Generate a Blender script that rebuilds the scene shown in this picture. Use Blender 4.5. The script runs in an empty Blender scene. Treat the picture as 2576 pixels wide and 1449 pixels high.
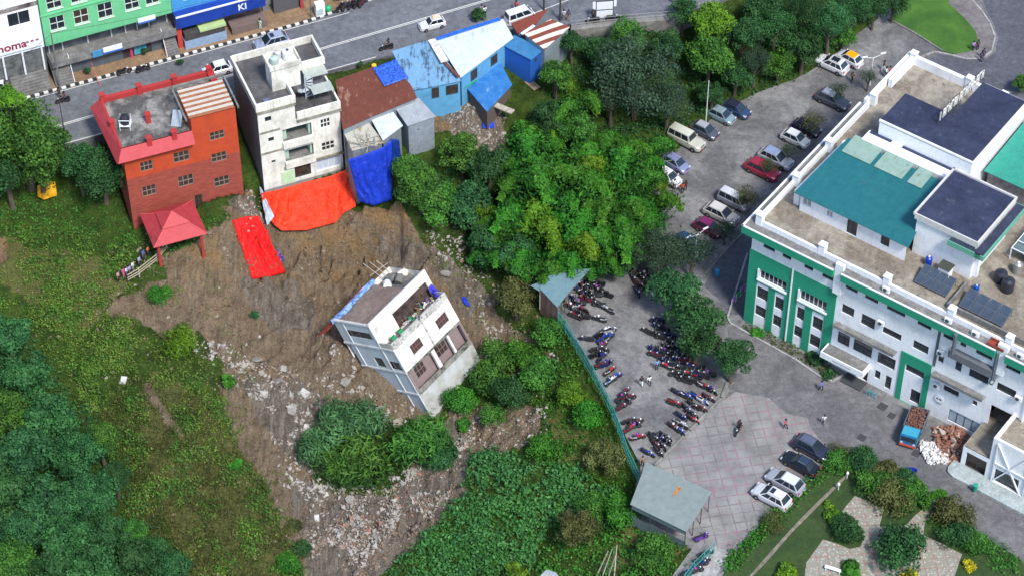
import bpy, bmesh, math, random
import numpy as np
from mathutils import Vector, Matrix
sc = bpy.context.scene
# ------------------------------------------------------------ camera, sky, sun, exposure
TH = math.radians(46.0); CD = 300.0; FP = 6439.0; CX, CY = 1288.0, 724.5
SN, CS = math.sin(TH), math.cos(TH)
cam = bpy.data.objects.new('camera', bpy.data.cameras.new('camera'))
sc.collection.objects.link(cam)
cam.location = (0, -CD*CS, CD*SN); cam.rotation_euler = (math.pi/2-TH, 0, 0)
cam.data.sensor_width = 36; cam.data.lens = 36*FP/2576; cam.data.clip_start = 5; cam.data.clip_end = 6000
sc.camera = cam
wd = bpy.data.worlds.new('World'); sc.world = wd; wd.use_nodes = True
nt = wd.node_tree; bg = nt.nodes['Background']
sky = nt.nodes.new('ShaderNodeTexSky'); sky.sky_type = 'NISHITA'; sky.sun_disc = False
SUN_EL, SUN_AZ = 54.0, 150.0          # azimuth measured from +Y towards +X
sky.sun_elevation = math.radians(SUN_EL); sky.sun_rotation = math.radians(SUN_AZ)
sky.air_density = 1.0; sky.dust_density = 3.0; sky.altitude = 1300
nt.links.new(sky.outputs[0], bg.inputs[0]); bg.inputs[1].default_value = 0.118
sl = bpy.data.lights.new('sun', 'SUN'); sl.energy = 2.3; sl.angle = math.radians(10); sl.color = (1, .95, .88)
so = bpy.data.objects.new('sun', sl); sc.collection.objects.link(so)
e_, a_ = math.radians(SUN_EL), math.radians(SUN_AZ)
sd = Vector((math.sin(a_)*math.cos(e_), math.cos(a_)*math.cos(e_), math.sin(e_)))
so.rotation_euler = sd.to_track_quat('Z', 'Y').to_euler(); so.location = (0, 0, 200)
sc.view_settings.view_transform = 'Standard'; sc.view_settings.look = 'None'
sc.view_settings.exposure = 1.0; sc.view_settings.gamma = 1
# ------------------------------------------------------------ photo measurement helpers
CAMP = np.array([0, -CD*CS, CD*SN]); FW = np.array([0, CS, -SN]); UPV = np.array([0, SN, CS])
K = 1/1.0353
ZO = {'r11':(0,0,3.813),'r12':(550,0,3.813),'r13':(1100,0,3.813),'r14':(1650,0,3.813),'r15':(2050,0,3.814),
 'r21':(0,350,3.813),'r22':(550,350,3.813),'r24':(1650,350,3.814),'r25':(2050,350,3.814),
 'r32':(550,700,3.622),'r33':(1100,700,3.622),'r34':(1600,700,3.623),'r35':(2050,700,3.622),
 'r44':(1600,1100,3.623),'r45':(2050,1100,3.622),'n1':(1420,650,4.83),'n2':(1560,900,4.392)}
def dz(z, x, y):
    o = ZO[z]; return (o[0]+x/o[2])*K, (o[1]+y/o[2])*K
def W(u, v, z=0.0):
    d = FW*FP+np.array([1.,0,0])*(u-CX)-UPV*(v-CY); t = (z-CAMP[2])/d[2]; p = CAMP+d*t
    return float(p[0]), float(p[1])
def project(x, y, z):
    dx, dy, dz_ = x-CAMP[0], y-CAMP[1], z-CAMP[2]
    q = dy*FW[1]+dz_*FW[2]
    return CX+FP*dx/q, CY-FP*(dy*UPV[1]+dz_*UPV[2])/q
R0 = random.Random(7)
# ------------------------------------------------------------ materials
def _n(nt, t, **k):
    n = nt.nodes.new(t)
    for a, b in k.items():
        if a[0] == '_': n.inputs[int(a[1:])].default_value = b
        else: setattr(n, a, b)
    return n
def c4(c): return (c[0], c[1], c[2], 1)
def newmat(name):
    m = bpy.data.materials.new(name); m.use_nodes = True
    return m, m.node_tree, m.node_tree.nodes['Principled BSDF']
def mixc(nt, f, a, b):
    m = nt.nodes.new('ShaderNodeMix'); m.data_type = 'RGBA'
    for s, v in ((0, f), (6, a), (7, b)):
        if isinstance(v, (tuple, list)): m.inputs[s].default_value = c4(v)
        elif isinstance(v, (int, float)): m.inputs[s].default_value = v
        else: nt.links.new(v, m.inputs[s])
    return m.outputs[2]
def ramp(nt, x, p0, p1):
    r = nt.nodes.new('ShaderNodeMapRange'); r.clamp = True
    r.inputs[1].default_value = p0; r.inputs[2].default_value = p1
    nt.links.new(x, r.inputs[0]); return r.outputs[0]
def coord(nt, scale=(1,1,1), rot=(0,0,0), obj=True):
    tc = nt.nodes.new('ShaderNodeTexCoord'); mp = nt.nodes.new('ShaderNodeMapping')
    nt.links.new(tc.outputs['Object' if obj else 'Generated'], mp.inputs[0])
    mp.inputs[3].default_value = scale; mp.inputs[2].default_value = rot
    return mp.outputs[0]
def noise(nt, co, s, det=4, rough=.6, dist=0):
    n = nt.nodes.new('ShaderNodeTexNoise'); n.inputs['Scale'].default_value = s
    n.inputs['Detail'].default_value = det; n.inputs['Roughness'].default_value = rough
    n.inputs['Distortion'].default_value = dist
    nt.links.new(co, n.inputs['Vector']); return n.outputs[0]
def bump(nt, b, h, s, dist=.05):
    n = nt.nodes.new('ShaderNodeBump'); n.inputs['Strength'].default_value = s; n.inputs['Distance'].default_value = dist
    nt.links.new(h, n.inputs['Height']); nt.links.new(n.outputs[0], b.inputs['Normal'])
_mc = {}
def plain(c, rough=.6, metal=0, var=.12, s=2.0, name='plain', spec=.4):
    k = ('p', c, rough, metal, var, s)
    if k in _mc: return _mc[k]
    m, nt, b = newmat(name); co = coord(nt)
    f = ramp(nt, noise(nt, co, s, 5), .3, .7)
    lo = tuple(x*(1-var) for x in c); hi = tuple(min(1, x*(1+var)) for x in c)
    nt.links.new(mixc(nt, f, lo, hi), b.inputs[0]); b.inputs['Roughness'].default_value = rough
    b.inputs['Metallic'].default_value = metal; b.inputs['Specular IOR Level'].default_value = spec
    _mc[k] = m; return m
def wallm(c, dirt=(.12,.12,.11), amt=.5, s=.5, streak=.6, name='painted_wall', rough=.75):
    k = ('w', c, dirt, amt, s, streak)
    if k in _mc: return _mc[k]
    m, nt, b = newmat(name); co = coord(nt)
    n1 = ramp(nt, noise(nt, co, s, 8, .7), .58-.15*amt, .74)
    st = ramp(nt, noise(nt, coord(nt, (2.2,2.2,.18)), 1.3, 5, .7), .52, .7)
    mm = nt.nodes.new('ShaderNodeMath'); mm.operation = 'MULTIPLY'; mm.inputs[1].default_value = streak
    nt.links.new(st, mm.inputs[0])
    mx = nt.nodes.new('ShaderNodeMath'); mx.operation = 'MAXIMUM'; nt.links.new(n1, mx.inputs[0]); nt.links.new(mm.outputs[0], mx.inputs[1])
    m2 = nt.nodes.new('ShaderNodeMath'); m2.operation = 'MULTIPLY'; m2.inputs[1].default_value = amt; nt.links.new(mx.outputs[0], m2.inputs[0])
    f = ramp(nt, noise(nt, co, 3, 5), .3, .7)
    base = mixc(nt, f, tuple(x*.93 for x in c), tuple(min(1, x*1.05) for x in c))
    nt.links.new(mixc(nt, m2.outputs[0], base, dirt), b.inputs[0]); b.inputs['Roughness'].default_value = rough
    bump(nt, b, noise(nt, co, 9, 4), .15)
    _mc[k] = m; return m
def slab(c, c2, c3=None, s=.35, s2=2.5, lo=.4, hi=.65, rough=.85, name='concrete', bs=.3, rot=0, l3=.58):
    k = ('s', c, c2, c3, s, s2, lo, hi)
    if k in _mc: return _mc[k]
    m, nt, b = newmat(name); co = coord(nt, rot=(0,0,rot))
    o = mixc(nt, ramp(nt, noise(nt, co, s, 8, .62, .6), lo, hi), c, c2)
    if c3: o = mixc(nt, ramp(nt, noise(nt, co, s2, 8, .75), l3, l3+.1), o, c3)
    o = mixc(nt, ramp(nt, noise(nt, co, 1.3, 9, .8, .3), .42, .6), mixc(nt, .35, o, (0,0,0)), o)
    g = ramp(nt, noise(nt, co, 8, 4, .8), .35, .65)
    o = mixc(nt, g, mixc(nt, .38, o, (0,0,0)), o)
    nt.links.new(o, b.inputs[0]); b.inputs['Roughness'].default_value = rough
    bump(nt, b, noise(nt, co, 6, 5), bs)
    _mc[k] = m; return m
def tin(c, rust=(.16,.05,.025), amt=.3, ang=0., pitch=.25, c2=None, rough=.5, name='corrugated_metal', s=.6, grime=.25, bs=.3, bands=None):
    m, nt, b = newmat(name); co = coord(nt, rot=(0,0,ang))
    st = noise(nt, coord(nt, (1,.12,1), (0,0,ang)), 2.2, 6, .7)
    ns = noise(nt, co, s, 7, .7, .5)
    ad = nt.nodes.new('ShaderNodeMath'); ad.operation = 'ADD'; nt.links.new(st, ad.inputs[0]); nt.links.new(ns, ad.inputs[1])
    f = ramp(nt, ad.outputs[0], 1.3-.55*amt, 1.42-.5*amt)
    base = mixc(nt, ramp(nt, noise(nt, co, 1.2, 6, .7), .35, .65), c, c2 or tuple(x*(1-grime) for x in c))
    if bands:
        wb = nt.nodes.new('ShaderNodeTexWave'); wb.bands_direction = 'X'; wb.inputs['Scale'].default_value = .314/bands; wb.inputs['Distortion'].default_value = .5; nt.links.new(co, wb.inputs[0])
        base = mixc(nt, ramp(nt, wb.outputs[1], .4, .6), base, mixc(nt, ramp(nt, ns, .35, .6), rust, tuple(x*1.5 for x in rust)))
    nt.links.new(mixc(nt, f, base, rust), b.inputs[0])
    b.inputs['Roughness'].default_value = rough; b.inputs['Metallic'].default_value = .15
    w = nt.nodes.new('ShaderNodeTexWave'); w.bands_direction = 'X'; w.inputs['Scale'].default_value = .314/pitch/1.0; w.inputs['Distortion'].default_value = 0
    nt.links.new(co, w.inputs[0]); bump(nt, b, w.outputs[1], bs, .04)
    return m
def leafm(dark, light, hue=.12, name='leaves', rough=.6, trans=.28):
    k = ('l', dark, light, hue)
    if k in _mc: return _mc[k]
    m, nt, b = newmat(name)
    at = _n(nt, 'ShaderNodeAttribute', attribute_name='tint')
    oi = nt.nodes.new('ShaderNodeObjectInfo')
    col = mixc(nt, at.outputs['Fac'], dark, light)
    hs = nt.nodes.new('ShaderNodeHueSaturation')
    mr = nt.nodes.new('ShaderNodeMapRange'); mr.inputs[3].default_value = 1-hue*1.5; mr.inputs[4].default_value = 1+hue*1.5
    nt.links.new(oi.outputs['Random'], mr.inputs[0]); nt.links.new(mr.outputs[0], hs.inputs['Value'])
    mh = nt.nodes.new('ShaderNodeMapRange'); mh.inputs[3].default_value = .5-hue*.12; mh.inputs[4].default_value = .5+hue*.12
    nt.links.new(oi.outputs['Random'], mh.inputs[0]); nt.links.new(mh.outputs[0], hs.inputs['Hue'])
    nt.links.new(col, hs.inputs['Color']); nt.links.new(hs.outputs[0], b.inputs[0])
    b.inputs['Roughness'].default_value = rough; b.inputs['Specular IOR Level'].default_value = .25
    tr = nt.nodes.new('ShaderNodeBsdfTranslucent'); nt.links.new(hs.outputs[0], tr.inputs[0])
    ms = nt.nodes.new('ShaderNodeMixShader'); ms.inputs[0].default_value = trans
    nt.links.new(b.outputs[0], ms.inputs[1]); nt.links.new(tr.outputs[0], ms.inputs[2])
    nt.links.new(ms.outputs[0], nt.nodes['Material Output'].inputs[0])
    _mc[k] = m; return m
# ------------------------------------------------------------ objects
COL = sc.collection
def props(o, label=None, cat=None, group=None, kind=None):
    for k, v in (('label', label), ('category', cat), ('group', group), ('kind', kind)):
        if v: o[k] = v
    return o
def thing(name, label, cat, loc=(0,0,0), rz=0, group=None):
    o = bpy.data.objects.new(name, None); o.empty_display_size = .3; COL.objects.link(o)
    o.location = loc; o.rotation_euler = (0,0,rz); return props(o, label, cat, group)
def link(name, me, parent=None, mat=None):
    o = bpy.data.objects.new(name, me); COL.objects.link(o)
    if parent: o.parent = parent
    if mat:
        if not me.materials: me.materials.append(mat)
        elif me.materials[0] != mat:
            o.material_slots[0].link = 'OBJECT'; o.material_slots[0].material = mat
    return o
class MB:
    def __init__(s): s.v = []; s.f = []; s.m = []; s.mi = 0
    def add(s, vs, fs):
        b = len(s.v); s.v += [tuple(v) for v in vs]
        for f in fs: s.f.append([i+b for i in f]); s.m.append(s.mi)
        return s
    def box(s, x0, x1, y0, y1, z0, z1, M=None):
        vs = [(x,y,z) for z in (z0,z1) for y in (y0,y1) for x in (x0,x1)]
        if M is not None: vs = [M @ Vector(v) for v in vs]
        return s.add(vs, [(0,2,3,1),(4,5,7,6),(0,1,5,4),(2,6,7,3),(0,4,6,2),(1,3,7,5)])
    def quad(s, a, b, c, d): return s.add([a,b,c,d], [(0,1,2,3)])
    def prism(s, poly, z0, z1):
        n = len(poly); a = sum(poly[i][0]*poly[(i+1)%n][1]-poly[(i+1)%n][0]*poly[i][1] for i in range(n))
        if a < 0: poly = poly[::-1]
        g = lambda z, p: p[2]+z if len(p) > 2 else z
        return s.add([(p[0],p[1],g(z0,p)) for p in poly]+[(p[0],p[1],g(z1,p)) for p in poly],
            [list(range(n))[::-1], list(range(n,2*n))]+[(i,(i+1)%n,n+(i+1)%n,n+i) for i in range(n)])
    def tube(s, p0, p1, r0, r1=None, n=6, cap=True):
        p0, p1 = Vector(p0), Vector(p1); r1 = r0 if r1 is None else r1
        d = (p1-p0).normalized() if (p1-p0).length > 1e-6 else Vector((0,0,1))
        a = d.orthogonal().normalized(); b = d.cross(a)
        vs = [p+(a*math.cos(2*math.pi*i/n)+b*math.sin(2*math.pi*i/n))*r for p, r in ((p0,r0),(p1,r1)) for i in range(n)]
        fs = [(i,(i+1)%n,n+(i+1)%n,n+i) for i in range(n)]
        if cap: fs += [list(range(n))[::-1], list(range(n,2*n))]
        return s.add(vs, fs)
    def path(s, pts, r, n=6):
        for a, b in zip(pts[:-1], pts[1:]): s.tube(a, b, r, r, n)
        return s
    def lathe(s, prof, c=(0,0,0), n=14):
        vs = [(c[0]+r*math.cos(2*math.pi*i/n), c[1]+r*math.sin(2*math.pi*i/n), c[2]+z) for r, z in prof for i in range(n)]
        fs = [(k*n+i, k*n+(i+1)%n, (k+1)*n+(i+1)%n, (k+1)*n+i) for k in range(len(prof)-1) for i in range(n)]
        fs += [list(range(n))[::-1], list(range((len(prof)-1)*n, len(prof)*n))]
        return s.add(vs, fs)
    def pbox(s, pl, a0, a1, z0, z1, d0, d1):
        vs = [pl(a,z,d) for z in (z0,z1) for d in (d0,d1) for a in (a0,a1)]
        return s.add(vs, [(0,2,3,1),(4,5,7,6),(0,1,5,4),(2,6,7,3),(0,4,6,2),(1,3,7,5)])
    def wall(s, pl, a0, a1, z0, z1, holes=(), rev=.16, d=0):
        A = sorted({a0,a1,*[h[0] for h in holes],*[h[1] for h in holes]}); Zs = sorted({z0,z1,*[h[2] for h in holes],*[h[3] for h in holes]})
        A = [a for a in A if a0 <= a <= a1]; Zs = [z for z in Zs if z0 <= z <= z1]
        for i in range(len(A)-1):
            for j in range(len(Zs)-1):
                ca, cz = (A[i]+A[i+1])/2, (Zs[j]+Zs[j+1])/2
                if any(h[0] < ca < h[1] and h[2] < cz < h[3] for h in holes): continue
                s.quad(pl(A[i],Zs[j],d), pl(A[i+1],Zs[j],d), pl(A[i+1],Zs[j+1],d), pl(A[i],Zs[j+1],d))
        for h in holes:
            p, q, y, t = h[:4]
            for (x0,w0),(x1,w1) in (((p,y),(p,t)),((p,t),(q,t)),((q,t),(q,y)),((q,y),(p,y))):
                s.quad(pl(x0,w0,d), pl(x1,w1,d), pl(x1,w1,d-rev), pl(x0,w0,d-rev))
        return s
    def build(s, name, mats, parent=None, bev=0, smooth=False):
        me = bpy.data.meshes.new(name); me.from_pydata(s.v, [], s.f)
        if not isinstance(mats, (list, tuple)): mats = [mats]
        for m in mats: me.materials.append(m)
        if any(s.m): me.polygons.foreach_set('material_index', s.m)
        if bev or smooth:
            bm = bmesh.new(); bm.from_mesh(me)
            if bev:
                bmesh.ops.remove_doubles(bm, verts=bm.verts, dist=1e-4)
                bmesh.ops.bevel(bm, geom=[e for e in bm.edges if len(e.link_faces) == 2 and e.calc_face_angle(0) > .4], offset=bev, segments=2, affect='EDGES', profile=.6)
            bmesh.ops.recalc_face_normals(bm, faces=bm.faces)
            bm.to_mesh(me); bm.free()
        if smooth:
            me.polygons.foreach_set('use_smooth', [True]*len(me.polygons))
            try: me.set_sharp_from_angle(angle=math.radians(38))
            except Exception: pass
        me.update(); o = bpy.data.objects.new(name, me); COL.objects.link(o)
        if parent: o.parent = parent
        return o
def plane_(o, u, n, up=(0,0,1)):
    o, u, n, up = Vector(o), Vector(u), Vector(n), Vector(up)
    return lambda a, z, d=0: o+u*a+up*z+n*d
def quads_mesh(name, V, tint=None, mat=None):
    n = len(V); me = bpy.data.meshes.new(name); k = V.shape[1]
    me.vertices.add(n*k); me.vertices.foreach_set('co', V.reshape(-1).astype(np.float32))
    me.loops.add(n*k); me.loops.foreach_set('vertex_index', np.arange(n*k, dtype=np.int32))
    me.polygons.add(n); me.polygons.foreach_set('loop_start', np.arange(0, n*k, k, dtype=np.int32))
    me.update(calc_edges=True)
    if tint is not None:
        at = me.attributes.new('tint', 'FLOAT', 'FACE'); at.data.foreach_set('value', tint.astype(np.float32))
    if mat: me.materials.append(mat)
    return me
# value noise in numpy
_rs = np.random.RandomState(3); _tab = _rs.rand(256, 256)
def vnoise(x, y):
    xi, yi = np.floor(x).astype(int), np.floor(y).astype(int); fx, fy = x-xi, y-yi
    fx = fx*fx*(3-2*fx); fy = fy*fy*(3-2*fy)
    g = lambda a, b: _tab[a % 256, b % 256]
    return (g(xi,yi)*(1-fx)+g(xi+1,yi)*fx)*(1-fy)+(g(xi,yi+1)*(1-fx)+g(xi+1,yi+1)*fx)*fy
def fbm(x, y, o=4):
    r = 0; a = .5
    for i in range(o): r = r+a*(vnoise(x, y)-.5); x, y, a = x*2.03+17, y*2.03+5, a*.5
    return r
def inpoly(u, v, poly):
    u, v = np.asarray(u, float), np.asarray(v, float); r = np.zeros(u.shape, bool); n = len(poly)
    for i in range(n):
        x0, y0 = poly[i]; x1, y1 = poly[(i+1) % n]
        if y0 == y1: continue
        c = ((y0 > v) != (y1 > v)) & (u < (x1-x0)*(v-y0)/(y1-y0)+x0); r ^= c
    return r
# ------------------------------------------------------------ terrain
CPS = [(2250,100,0),(2100,300,0),(1950,200,0),(1800,380,0),(1700,500,0),(1650,600,0),(1600,750,0),(1500,850,0),(1560,1000,0),(1620,1150,0),(1800,1000,0),(2000,1200,0),
(1750,1300,0),(1750,1449,0),(2200,1400,0),(2500,1400,0),(2500,1100,0),(1450,760,0),(2400,50,0),(2550,200,0),(2000,700,0),(2300,-100,0),(2700,600,0),(2700,1500,0),(2300,1600,0),
(1440,880,-.6),(1500,1000,-.7),(1560,1150,-.8),(1580,1300,-1),(1600,1449,-1.5),(1650,1600,-2),
(-50,330,8),(160,285,8),(300,250,8),(500,200,8),(800,150,8),(1000,120,8),(1200,70,8),(1400,50,8),(1600,45,8),(1750,15,8),(1000,-60,8),(300,50,8),(-100,100,8),(600,-80,8),(1500,-80,8),(1800,-100,8),(-300,0,8),
(130,380,6),(60,450,3),(50,560,1.2),(200,540,1.5),(337,574,1),(20,640,1),(200,640,.5),(350,680,0),(100,750,-.5),(250,780,-1.5),(480,540,1.6),(-100,700,0),(-200,400,4),
(613,490,2.2),(640,520,2.2),(665,475,2.6),(780,450,2.8),(890,420,3),(520,600,.8),(600,555,1.8),(680,540,1.2),(800,570,-.8),(900,545,0),(940,512,2),(990,500,2.5),
(1050,590,0),(1080,650,-1),(1200,700,-2.5),(1250,780,-3.5),(720,700,-5.6),(850,690,-6),(600,700,-3),(780,615,-3.2),(900,600,-2.6),(480,680,-.5),(950,640,-4.8),
(700,820,-6.2),(780,900,-7.4),(600,900,-5),(450,780,-2),(450,900,-4),(300,850,-2.5),(900,950,-8),(1000,1050,-8.4),(1090,1045,-8),(1200,900,-6.8),(1250,850,-5.5),(1300,930,-5.2),(1380,800,-1.8),(1340,760,-1.5),
(850,1150,-9.5),(700,1100,-7.8),(800,1300,-10),(900,1380,-9.5),(900,1500,-10),(1150,1150,-8),(1300,1100,-5.3),(1400,1000,-2.5),(1150,1350,-7),(1300,1350,-5),(1450,1300,-3),(1450,1449,-3.5),(1000,1449,-9.5),(600,1300,-7),(500,1100,-4.5),(400,1000,-3),(500,1400,-8),(300,1200,-6),
(100,900,-4),(100,1200,-7),(200,1449,-10),(-100,1000,-6),(-100,1500,-12),(800,1700,-14),(1300,1650,-8),
(1150,450,2.5),(1250,550,-.5),(1400,600,-.5),(1500,500,0),(1300,400,2.5),(1500,300,3),(1600,400,.5),(1450,700,-.3),(1200,600,-2),
(1180,330,5),(1130,290,6),(1250,350,4.5),(1080,430,4),(1300,280,6),(1400,200,6.5),(1450,140,6.5),(1520,120,5),(1600,200,3),(1700,120,4.5),(1700,250,1),(1850,150,2),(1850,50,5),(2000,50,2.5),(2150,0,1),(2000,-60,4)]
_cp = np.array([(*W(u, v, z), z) for u, v, z in CPS])
_g0 = np.array([*W(1087,1049.5,-8), -8]); _V = np.array([-.666,.582,-.467]); _N = np.array([-.414,.232,.88]); _U = np.array([.62,.779,.086]); _g0 = _g0+2.25*_V
_cp = np.vstack([_cp]+[(_g0+_U*a+_V*b+_N*c)[None] for a, b, c in ((-.6,6.8,10.8),(-.6,4.5,8.0),(-.6,2.5,5.0),(-.6,0,1.2),(-.6,-2,-.2),(3,7.5,9.5),(6,7.5,9.5),(9,7,8.5),(-3.5,5,6),(-3.5,2.5,2.5),(-3.5,0,-1),(9.8,0,2.5),(9.8,-2.2,1.0),(5,-3.2,-.3),(0,-3.5,-1.2))])
_d = np.hypot(_cp[:,0][:,None]-_cp[:,0][None], _cp[:,1][:,None]-_cp[:,1][None])
_A = np.block([[-_d+np.eye(len(_cp))*.5, np.ones((len(_cp),1))],[np.ones((1,len(_cp))), np.zeros((1,1))]])
_w = np.linalg.solve(_A, np.append(_cp[:,2], 0))
def rbf(x, y):
    x, y = np.asarray(x, float), np.asarray(y, float); r = np.full(x.shape, _w[-1])
    for (px, py, _), w in zip(_cp, _w[:-1]): r = r-w*np.hypot(x-px, y-py)
    return r
# frames of the main buildings: origin, angle
def frame(o, ang):
    a = math.radians(ang); return (o[0], o[1], a, math.cos(a), math.sin(a))
HF = frame(W(1873,804,0), -36.3); SF = frame(W(168,186,8.1), 23.3); RF = frame(W(337,574,1.0), 21.5); TF = frame(W(665,475,2.5), 22.3)
def fw(F, a, b): return F[0]+F[3]*a-F[4]*b, F[1]+F[4]*a+F[3]*b
def fl(F, x, y): dx, dy = x-F[0], y-F[1]; return F[3]*dx+F[4]*dy, -F[4]*dx+F[3]*dy
ROAD = [fw(SF,-60,-2.3),fw(SF,30,-2.3),fw(SF,36,-1.6),fw(SF,60,1.),fw(SF,110,5),fw(SF,110,-8)]+[W(1800,8,8),W(1706,36,8),W(1600,46,8),W(1520,56,8),W(1436,62,8)]+[fw(SF,52,-13.4),fw(SF,34,-12.2),fw(SF,-60,-12.2)]
WALK = [fw(SF,-60,-2.3),fw(SF,30,-2.3),fw(SF,36,-1.6),fw(SF,60,1.),fw(SF,60,12),fw(SF,-60,12)]
FLAT = [(2205,50),(2150,90),(2080,155),(2000,200),(1900,235),(1800,290),(1700,380),(1665,450),(1600,560),(1500,640),(1440,700),(1420,760),(1370,770),(1420,815),(1465,880),(1520,985),(1570,1090),(1612,1170),(1600,1215),(1590,1290),(1700,1360),(1740,1380),(1690,1449),(1650,1600),(3000,1700),(3000,-300),(2400,-300),(2230,-60)]
FLATW = [W(u, v, 0) for u, v in FLAT]
SHOPZ = [fw(SF,-60,-2),fw(SF,60,-2),fw(SF,60,40),fw(SF,-60,40)]
GS = .32
_gx = np.concatenate([[-2500,-900,-400,-200,-130,-95], np.arange(-76,76.01,GS), [95,130,200,400,900,2500]])
_gy = np.concatenate([[-2500,-900,-400,-200,-120,-80], np.arange(-62,86.01,GS), [100,130,200,400,900,2500]])
GX, GY = np.meshgrid(_gx, _gy)
HS = rbf(np.clip(GX,-90,90), np.clip(GY,-75,95))      # smooth height
UU, VV = project(GX, GY, HS)
nz = fbm(GX*.35, GY*.35, 3)*30+fbm(GX*1.3, GY*1.3, 3)*26
def mask(*polys):
    r = np.zeros(GX.shape)
    for p in polys: r = np.maximum(r, inpoly(UU+nz, VV+nz[::-1], p).astype(float))
    for _ in range(2): r[1:-1,1:-1] = (r[1:-1,1:-1]*2+r[:-2,1:-1]+r[2:,1:-1]+r[1:-1,:-2]+r[1:-1,2:])/6
    return r
SOIL = mask([(390,640),(500,598),(590,548),(660,500),(900,500),(1000,500),(1070,600),(1130,640),(1240,740),(1260,800),(1340,850),(1400,900),(1300,950),(1200,900),(1210,860),(1130,1000),(1090,1060),(1000,1060),(900,1000),(830,1100),(790,1210),(860,1240),(980,1250),(1120,1060),(1170,1050),(1180,1230),(1090,1330),(1000,1400),(940,1470),(780,1470),(700,1300),(690,1240),(600,1130),(560,1030),(560,920),(500,830),(440,860),(350,800),(260,800),(300,740),(420,700)],
 [(1120,1030),(1370,1010),(1360,1090),(1280,1140),(1180,1130)],[(1100,270),(1260,270),(1270,380),(1180,390)],[(640,470),(620,560),(560,520)],[(-10,600),(20,605),(25,650),(-10,660)],[(360,950),(390,980),(450,1080),(470,1110),(440,1090),(370,1000)],[(1050,150),(1200,230),(1120,330),(1000,330)])
GRAY = mask([(600,690),(720,690),(790,760),(790,830),(700,830),(640,780)],[(930,600),(1060,600),(1130,640),(1240,740),(1180,800),(1130,740),(1080,680),(960,650)],[(1100,270),(1260,270),(1270,380),(1180,390)],[(600,950),(760,950),(880,1080),(800,1200),(720,1150)],[(720,1200),(860,1240),(980,1250),(1120,1060),(1170,1050),(1180,1230),(1090,1330),(1000,1400),(940,1470),(780,1470)],[(560,500),(660,490),(670,560)])
DRY = mask([(380,930),(520,1000),(580,1050),(720,1300),(740,1470),(480,1470),(420,1300),(340,1100)],[(0,600),(200,640),(330,700),(200,860),(60,760),(0,700)],[(1380,1050),(1480,1080),(1480,1160),(1400,1160)],[(1600,1290),(1800,1360),(1500,1449)])
SOIL = np.where(VV > 480, SOIL, SOIL*.9)
_w1 = GX+fbm(GX*.3, GY*.3, 3)*3-GY*.18
CLIFF = np.clip(1-np.abs(VV-640)/150, 0, 1)*np.clip((UU-560)/100, 0, 1)*np.clip((1120-UU)/80, 0, 1)
rel = fbm(_w1*.45, GY*.14, 5)*1.8-np.abs(fbm(_w1*.8+9, GY*.22, 5))*(3.0+8.5*CLIFF)+fbm(GX*1.1, GY*1.1, 4)*1.7
rel = rel+CLIFF*(np.floor(HS*.9+fbm(GX*.25, GY*.25, 3)*3)-(HS*.9+fbm(GX*.25, GY*.25, 3)*3)+.5)*.9
HN = HS+SOIL*rel*.9+(1-SOIL)*fbm(GX*.3, GY*.3, 4)*1.4
_R = np.stack([_U/np.linalg.norm(_U), _V/np.linalg.norm(_V), _N/np.linalg.norm(_N)])
_q = np.stack([GX-_g0[0], GY-_g0[1], HS-_g0[2]], -1)@_R.T
_near = np.exp(-((_q[...,0]-4.5)/6.5)**4-((_q[...,1]-1.5)/5.5)**4)
HN = HN*(1-_near)+(HS+(HN-HS)*.12)*_near
for _ in range(4):
    _q = np.stack([GX-_g0[0], GY-_g0[1], HN-_g0[2]], -1)@_R.T
    _cap = np.interp(_q[...,1], [-6,-2.3,0,2.5,4.5,6.8,9,12], [-1.5,0,1.6,5,8,10.9,12,14])+.5*np.minimum(_q[...,0], 0)
    _fr = .2+.10*np.clip(_q[...,0],0,10)+.3*(_q[...,1]+2.3); _k = np.clip((-_q[...,1]-1.2)/1.0, 0, 1); _cap = _cap*(1-_k)+_fr*_k
    _cap = _cap+np.clip(_q[...,0]-9.4, 0, 9)*2+np.clip(-_q[...,0]-3.5, 0, 9)*3
    _zone = (_q[...,0] > -7) & (_q[...,0] < 11) & (_q[...,1] > -6) & (_q[...,1] < 11)
    HN = np.where(_zone & (_q[...,2] > _cap), HN-(_q[...,2]-_cap)*.9, HN)
wf = inpoly(GX, GY, FLATW); wr = inpoly(GX, GY, ROAD); ws = inpoly(GX, GY, SHOPZ)
HN = np.where(ws, np.minimum(HN, 7.6), HN); HN = np.where(wr, 7.2, HN); HN = np.where(wf, -.3, HN)
for F, a1, b1, zb in ((RF,13.8,9.6,.6),(TF,10.2,9.4,1.6)):
    la, lb = fl(F, GX, GY); HN = np.where((la > -.2) & (la < a1) & (lb > -.2) & (lb < b1), np.minimum(HN, zb), HN)
HN = np.where((GX > -60) & (GY < 40), np.minimum(HN, 7.9), HN)
TARP_A = ([(656,487,2.1),(700,478,2.3),(770,458,2.6),(830,444,2.8),(888,420,3.0)], [(664,536,-.2),(690,566,-1.2),(708,581,-1.6),(770,580,-1.7),(845,560,-1.4),(862,538,-.6),(895,520,0.2)])
TARP_B = ([(876,402,8.5),(920,388,8.7),(962,372,8.8),(985,352,8.9)], [(905,508,1.6),(940,518,1.0),(986,503,1.4)])
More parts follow.
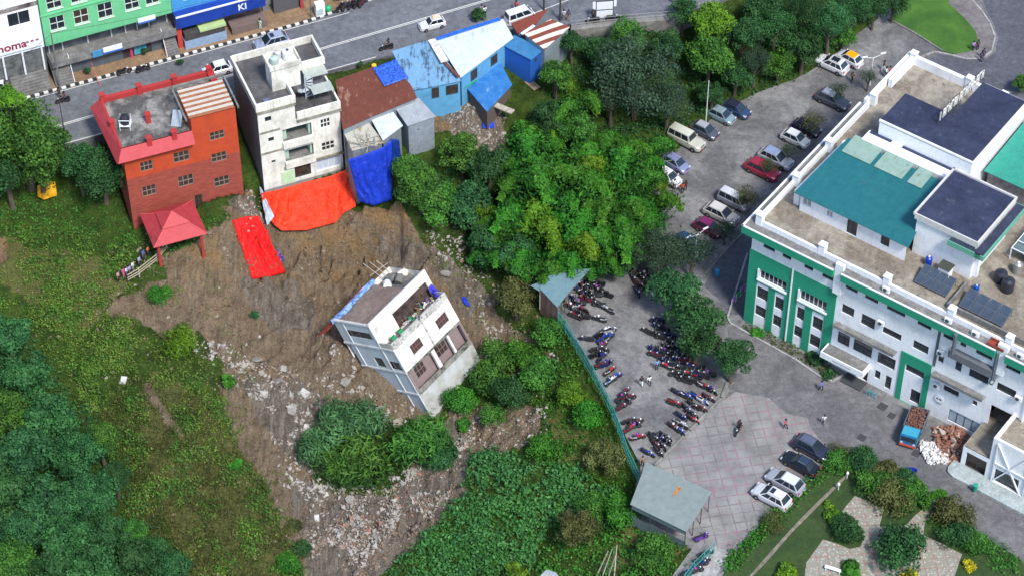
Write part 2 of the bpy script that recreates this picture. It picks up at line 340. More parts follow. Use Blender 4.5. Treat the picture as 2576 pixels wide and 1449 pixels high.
def carve(T, B, gap=.5):
    def rs(L, m): t = np.linspace(0, len(L)-1, m); L = np.array([(*W(*p), p[2]) for p in L]); i = np.minimum(t.astype(int), len(L)-2); f = (t-i)[:,None]; return L[i]*(1-f)+L[i+1]*f
    a, b = rs(T, 60), rs(B, 60)
    for k in np.linspace(-.06, 1.04, 50):
        for x, y, z in a*(1-k)+b*k:
            i, j = int(round((x+76)/GS))+6, int(round((y+62)/GS))+6; HN[j-2:j+3, i-2:i+3] = np.minimum(HN[j-2:j+3, i-2:i+3], z-gap)
carve(*TARP_A); carve(*TARP_B, .3)
def gh(x, y, H=None):
    H = HN if H is None else H
    x, y = np.asarray(x, float), np.asarray(y, float)
    i = np.clip((x+76)/GS+6, 6, len(_gx)-8); j = np.clip((y+62)/GS+6, 6, len(_gy)-8)
    i0, j0 = i.astype(int), j.astype(int); a, b = i-i0, j-j0
    return (H[j0,i0]*(1-a)+H[j0,i0+1]*a)*(1-b)+(H[j0+1,i0]*(1-a)+H[j0+1,i0+1]*a)*b
def G(u, v, hc=0.0, H=None):
    """pixel -> ground point (hc: height above ground seen at the pixel)"""
    u, v = np.asarray(u, float), np.asarray(v, float)
    dx = u-CX; dy = CS*FP-SN*(v-CY); dzz = -SN*FP-CS*(v-CY)
    z = np.zeros(u.shape)
    for _ in range(40):
        t = (z+hc-CAMP[2])/dzz; x, y = dx*t, CAMP[1]+dy*t
        z = z*.55+.45*gh(x, y, H)
    return x, y, z
def G1(u, v, hc=0.0):
    x, y, z = G(u, v, hc); return float(x), float(y), float(gh(x, y))
def terrain():
    ny, nx = GX.shape; me = bpy.data.meshes.new('ground')
    co = np.stack([GX, GY, HN], -1).reshape(-1, 3); me.vertices.add(len(co)); me.vertices.foreach_set('co', co.reshape(-1).astype(np.float32))
    I = np.arange(nx*ny).reshape(ny, nx); f = np.stack([I[:-1,:-1], I[:-1,1:], I[1:,1:], I[1:,:-1]], -1).reshape(-1, 4)
    me.loops.add(f.size); me.loops.foreach_set('vertex_index', f.reshape(-1).astype(np.int32))
    me.polygons.add(len(f)); me.polygons.foreach_set('loop_start', np.arange(0, f.size, 4, dtype=np.int32)); me.update(calc_edges=True)
    me.polygons.foreach_set('use_smooth', [True]*len(f))
    ca = me.color_attributes.new('cover', 'FLOAT_COLOR', 'POINT')
    ca.data.foreach_set('color', np.stack([SOIL, GRAY, DRY, np.clip(1.15-(VV-560)/260, .05, 1)], -1).reshape(-1).astype(np.float32))
    m, nt, b = newmat('hillside')
    at = _n(nt, 'ShaderNodeAttribute', attribute_name='cover'); sp = nt.nodes.new('ShaderNodeSeparateColor'); nt.links.new(at.outputs['Color'], sp.inputs[0])
    co = coord(nt)
    gn = noise(nt, co, .5, 8, .7); fine = noise(nt, co, 3.2, 6, .75)
    grass = mixc(nt, ramp(nt, gn, .35, .65), (.05,.10,.018), (.14,.24,.04))
    grass = mixc(nt, ramp(nt, fine, .35, .7), mixc(nt, .55, grass, (0,0,0)), grass)
    dry = mixc(nt, ramp(nt, fine, .3, .7), (.10,.12,.03), (.26,.26,.09))
    sc1 = noise(nt, coord(nt, (1.6,.28,.5), (0,0,-.25)), 1.0, 10, .78, .5)
    soil = mixc(nt, ramp(nt, sc1, .42, .60), (.33,.235,.15), (.70,.54,.345))
    oc = nt.nodes.new('ShaderNodeMath'); oc.operation = 'MULTIPLY'; nt.links.new(ramp(nt, noise(nt, co, .28, 6, .7), .42, .62), oc.inputs[0]); nt.links.new(at.outputs['Alpha'], oc.inputs[1])
    soil = mixc(nt, oc.outputs[0], mixc(nt, .5, soil, (.20,.165,.13)), (.47,.30,.14))
    soil = mixc(nt, ramp(nt, noise(nt, coord(nt, (1,.3,2.5), (0,0,-.2)), .55, 8, .75, 1.5), .55, .66), soil, (.17,.13,.09))
    soil = mixc(nt, ramp(nt, fine, .3, .62), mixc(nt, .38, soil, (0,0,0)), soil)
    gr = mixc(nt, ramp(nt, sc1, .42, .60), (.17,.16,.145), (.42,.40,.36))
    gr = mixc(nt, ramp(nt, fine, .3, .62), mixc(nt, .45, gr, (0,0,0)), gr)
    def edge(s):
        a = nt.nodes.new('ShaderNodeMath'); a.operation = 'MULTIPLY_ADD'; a.inputs[1].default_value = 1; nt.links.new(s, a.inputs[0])
        mm = nt.nodes.new('ShaderNodeMath'); mm.operation = 'SUBTRACT'; mm.inputs[1].default_value = .5; nt.links.new(fine, mm.inputs[0]); nt.links.new(mm.outputs[0], a.inputs[2])
        return ramp(nt, a.outputs[0], .38, .62)
    o = mixc(nt, edge(sp.outputs[2]), grass, dry); o = mixc(nt, edge(sp.outputs[0]), o, soil)
    gm = nt.nodes.new('ShaderNodeMath'); gm.operation = 'MULTIPLY'; gm.inputs[1].default_value = .6; nt.links.new(edge(sp.outputs[1]), gm.inputs[0])
    o = mixc(nt, gm.outputs[0], o, gr)
    nt.links.new(o, b.inputs[0]); b.inputs['Roughness'].default_value = .95; b.inputs['Specular IOR Level'].default_value = .15
    ad = nt.nodes.new('ShaderNodeMath'); ad.operation = 'ADD'; nt.links.new(sc1, ad.inputs[0]); nt.links.new(noise(nt, co, 2.2, 8, .75), ad.inputs[1])
    bump(nt, b, ad.outputs[0], .95, 1.1)
    me.materials.append(m); o = bpy.data.objects.new('ground', me); COL.objects.link(o)
    props(o, 'grassy valley side torn open by the brown landslide scar', 'ground', kind='structure')
terrain()
def S_(o, name_label, cat=None): return props(o, name_label, cat or o.name.split('.')[0].replace('_', ' '), kind='structure')
# road and pavements
ASPH = slab((.16,.17,.195), (.23,.245,.275), (.10,.11,.13), s=.12, s2=.9, name='asphalt', bs=.1, rot=math.radians(-23))
PAVE = slab((.30,.19,.11), (.40,.27,.16), (.17,.12,.08), s=.3, s2=1.6, name='brick_paving')
CONC = slab((.24,.24,.23), (.36,.36,.34), (.12,.12,.11), s=.3, name='concrete')
mb = MB(); mb.prism(ROAD, 4.5, 8.0); S_(mb.build('road', [ASPH]), 'grey asphalt main road above the valley', 'road')
mb = MB(); mb.prism(WALK, 6.5, 8.12); S_(mb.build('pavement', [PAVE]), 'brown earth pavement in front of the shops', 'pavement')
PAINT = plain((.62,.62,.58), .6, var=.2, s=6, name='road_paint')
mb = MB()
def strip(mb, F, a0, b0, a1, b1, w, z):
    n = max(1, int(abs(a1-a0)/4))
    for i in range(n):
        p, q = i/n, (i+1)/n
        mb.quad((*fw(F, a0+(a1-a0)*p, b0+(b1-b0)*p-w/2), z), (*fw(F, a0+(a1-a0)*q, b0+(b1-b0)*q-w/2), z), (*fw(F, a0+(a1-a0)*q, b0+(b1-b0)*q+w/2), z), (*fw(F, a0+(a1-a0)*p, b0+(b1-b0)*p+w/2), z))
strip(mb, SF, -20, -8.9, 60, -7.1, .13, 8.006); strip(mb, SF, -20, -9.15, 60, -7.35, .1, 8.006)
strip(mb, SF, -10, -12.0, 36, -12.0, .12, 8.006); strip(mb, SF, 50, -13, 70, -10.4, .12, 8.006)
strip(mb, SF, -20, -2.75, 36, -2.75, .1, 8.006)
S_(mb.build('road_marking', [PAINT]), 'white painted centre and edge lines on the main road', 'road marking')
# striped kerb: black and white blocks
mb = MB(); BLK = plain((.03,.03,.035), .7, name='black_paint')
n = 118
for i in range(n):
    a = -26+i*.56; b = -2.3 if a < 30 else -2.3+(a-30)*.1
    mb.mi = i % 2; x0 = fw(SF, a, b-.22); x1 = fw(SF, a+.56, b-.22); x2 = fw(SF, a+.56, b+.12); x3 = fw(SF, a, b+.12)
    mb.prism([x0, x1, x2, x3], 7.9, 8.2)
S_(mb.build('kerb', [PAINT, BLK]), 'black and white striped kerb along the shop pavement', 'kerb')
# near footway and its parapet to the right of the shacks
mb = MB(); q = [(1436,62),(1520,52),(1600,42),(1706,34),(1800,6)]
pts = [W(u, v, 8.1) for u, v in q]; pts2 = [W(u, v+16, 8.1) for u, v in q]
mb.prism(pts+pts2[::-1], 4.4, 8.12)
S_(mb.build('footway', [CONC]), 'pale concrete footway at the road edge above the trees', 'footway')
# courtyard
CARP = slab((.17,.17,.175), (.30,.30,.30), (.10,.10,.105), s=.16, s2=.8, lo=.44, hi=.58, name='rough_concrete', bs=.35)
mb = MB(); mb.prism(FLATW, -.6, 0.0); S_(mb.build('car_park', [CARP]), 'rough grey concrete yard of the car park and motorbike stand', 'car park')
def sheet(name, label, px, z, mat, cat=None, th=.02):
    mb = MB(); mb.prism([W(u, v, z) for u, v in px], z-th, z); return S_(mb.build(name, [mat]), label, cat)
DASPH = slab((.11,.115,.145), (.15,.155,.185), (.06,.06,.075), s=.25, s2=2, name='dark_asphalt')
sheet('hospital_lane', 'dark asphalt lane between car park wall and green corner block', [(2330,148),(2210,243),(1985,470),(1868,590),(1800,665),(1770,720),(1800,745),(1838,790),(1925,800),(2200,500),(2420,270),(2400,150)], .012, DASPH, 'lane')
sheet('entrance_road', 'dark grey asphalt entrance road curving past the lawn', [(2700,-60),(2450,-60),(2480,20),(2500,60),(2512,95),(2505,130),(2480,150),(2440,152),(2400,140),(2360,135),(2320,155),(2330,230),(2700,400)], .02, DASPH, 'road')
m, nt, b = newmat('pink_pavers'); co = coord(nt, rot=(0,0,math.radians(-10)))
br = nt.nodes.new('ShaderNodeTexBrick'); br.offset = 0; br.inputs['Scale'].default_value = 1; br.inputs['Brick Width'].default_value = 1.25; br.inputs['Row Height'].default_value = 1.25; br.inputs['Mortar Size'].default_value = .08; br.inputs['Mortar Smooth'].default_value = .4
nt.links.new(co, br.inputs[0])
base = mixc(nt, ramp(nt, noise(nt, co, .35, 7, .65), .35, .65), (.15,.15,.15), (.27,.27,.265))
base = mixc(nt, ramp(nt, noise(nt, co, .9, 5, .7, 1), .62, .74), base, (.09,.11,.095))
base = mixc(nt, ramp(nt, noise(nt, coord(nt, (1,1,1), (0,0,1)), .45, 6, .7, 1), .6, .72), base, (.20,.15,.17))
line = mixc(nt, ramp(nt, noise(nt, co, .25, 4, .6), .4, .6), (.12,.11,.11), (.28,.12,.17))
lf = nt.nodes.new('ShaderNodeMath'); lf.operation = 'MULTIPLY'; nt.links.new(br.outputs['Fac'], lf.inputs[0]); nt.links.new(ramp(nt, noise(nt, co, .8, 6, .7), .36, .58), lf.inputs[1])
nt.links.new(mixc(nt, lf.outputs[0], base, line), b.inputs[0]); b.inputs['Roughness'].default_value = .85
bump(nt, b, noise(nt, co, 6, 5), .25); PINK = m
sheet('paved_court', 'pale court paved with worn pink grid lines', [(1653,1172),(1818,1008),(1850,985),(1935,1000),(1975,1040),(2030,1050),(2045,1085),(2040,1130),(2000,1180),(1930,1250),(1880,1330),(1838,1383),(1790,1372),(1700,1340),(1640,1230)], .016, PINK, 'paved court')
FORE = slab((.155,.155,.165), (.25,.245,.255), (.10,.10,.11), s=.2, s2=1.1, name='forecourt')
sheet('forecourt', 'grey paved forecourt in front of the hospital entrance', [(1818,1008),(1870,950),(1830,860),(1832,820),(1870,812),(2000,880),(2150,960),(2380,1080),(2450,1120),(2380,1190),(2420,1230),(2600,1360),(2700,1400),(2700,1500),(2540,1390),(2400,1290),(2300,1250),(2130,1170),(2060,1100),(2010,1040),(1890,1000)], .008, FORE, 'forecourt')
LITE = slab((.42,.42,.42), (.52,.52,.51), (.3,.3,.3), s=.6, name='pale_concrete')
sheet('concrete_ramp', 'smooth pale concrete ramp at the bottom of the court', [(1795,1372),(1838,1388),(1800,1449),(1770,1520),(1700,1520),(1740,1449)], .03, LITE, 'ramp')
def kerb(name, label, px, w=.22, h=.14, mat=None, z=0.0, cat='kerb'):
    P = [Vector((*W(u, v, z), 0)) for u, v in px]; mb = MB()
    for a, b in zip(P[:-1], P[1:]):
        d = (b-a).normalized()*w/2; nn = Vector((-d.y, d.x, 0)); a2, b2 = a-d*.3, b+d*.3
        mb.prism([(a2+nn)[:2], (b2+nn)[:2], (b2-nn)[:2], (a2-nn)[:2]], z-.1, z+h)
    return props(mb.build(name, [mat or CONC]), label, cat, kind='structure')
kerb('kerb', 'pale kerb dividing the motorbike stand from the paved court', [(1648,1172),(1735,1085),(1815,1003),(1830,965)], .35, .25)
kerb('kerb', 'thin kerb between car park and hospital lane', [(2330,140),(2215,240),(2060,390),(1990,465),(1900,560),(1835,620),(1775,690)], .25, .2)
kerb('kerb', 'kerb around the green corner flower bed', [(1880,640),(1830,800),(1838,815),(1900,850),(2000,905),(2065,950),(2095,960),(2120,945)], .22, .22, LITE)
kerb('kerb', 'curved kerb between lawn walk and entrance road', [(2425,-20),(2470,30),(2490,60),(2503,95),(2495,130),(2470,150),(2430,150),(2390,140),(2350,132),(2318,145)], .22, .16, LITE)
kerb('kerb', 'kerb along the car park side of the lawn', [(2235,50),(2300,85),(2370,130)], .2, .2)
m, nt, b = newmat('mown_grass'); co = coord(nt)
g1 = mixc(nt, ramp(nt, noise(nt, co, .3, 6, .6), .35, .65), (.035,.12,.012), (.075,.19,.02))
g1 = mixc(nt, ramp(nt, noise(nt, co, 8, 4, .7), .3, .7), mixc(nt, .4, g1, (0,0,0)), g1)
nt.links.new(g1, b.inputs[0]); b.inputs['Roughness'].default_value = .9; bump(nt, b, noise(nt, co, 10, 4), .6); LAWN = m
sheet('lawn', 'bright green lawn wedge beside the entrance road', [(2240,48),(2275,-60),(2425,-60),(2385,8),(2430,50),(2455,80),(2460,105),(2440,130),(2400,135),(2370,128),(2300,80)], .15, LAWN, 'lawn', .2)
sheet('walkway', 'grey paved walk between lawn and curved kerb', [(2385,8),(2350,-60),(2420,-60),(2470,30),(2490,60),(2503,95),(2495,130),(2470,150),(2430,150),(2395,138),(2440,130),(2460,105),(2455,80),(2430,50)], .1, slab((.2,.18,.18), (.28,.26,.26), name='walk_paving'), 'walkway', .1)
# ------------------------------------------------------------ vegetation
rng = np.random.RandomState(11)
def leaves(C, N, size, elong=1.6, jit=.5, r=rng, up=0.):
    """rhombic leaf cards at centres C with normals near N"""
    n = len(C); N = N+r.normal(0, jit, (n,3)); N[:,2] += up; N /= np.linalg.norm(N, axis=1)[:,None]+1e-9
    T = r.normal(0, 1, (n,3)); T -= (T*N).sum(1)[:,None]*N; T /= np.linalg.norm(T, axis=1)[:,None]+1e-9
    B = np.cross(N, T); s = size*(.55+.9*r.rand(n))[:,None]; w = s/elong
    return np.stack([C-T*s*.5, C+B*w*.5, C+T*s*.5, C-B*w*.5], 1)
def crown_mesh(seed, R=1., H=1., lobes=26, per=170, leaf=.34, lob=.34, elong=1.5, spiky=0., under=.35):
    r = np.random.RandomState(seed); Vs, Ts = [], []
    for i in range(lobes):
        d = r.normal(0, 1, 3); d /= np.linalg.norm(d)
        if d[2] < -under: d[2] = -d[2]
        q = (.25+.5*r.rand()**.6) if i else 0
        c = d*q*np.array([R,R,H]); rr = R*lob*(.65+.7*r.rand())
        n = int(per*(rr/(R*lob))**2)
        e = r.normal(0, 1, (n,3)); e /= np.linalg.norm(e, axis=1)[:,None]
        e[:,2] = np.where(e[:,2] < -.5, -e[:,2], e[:,2])
        rad = rr*(.72+.33*r.rand(n)+spiky*r.rand(n)**3)[:,None]
        P = c+e*rad*np.array([1,1,.85]); Vs.append(leaves(P, e*.9, leaf, elong, .55, r, .25))
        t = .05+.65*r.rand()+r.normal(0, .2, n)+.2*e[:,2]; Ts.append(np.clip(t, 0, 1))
    return np.concatenate(Vs), np.concatenate(Ts)
_crowns = {}
def crown(kind, k, Hr=1.):
    key = (kind, k)
    if key in _crowns: return _crowns[key]
    spec = dict(broad=dict(R=4, H=3.4, lobes=46, per=150, leaf=.34, lob=.26, spiky=.12), fine=dict(R=4, H=3.6, lobes=40, per=190, leaf=.26, lob=.27, elong=2.2, spiky=.25),
        clumpy=dict(R=4, H=3.2, lobes=36, per=150, leaf=.32, lob=.24, spiky=.25), bush=dict(R=1, H=.8, lobes=12, per=60, leaf=.26, lob=.42, under=.1),
        huge=dict(R=4, H=3.5, lobes=90, per=130, leaf=.23, lob=.19, spiky=.2), bushl=dict(R=2.5, H=2., lobes=26, per=150, leaf=.24, lob=.34, under=.1, spiky=.15),
        big=dict(R=1, H=.8, lobes=12, per=34, leaf=.5, lob=.45, elong=1.3, under=.1), sparse=dict(R=4, H=3, lobes=30, per=60, leaf=.3, lob=.28, elong=2, spiky=.4),
        conic=dict(R=1.6, H=3.4, lobes=26, per=120, leaf=.28, lob=.42, elong=2.4, spiky=.4), grassy=dict(R=1, H=.7, lobes=12, per=190, leaf=.24, lob=.5, elong=5, spiky=.5, under=.0))[kind]
    V, T = crown_mesh(100+k*7+len(kind), **spec); _crowns[key] = quads_mesh('crown', V, T); return _crowns[key]
BARK = plain((.10,.08,.06), .9, var=.3, s=4, name='bark')
LM = dict(green=leafm((.014,.065,.014), (.10,.27,.035)), dark=leafm((.009,.045,.015), (.05,.16,.045)), teal=leafm((.010,.055,.018), (.065,.22,.06)),
    gray=leafm((.014,.036,.022), (.065,.12,.06)), lime=leafm((.03,.10,.01), (.17,.34,.02)), olive=leafm((.03,.045,.012), (.16,.18,.055)),
    bamboo=leafm((.005,.045,.010), (.085,.30,.025)), taro=leafm((.02,.09,.03), (.11,.34,.09)), reed=leafm((.02,.075,.03), (.11,.27,.09)), grass=leafm((.055,.11,.018), (.21,.33,.055)), vivid=leafm((.012,.08,.01), (.075,.29,.025)), yellow=leafm((.25,.2,.01), (.5,.45,.02)), brown=leafm((.05,.03,.02), (.14,.09,.06)))
def tree(u, v, R, hc, kind, mat, label, group=None, k=0, squash=1., trunk=True, cat='tree', name='tree', loc=None, rk=4.):
    """crown centre seen at pixel (u,v), crown radius R metres, crown centre hc above ground"""
    x, y, z = G1(u, v, hc) if loc is None else loc
    t = thing(name, label, cat, (x, y, z), R0.random()*6.28, group)
    c = link('crown', crown(kind, k), t, LM[mat]); s = R/rk; c.scale = (s, s, s*squash); c.location = (0,0,hc); c.rotation_euler = (0,0,R0.random()*6)
    if trunk:
        mb = MB(); r = R0.random
        top = Vector(((r()-.5)*R*.2, (r()-.5)*R*.2, hc*.75)); mb.tube((0,0,-.6), top, .07*R+.06, .045*R+.03, 8)
        for i in range(6):
            a = i*1.05+r(); p = top*(.55+.1*i/1.5 if i < 4 else 1); q = Vector((math.cos(a)*R*.55, math.sin(a)*R*.55, hc+R*.15*r()))
            m_ = p.lerp(q, .5)+Vector((0,0,.25)); mb.tube(p, m_, .03*R+.015, .02*R+.01, 5); mb.tube(m_, q, .02*R+.01, .01, 5)
        mb.build('trunk', [BARK], t)
    return t
# ---- forest on the lower left slope
FG = 'forest trees on the lower left slope'
FR = [(20,850,3.2,5,'teal'),(70,960,3.6,6,'teal'),(10,1050,4,6,'green'),(130,1060,3.6,6,'teal'),(60,1150,4,6,'dark'),(190,1150,3.6,6,'teal'),(255,1110,2.8,4.5,'green'),
 (20,1250,4,7,'teal'),(120,1270,4,6,'dark'),(225,1250,3.7,6,'teal'),(290,1200,2.3,3.5,'dark'),(55,1340,3.5,6,'dark'),(170,1360,3.6,6,'teal'),(265,1340,3.2,5,'dark'),(20,1425,4,7,'green'),
 (130,1450,3.6,6,'dark'),(240,1440,3.5,6,'teal'),(345,1420,3,4.5,'dark'),(330,1340,2.1,3,'green'),(430,1440,3.0,3.5,'dark'),(-30,1150,4,7,'dark'),(-30,940,3.5,6,'teal'),(395,1385,1.9,2.5,'teal')]
FR.sort(key=lambda t: t[1])
def posword(u, v):
    return ('top' if v < 480 else 'middle' if v < 970 else 'bottom')+' '+('left' if u < 860 else 'centre' if u < 1720 else 'right')
ORD = ['first','second','third','fourth','fifth','sixth','seventh','eighth','ninth','tenth','eleventh','twelfth','thirteenth','fourteenth','fifteenth','sixteenth','seventeenth','eighteenth','nineteenth','twentieth','twenty-first','twenty-second','twenty-third','twenty-fourth','twenty-fifth','twenty-sixth','twenty-seventh','twenty-eighth','twenty-ninth','thirtieth']
cw = dict(teal='bluish green', dark='dark green', green='mid green', gray='grey green', olive='olive', lime='yellow green', bamboo='bright green', vivid='vivid green', yellow='yellow', brown='brownish')
for i, (u, v, R, h, m_) in enumerate(FR):
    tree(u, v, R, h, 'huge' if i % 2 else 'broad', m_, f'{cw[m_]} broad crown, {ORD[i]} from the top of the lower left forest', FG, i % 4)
T_ = [ # u v R hc kind mat label
 (50,310,6.8,7.5,'huge','green','tall mid green tree hiding the street corner at the left edge'),(95,410,4.8,5.5,'huge','green','leafy tree above the yellow sheet, left of the red house'),(15,430,4.4,6,'clumpy','dark','dark tree at the left edge behind the yellow sheet'),
 (20,250,2.4,9,'clumpy','lime','light green tree top in front of the white shop'),(195,400,2.6,6,'clumpy','dark','shaded tree between the yellow sheet and red house'),(255,435,4.4,5,'huge','dark','dark round tree against the left end of the red brick house'),(300,400,1.7,5.5,'clumpy','green','small crown touching the red fascia of the brick house'),
 (1600,200,6.0,6.5,'fine','gray','large dark fine leaved tree in front of the road wall'),(1680,260,3.4,5,'fine','gray','fine leaved tree at the right flank of the big dark tree'),(1540,245,3.2,5,'fine','gray','fine leaved tree left below the big dark tree'),
 (1580,95,2.9,5,'clumpy','green','bright tree just under the road footway'),(1505,90,2.4,3,'bush0','dark','')]
T_ = [t for t in T_ if t[6]]
T_ += [(1440,110,2.2,3.5,'clumpy','dark','dark shrubby tree beside the rusty roofed shed'),(1510,130,2.6,4,'clumpy','dark','dark tree between rusty shed and bright tree'),(1400,195,2.5,4,'clumpy','green','tree below the grey side wall of the rusty shed'),
 (1450,330,3.0,4,'broad','green','tree behind the bamboo, below the grey shed wall'),(1380,300,2.6,4,'broad','dark','dark tree left behind the bamboo crest'),
 (1160,385,3.0,4,'clumpy','green','tree beside the grey gravel yard under the shacks'),(1230,420,2.6,4,'clumpy','dark','dark tree on the left flank of the bamboo'),(1060,480,2.8,3.5,'clumpy','green','tree at the right of the blue tarpaulin'),(1110,520,2.6,3,'clumpy','green','tree above the right end of the landslide scar'),
 (1030,430,2.0,3,'clumpy','green','small tree below the grey tin wall'),(1180,520,2.8,3.5,'broad','dark','dark tree above the rubble chute'),(1240,620,2.6,3,'broad','dark','dark tree at the foot of the bamboo, left side'),
 (1300,650,2.4,3,'broad','dark','dark tree under the bamboo near the blue green shed'),(1600,640,3.2,4,'fine','gray','thin dark tree over the parked motorbikes, upper one'),(1655,640,3.6,4.5,'fine','gray','thin grey green tree below the dark blue car'),(1740,640,3.4,4,'sparse','gray','thin grey green tree beside the hospital lane'),
 (1700,730,3.6,4.5,'clumpy','dark','fine leaved tree right of the motorbike stand, upper one'),(1752,800,3.8,4.5,'clumpy','dark','fine leaved tree right of the motorbike stand, middle one'),(1755,865,3.0,3.6,'clumpy','dark','dark fine tree over the crowded motorbikes'),(1842,905,3.0,4,'clumpy','dark','round green tree at the kerb of the forecourt'),
 (1300,750,2.9,3.5,'clumpy','olive','olive flowering tree between fallen house and tin shed'),
 (1790,60,3.2,6,'broad','lime','yellow green tree top under the road at the top'),(1785,140,3.6,5,'broad','green','broad green tree above the lamp pole'),(1870,90,3.0,6,'clumpy','dark','dark tree right of the yellow green tree'),(1850,190,2.8,3.5,'clumpy','dark','tree bordering the car park above the blue hatchback'),(1900,160,2.6,4,'fine','gray','grey drooping tree on the car park edge'),
 (1790,240,2.2,3,'clumpy','dark','low tree beside the lamp pole'),(1950,70,3.4,5.5,'fine','teal','fine bluish tree in the upper grove, left one'),(2020,40,3.4,5.5,'fine','dark','fine dark tree in the upper grove'),(2090,70,3.4,5,'fine','teal','fine bluish tree above the white parked pair'),(2020,125,3.2,4,'clumpy','dark','dark tree at the car park border, upper grove'),(2140,30,3.2,5,'fine','dark','dark tree at the right end of the upper grove'),
 (1960,160,2.6,3,'clumpy','green','green tree leaning over the car park border'),(2120,90,2.0,3,'clumpy','green','bright small tree at the car park border near its top end'),(1920,30,3.0,5,'broad','dark','dark tree against the road wall, upper grove'),(2200,20,2.4,4,'clumpy','dark','dark tree at the top end of the car park'),(2250,10,2.2,3.5,'clumpy','dark','dark tree at the lawn tip'),
 (1720,30,2.2,4,'clumpy','dark','dark shrubby tree under the road railing'),(1680,120,2.6,4,'clumpy','dark','dark tree behind the big fine leaved tree'),
 (2570,212,1.6,1.8,'clumpy','green','small tree at the right edge beside the entrance road'),
 (2040,312,1.9,2.2,'sparse','olive','thin olive tree over the black car'),(2110,232,1.6,2.0,'sparse','gray','thin tree over the bonnet of the dark grey car'),(2185,190,1.5,3,'sparse','gray','thin tree around the car park lamp'),
 (1880,500,1.9,2,'sparse','olive','thin shrub beside the silver van'),(1825,590,2.0,2,'sparse','gray','thin shrub over the maroon car'),(1935,420,1.4,2,'sparse','olive','thin shrub over the red hatchback'),(1985,385,1.4,2,'sparse','gray','thin shrub between silver and white hatchbacks'),
 (1450,1330,3.0,3,'clumpy','olive','yellowing tree above the leaning canes'),(1520,1150,2.6,1.6,'clumpy','olive','low olive brown tree inside the green fence')]
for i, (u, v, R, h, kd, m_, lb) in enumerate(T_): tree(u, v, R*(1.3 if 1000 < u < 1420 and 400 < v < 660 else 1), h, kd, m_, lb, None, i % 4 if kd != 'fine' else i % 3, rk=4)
# ---- shrubs
SH = [(405,745,1.3,'vivid','bush','bright shrub on the upper scar below the onlookers'),(455,860,1.7,'lime','grassy','yellow green tussock left of the rubble'),(640,795,.6,'dark','bush','tiny dark bush on the grey scar'),
 (870,1080,3.1,'reed','grassy','big tussock of bluish reeds above the rubble'),(885,1170,3.0,'green','grassy','dark lower half of the reed thicket beside the gully'),(805,1130,2.0,'reed','grassy','reeds at the gully edge left of the thicket'),(1070,1110,2.8,'green','grassy','dark bush right of the reed thicket'),(1110,1150,2.0,'dark','bush','dark bush beside the white debris patch'),
 (1370,1140,1.8,'vivid','bush','bright rounded shrub left of the bare patch'),(1260,900,2.3,'green','bush','bush touching the fallen house on the right'),(1230,960,2.3,'green','bush','bush under the fallen house right side'),(1160,1010,1.8,'vivid','bush','bush near the bottom corner of the fallen house'),(1320,900,2.2,'vivid','bush','pale topped bush on the debris slope'),(1360,950,2.2,'green','bush','leafy bush in the middle of the debris slope'),(1290,990,2.0,'dark','bush','dark bush above the bare brown patch'),
 (1385,850,2.2,'green','bush','bush below the olive tree beside the fence'),(1165,1070,.8,'vivid','bush','little bright bush on the brown patch'),(1240,1050,1.4,'green','bush','bush above the bare rubble patch'),
 (2260,1395,2.9,'dark','bush','big round clipped bush in the middle of the garden paving'),(2128,1335,1.7,'dark','bush','round dark bush in the left garden bed'),(2240,1262,2.1,'olive','bush','reddish brown shrub in the upper garden bed'),(2200,1225,2.0,'green','bush','green shrub on top of the upper garden bed'),(2290,1250,1.8,'green','bush','green shrub at the right of the upper garden bed'),
 (2395,1305,2.0,'olive','bush','olive shrub right of the garden arch'),(2400,1350,1.8,'dark','bush','dark shrub in the right garden bed'),(2450,1370,1.5,'green','bush','shrub beside the right garden paving'),(2437,1424,.75,'yellow','bush','bright yellow flowering ball bush'),(2090,1272,.7,'lime','bush','lime shrub left of the garden paving, upper one'),(2092,1300,.8,'lime','bush','lime shrub left of the garden paving, lower one'),
 (1945,1318,1.5,'olive','sparse1','pale flowering shrub at the hedge end'),(2113,1135,1.2,'olive','sparse1','pale spindly shrub at the tip of the garden hedge'),(2170,1165,1.7,'dark','bush','dark shrub at the inner corner of the garden'),(2105,1170,1.4,'green','bush','shrub behind the parked dark cars'),(2225,1190,1.5,'olive','bush','brownish hedge shrub along the forecourt, first'),(2270,1210,1.4,'dark','bush','dark hedge shrub along the forecourt, second'),
 (2300,1225,1.2,'dark','bush','dark hedge shrub near the garden arch'),(2280,1445,1.0,'yellow','bush','yellow shrub at the bottom edge of the garden'),(2140,1440,1.0,'vivid','big','broad leaved plant beside the garden bench'),(1975,1445,1.2,'lime','bush','lime shrub at the bottom of the hedge'),
 (1905,845,.8,'vivid','bush','low bright plant in the corner flower bed'),(2050,905,.9,'dark','bush','dark plant in the corner flower bed'),(2085,945,.8,'dark','bush','dark plant at the round tip of the flower bed'),
 (1560,1290,2.0,'vivid','bush','bright shrub beside the tin garden shed'),(1490,1290,2.0,'green','bush','shrub left of the tin garden shed'),(1640,1390,2.0,'green','bush','shrub below the tin garden shed'),(1440,1000,1.6,'lime','bush','yellow green shrub inside the fence, middle'),(1480,1050,1.7,'vivid','bush','bright shrub inside the fence, lower'),
 (730,1330,1.0,'olive','grassy','yellow reed tuft on the gully edge'),(760,1380,1.0,'teal','grassy','blue green reed tuft at the bottom gully edge'),(725,1420,1.3,'vivid','bush','bright bush at the bottom of the gully edge'),(575,960,.9,'vivid','bush','small bright bush left of the rubble stream'),(590,1165,.8,'vivid','bush','bright weed left of the bare gully'),(1300,1445,1.2,'lime','bush','yellow bush by the tin corner at the bottom')]
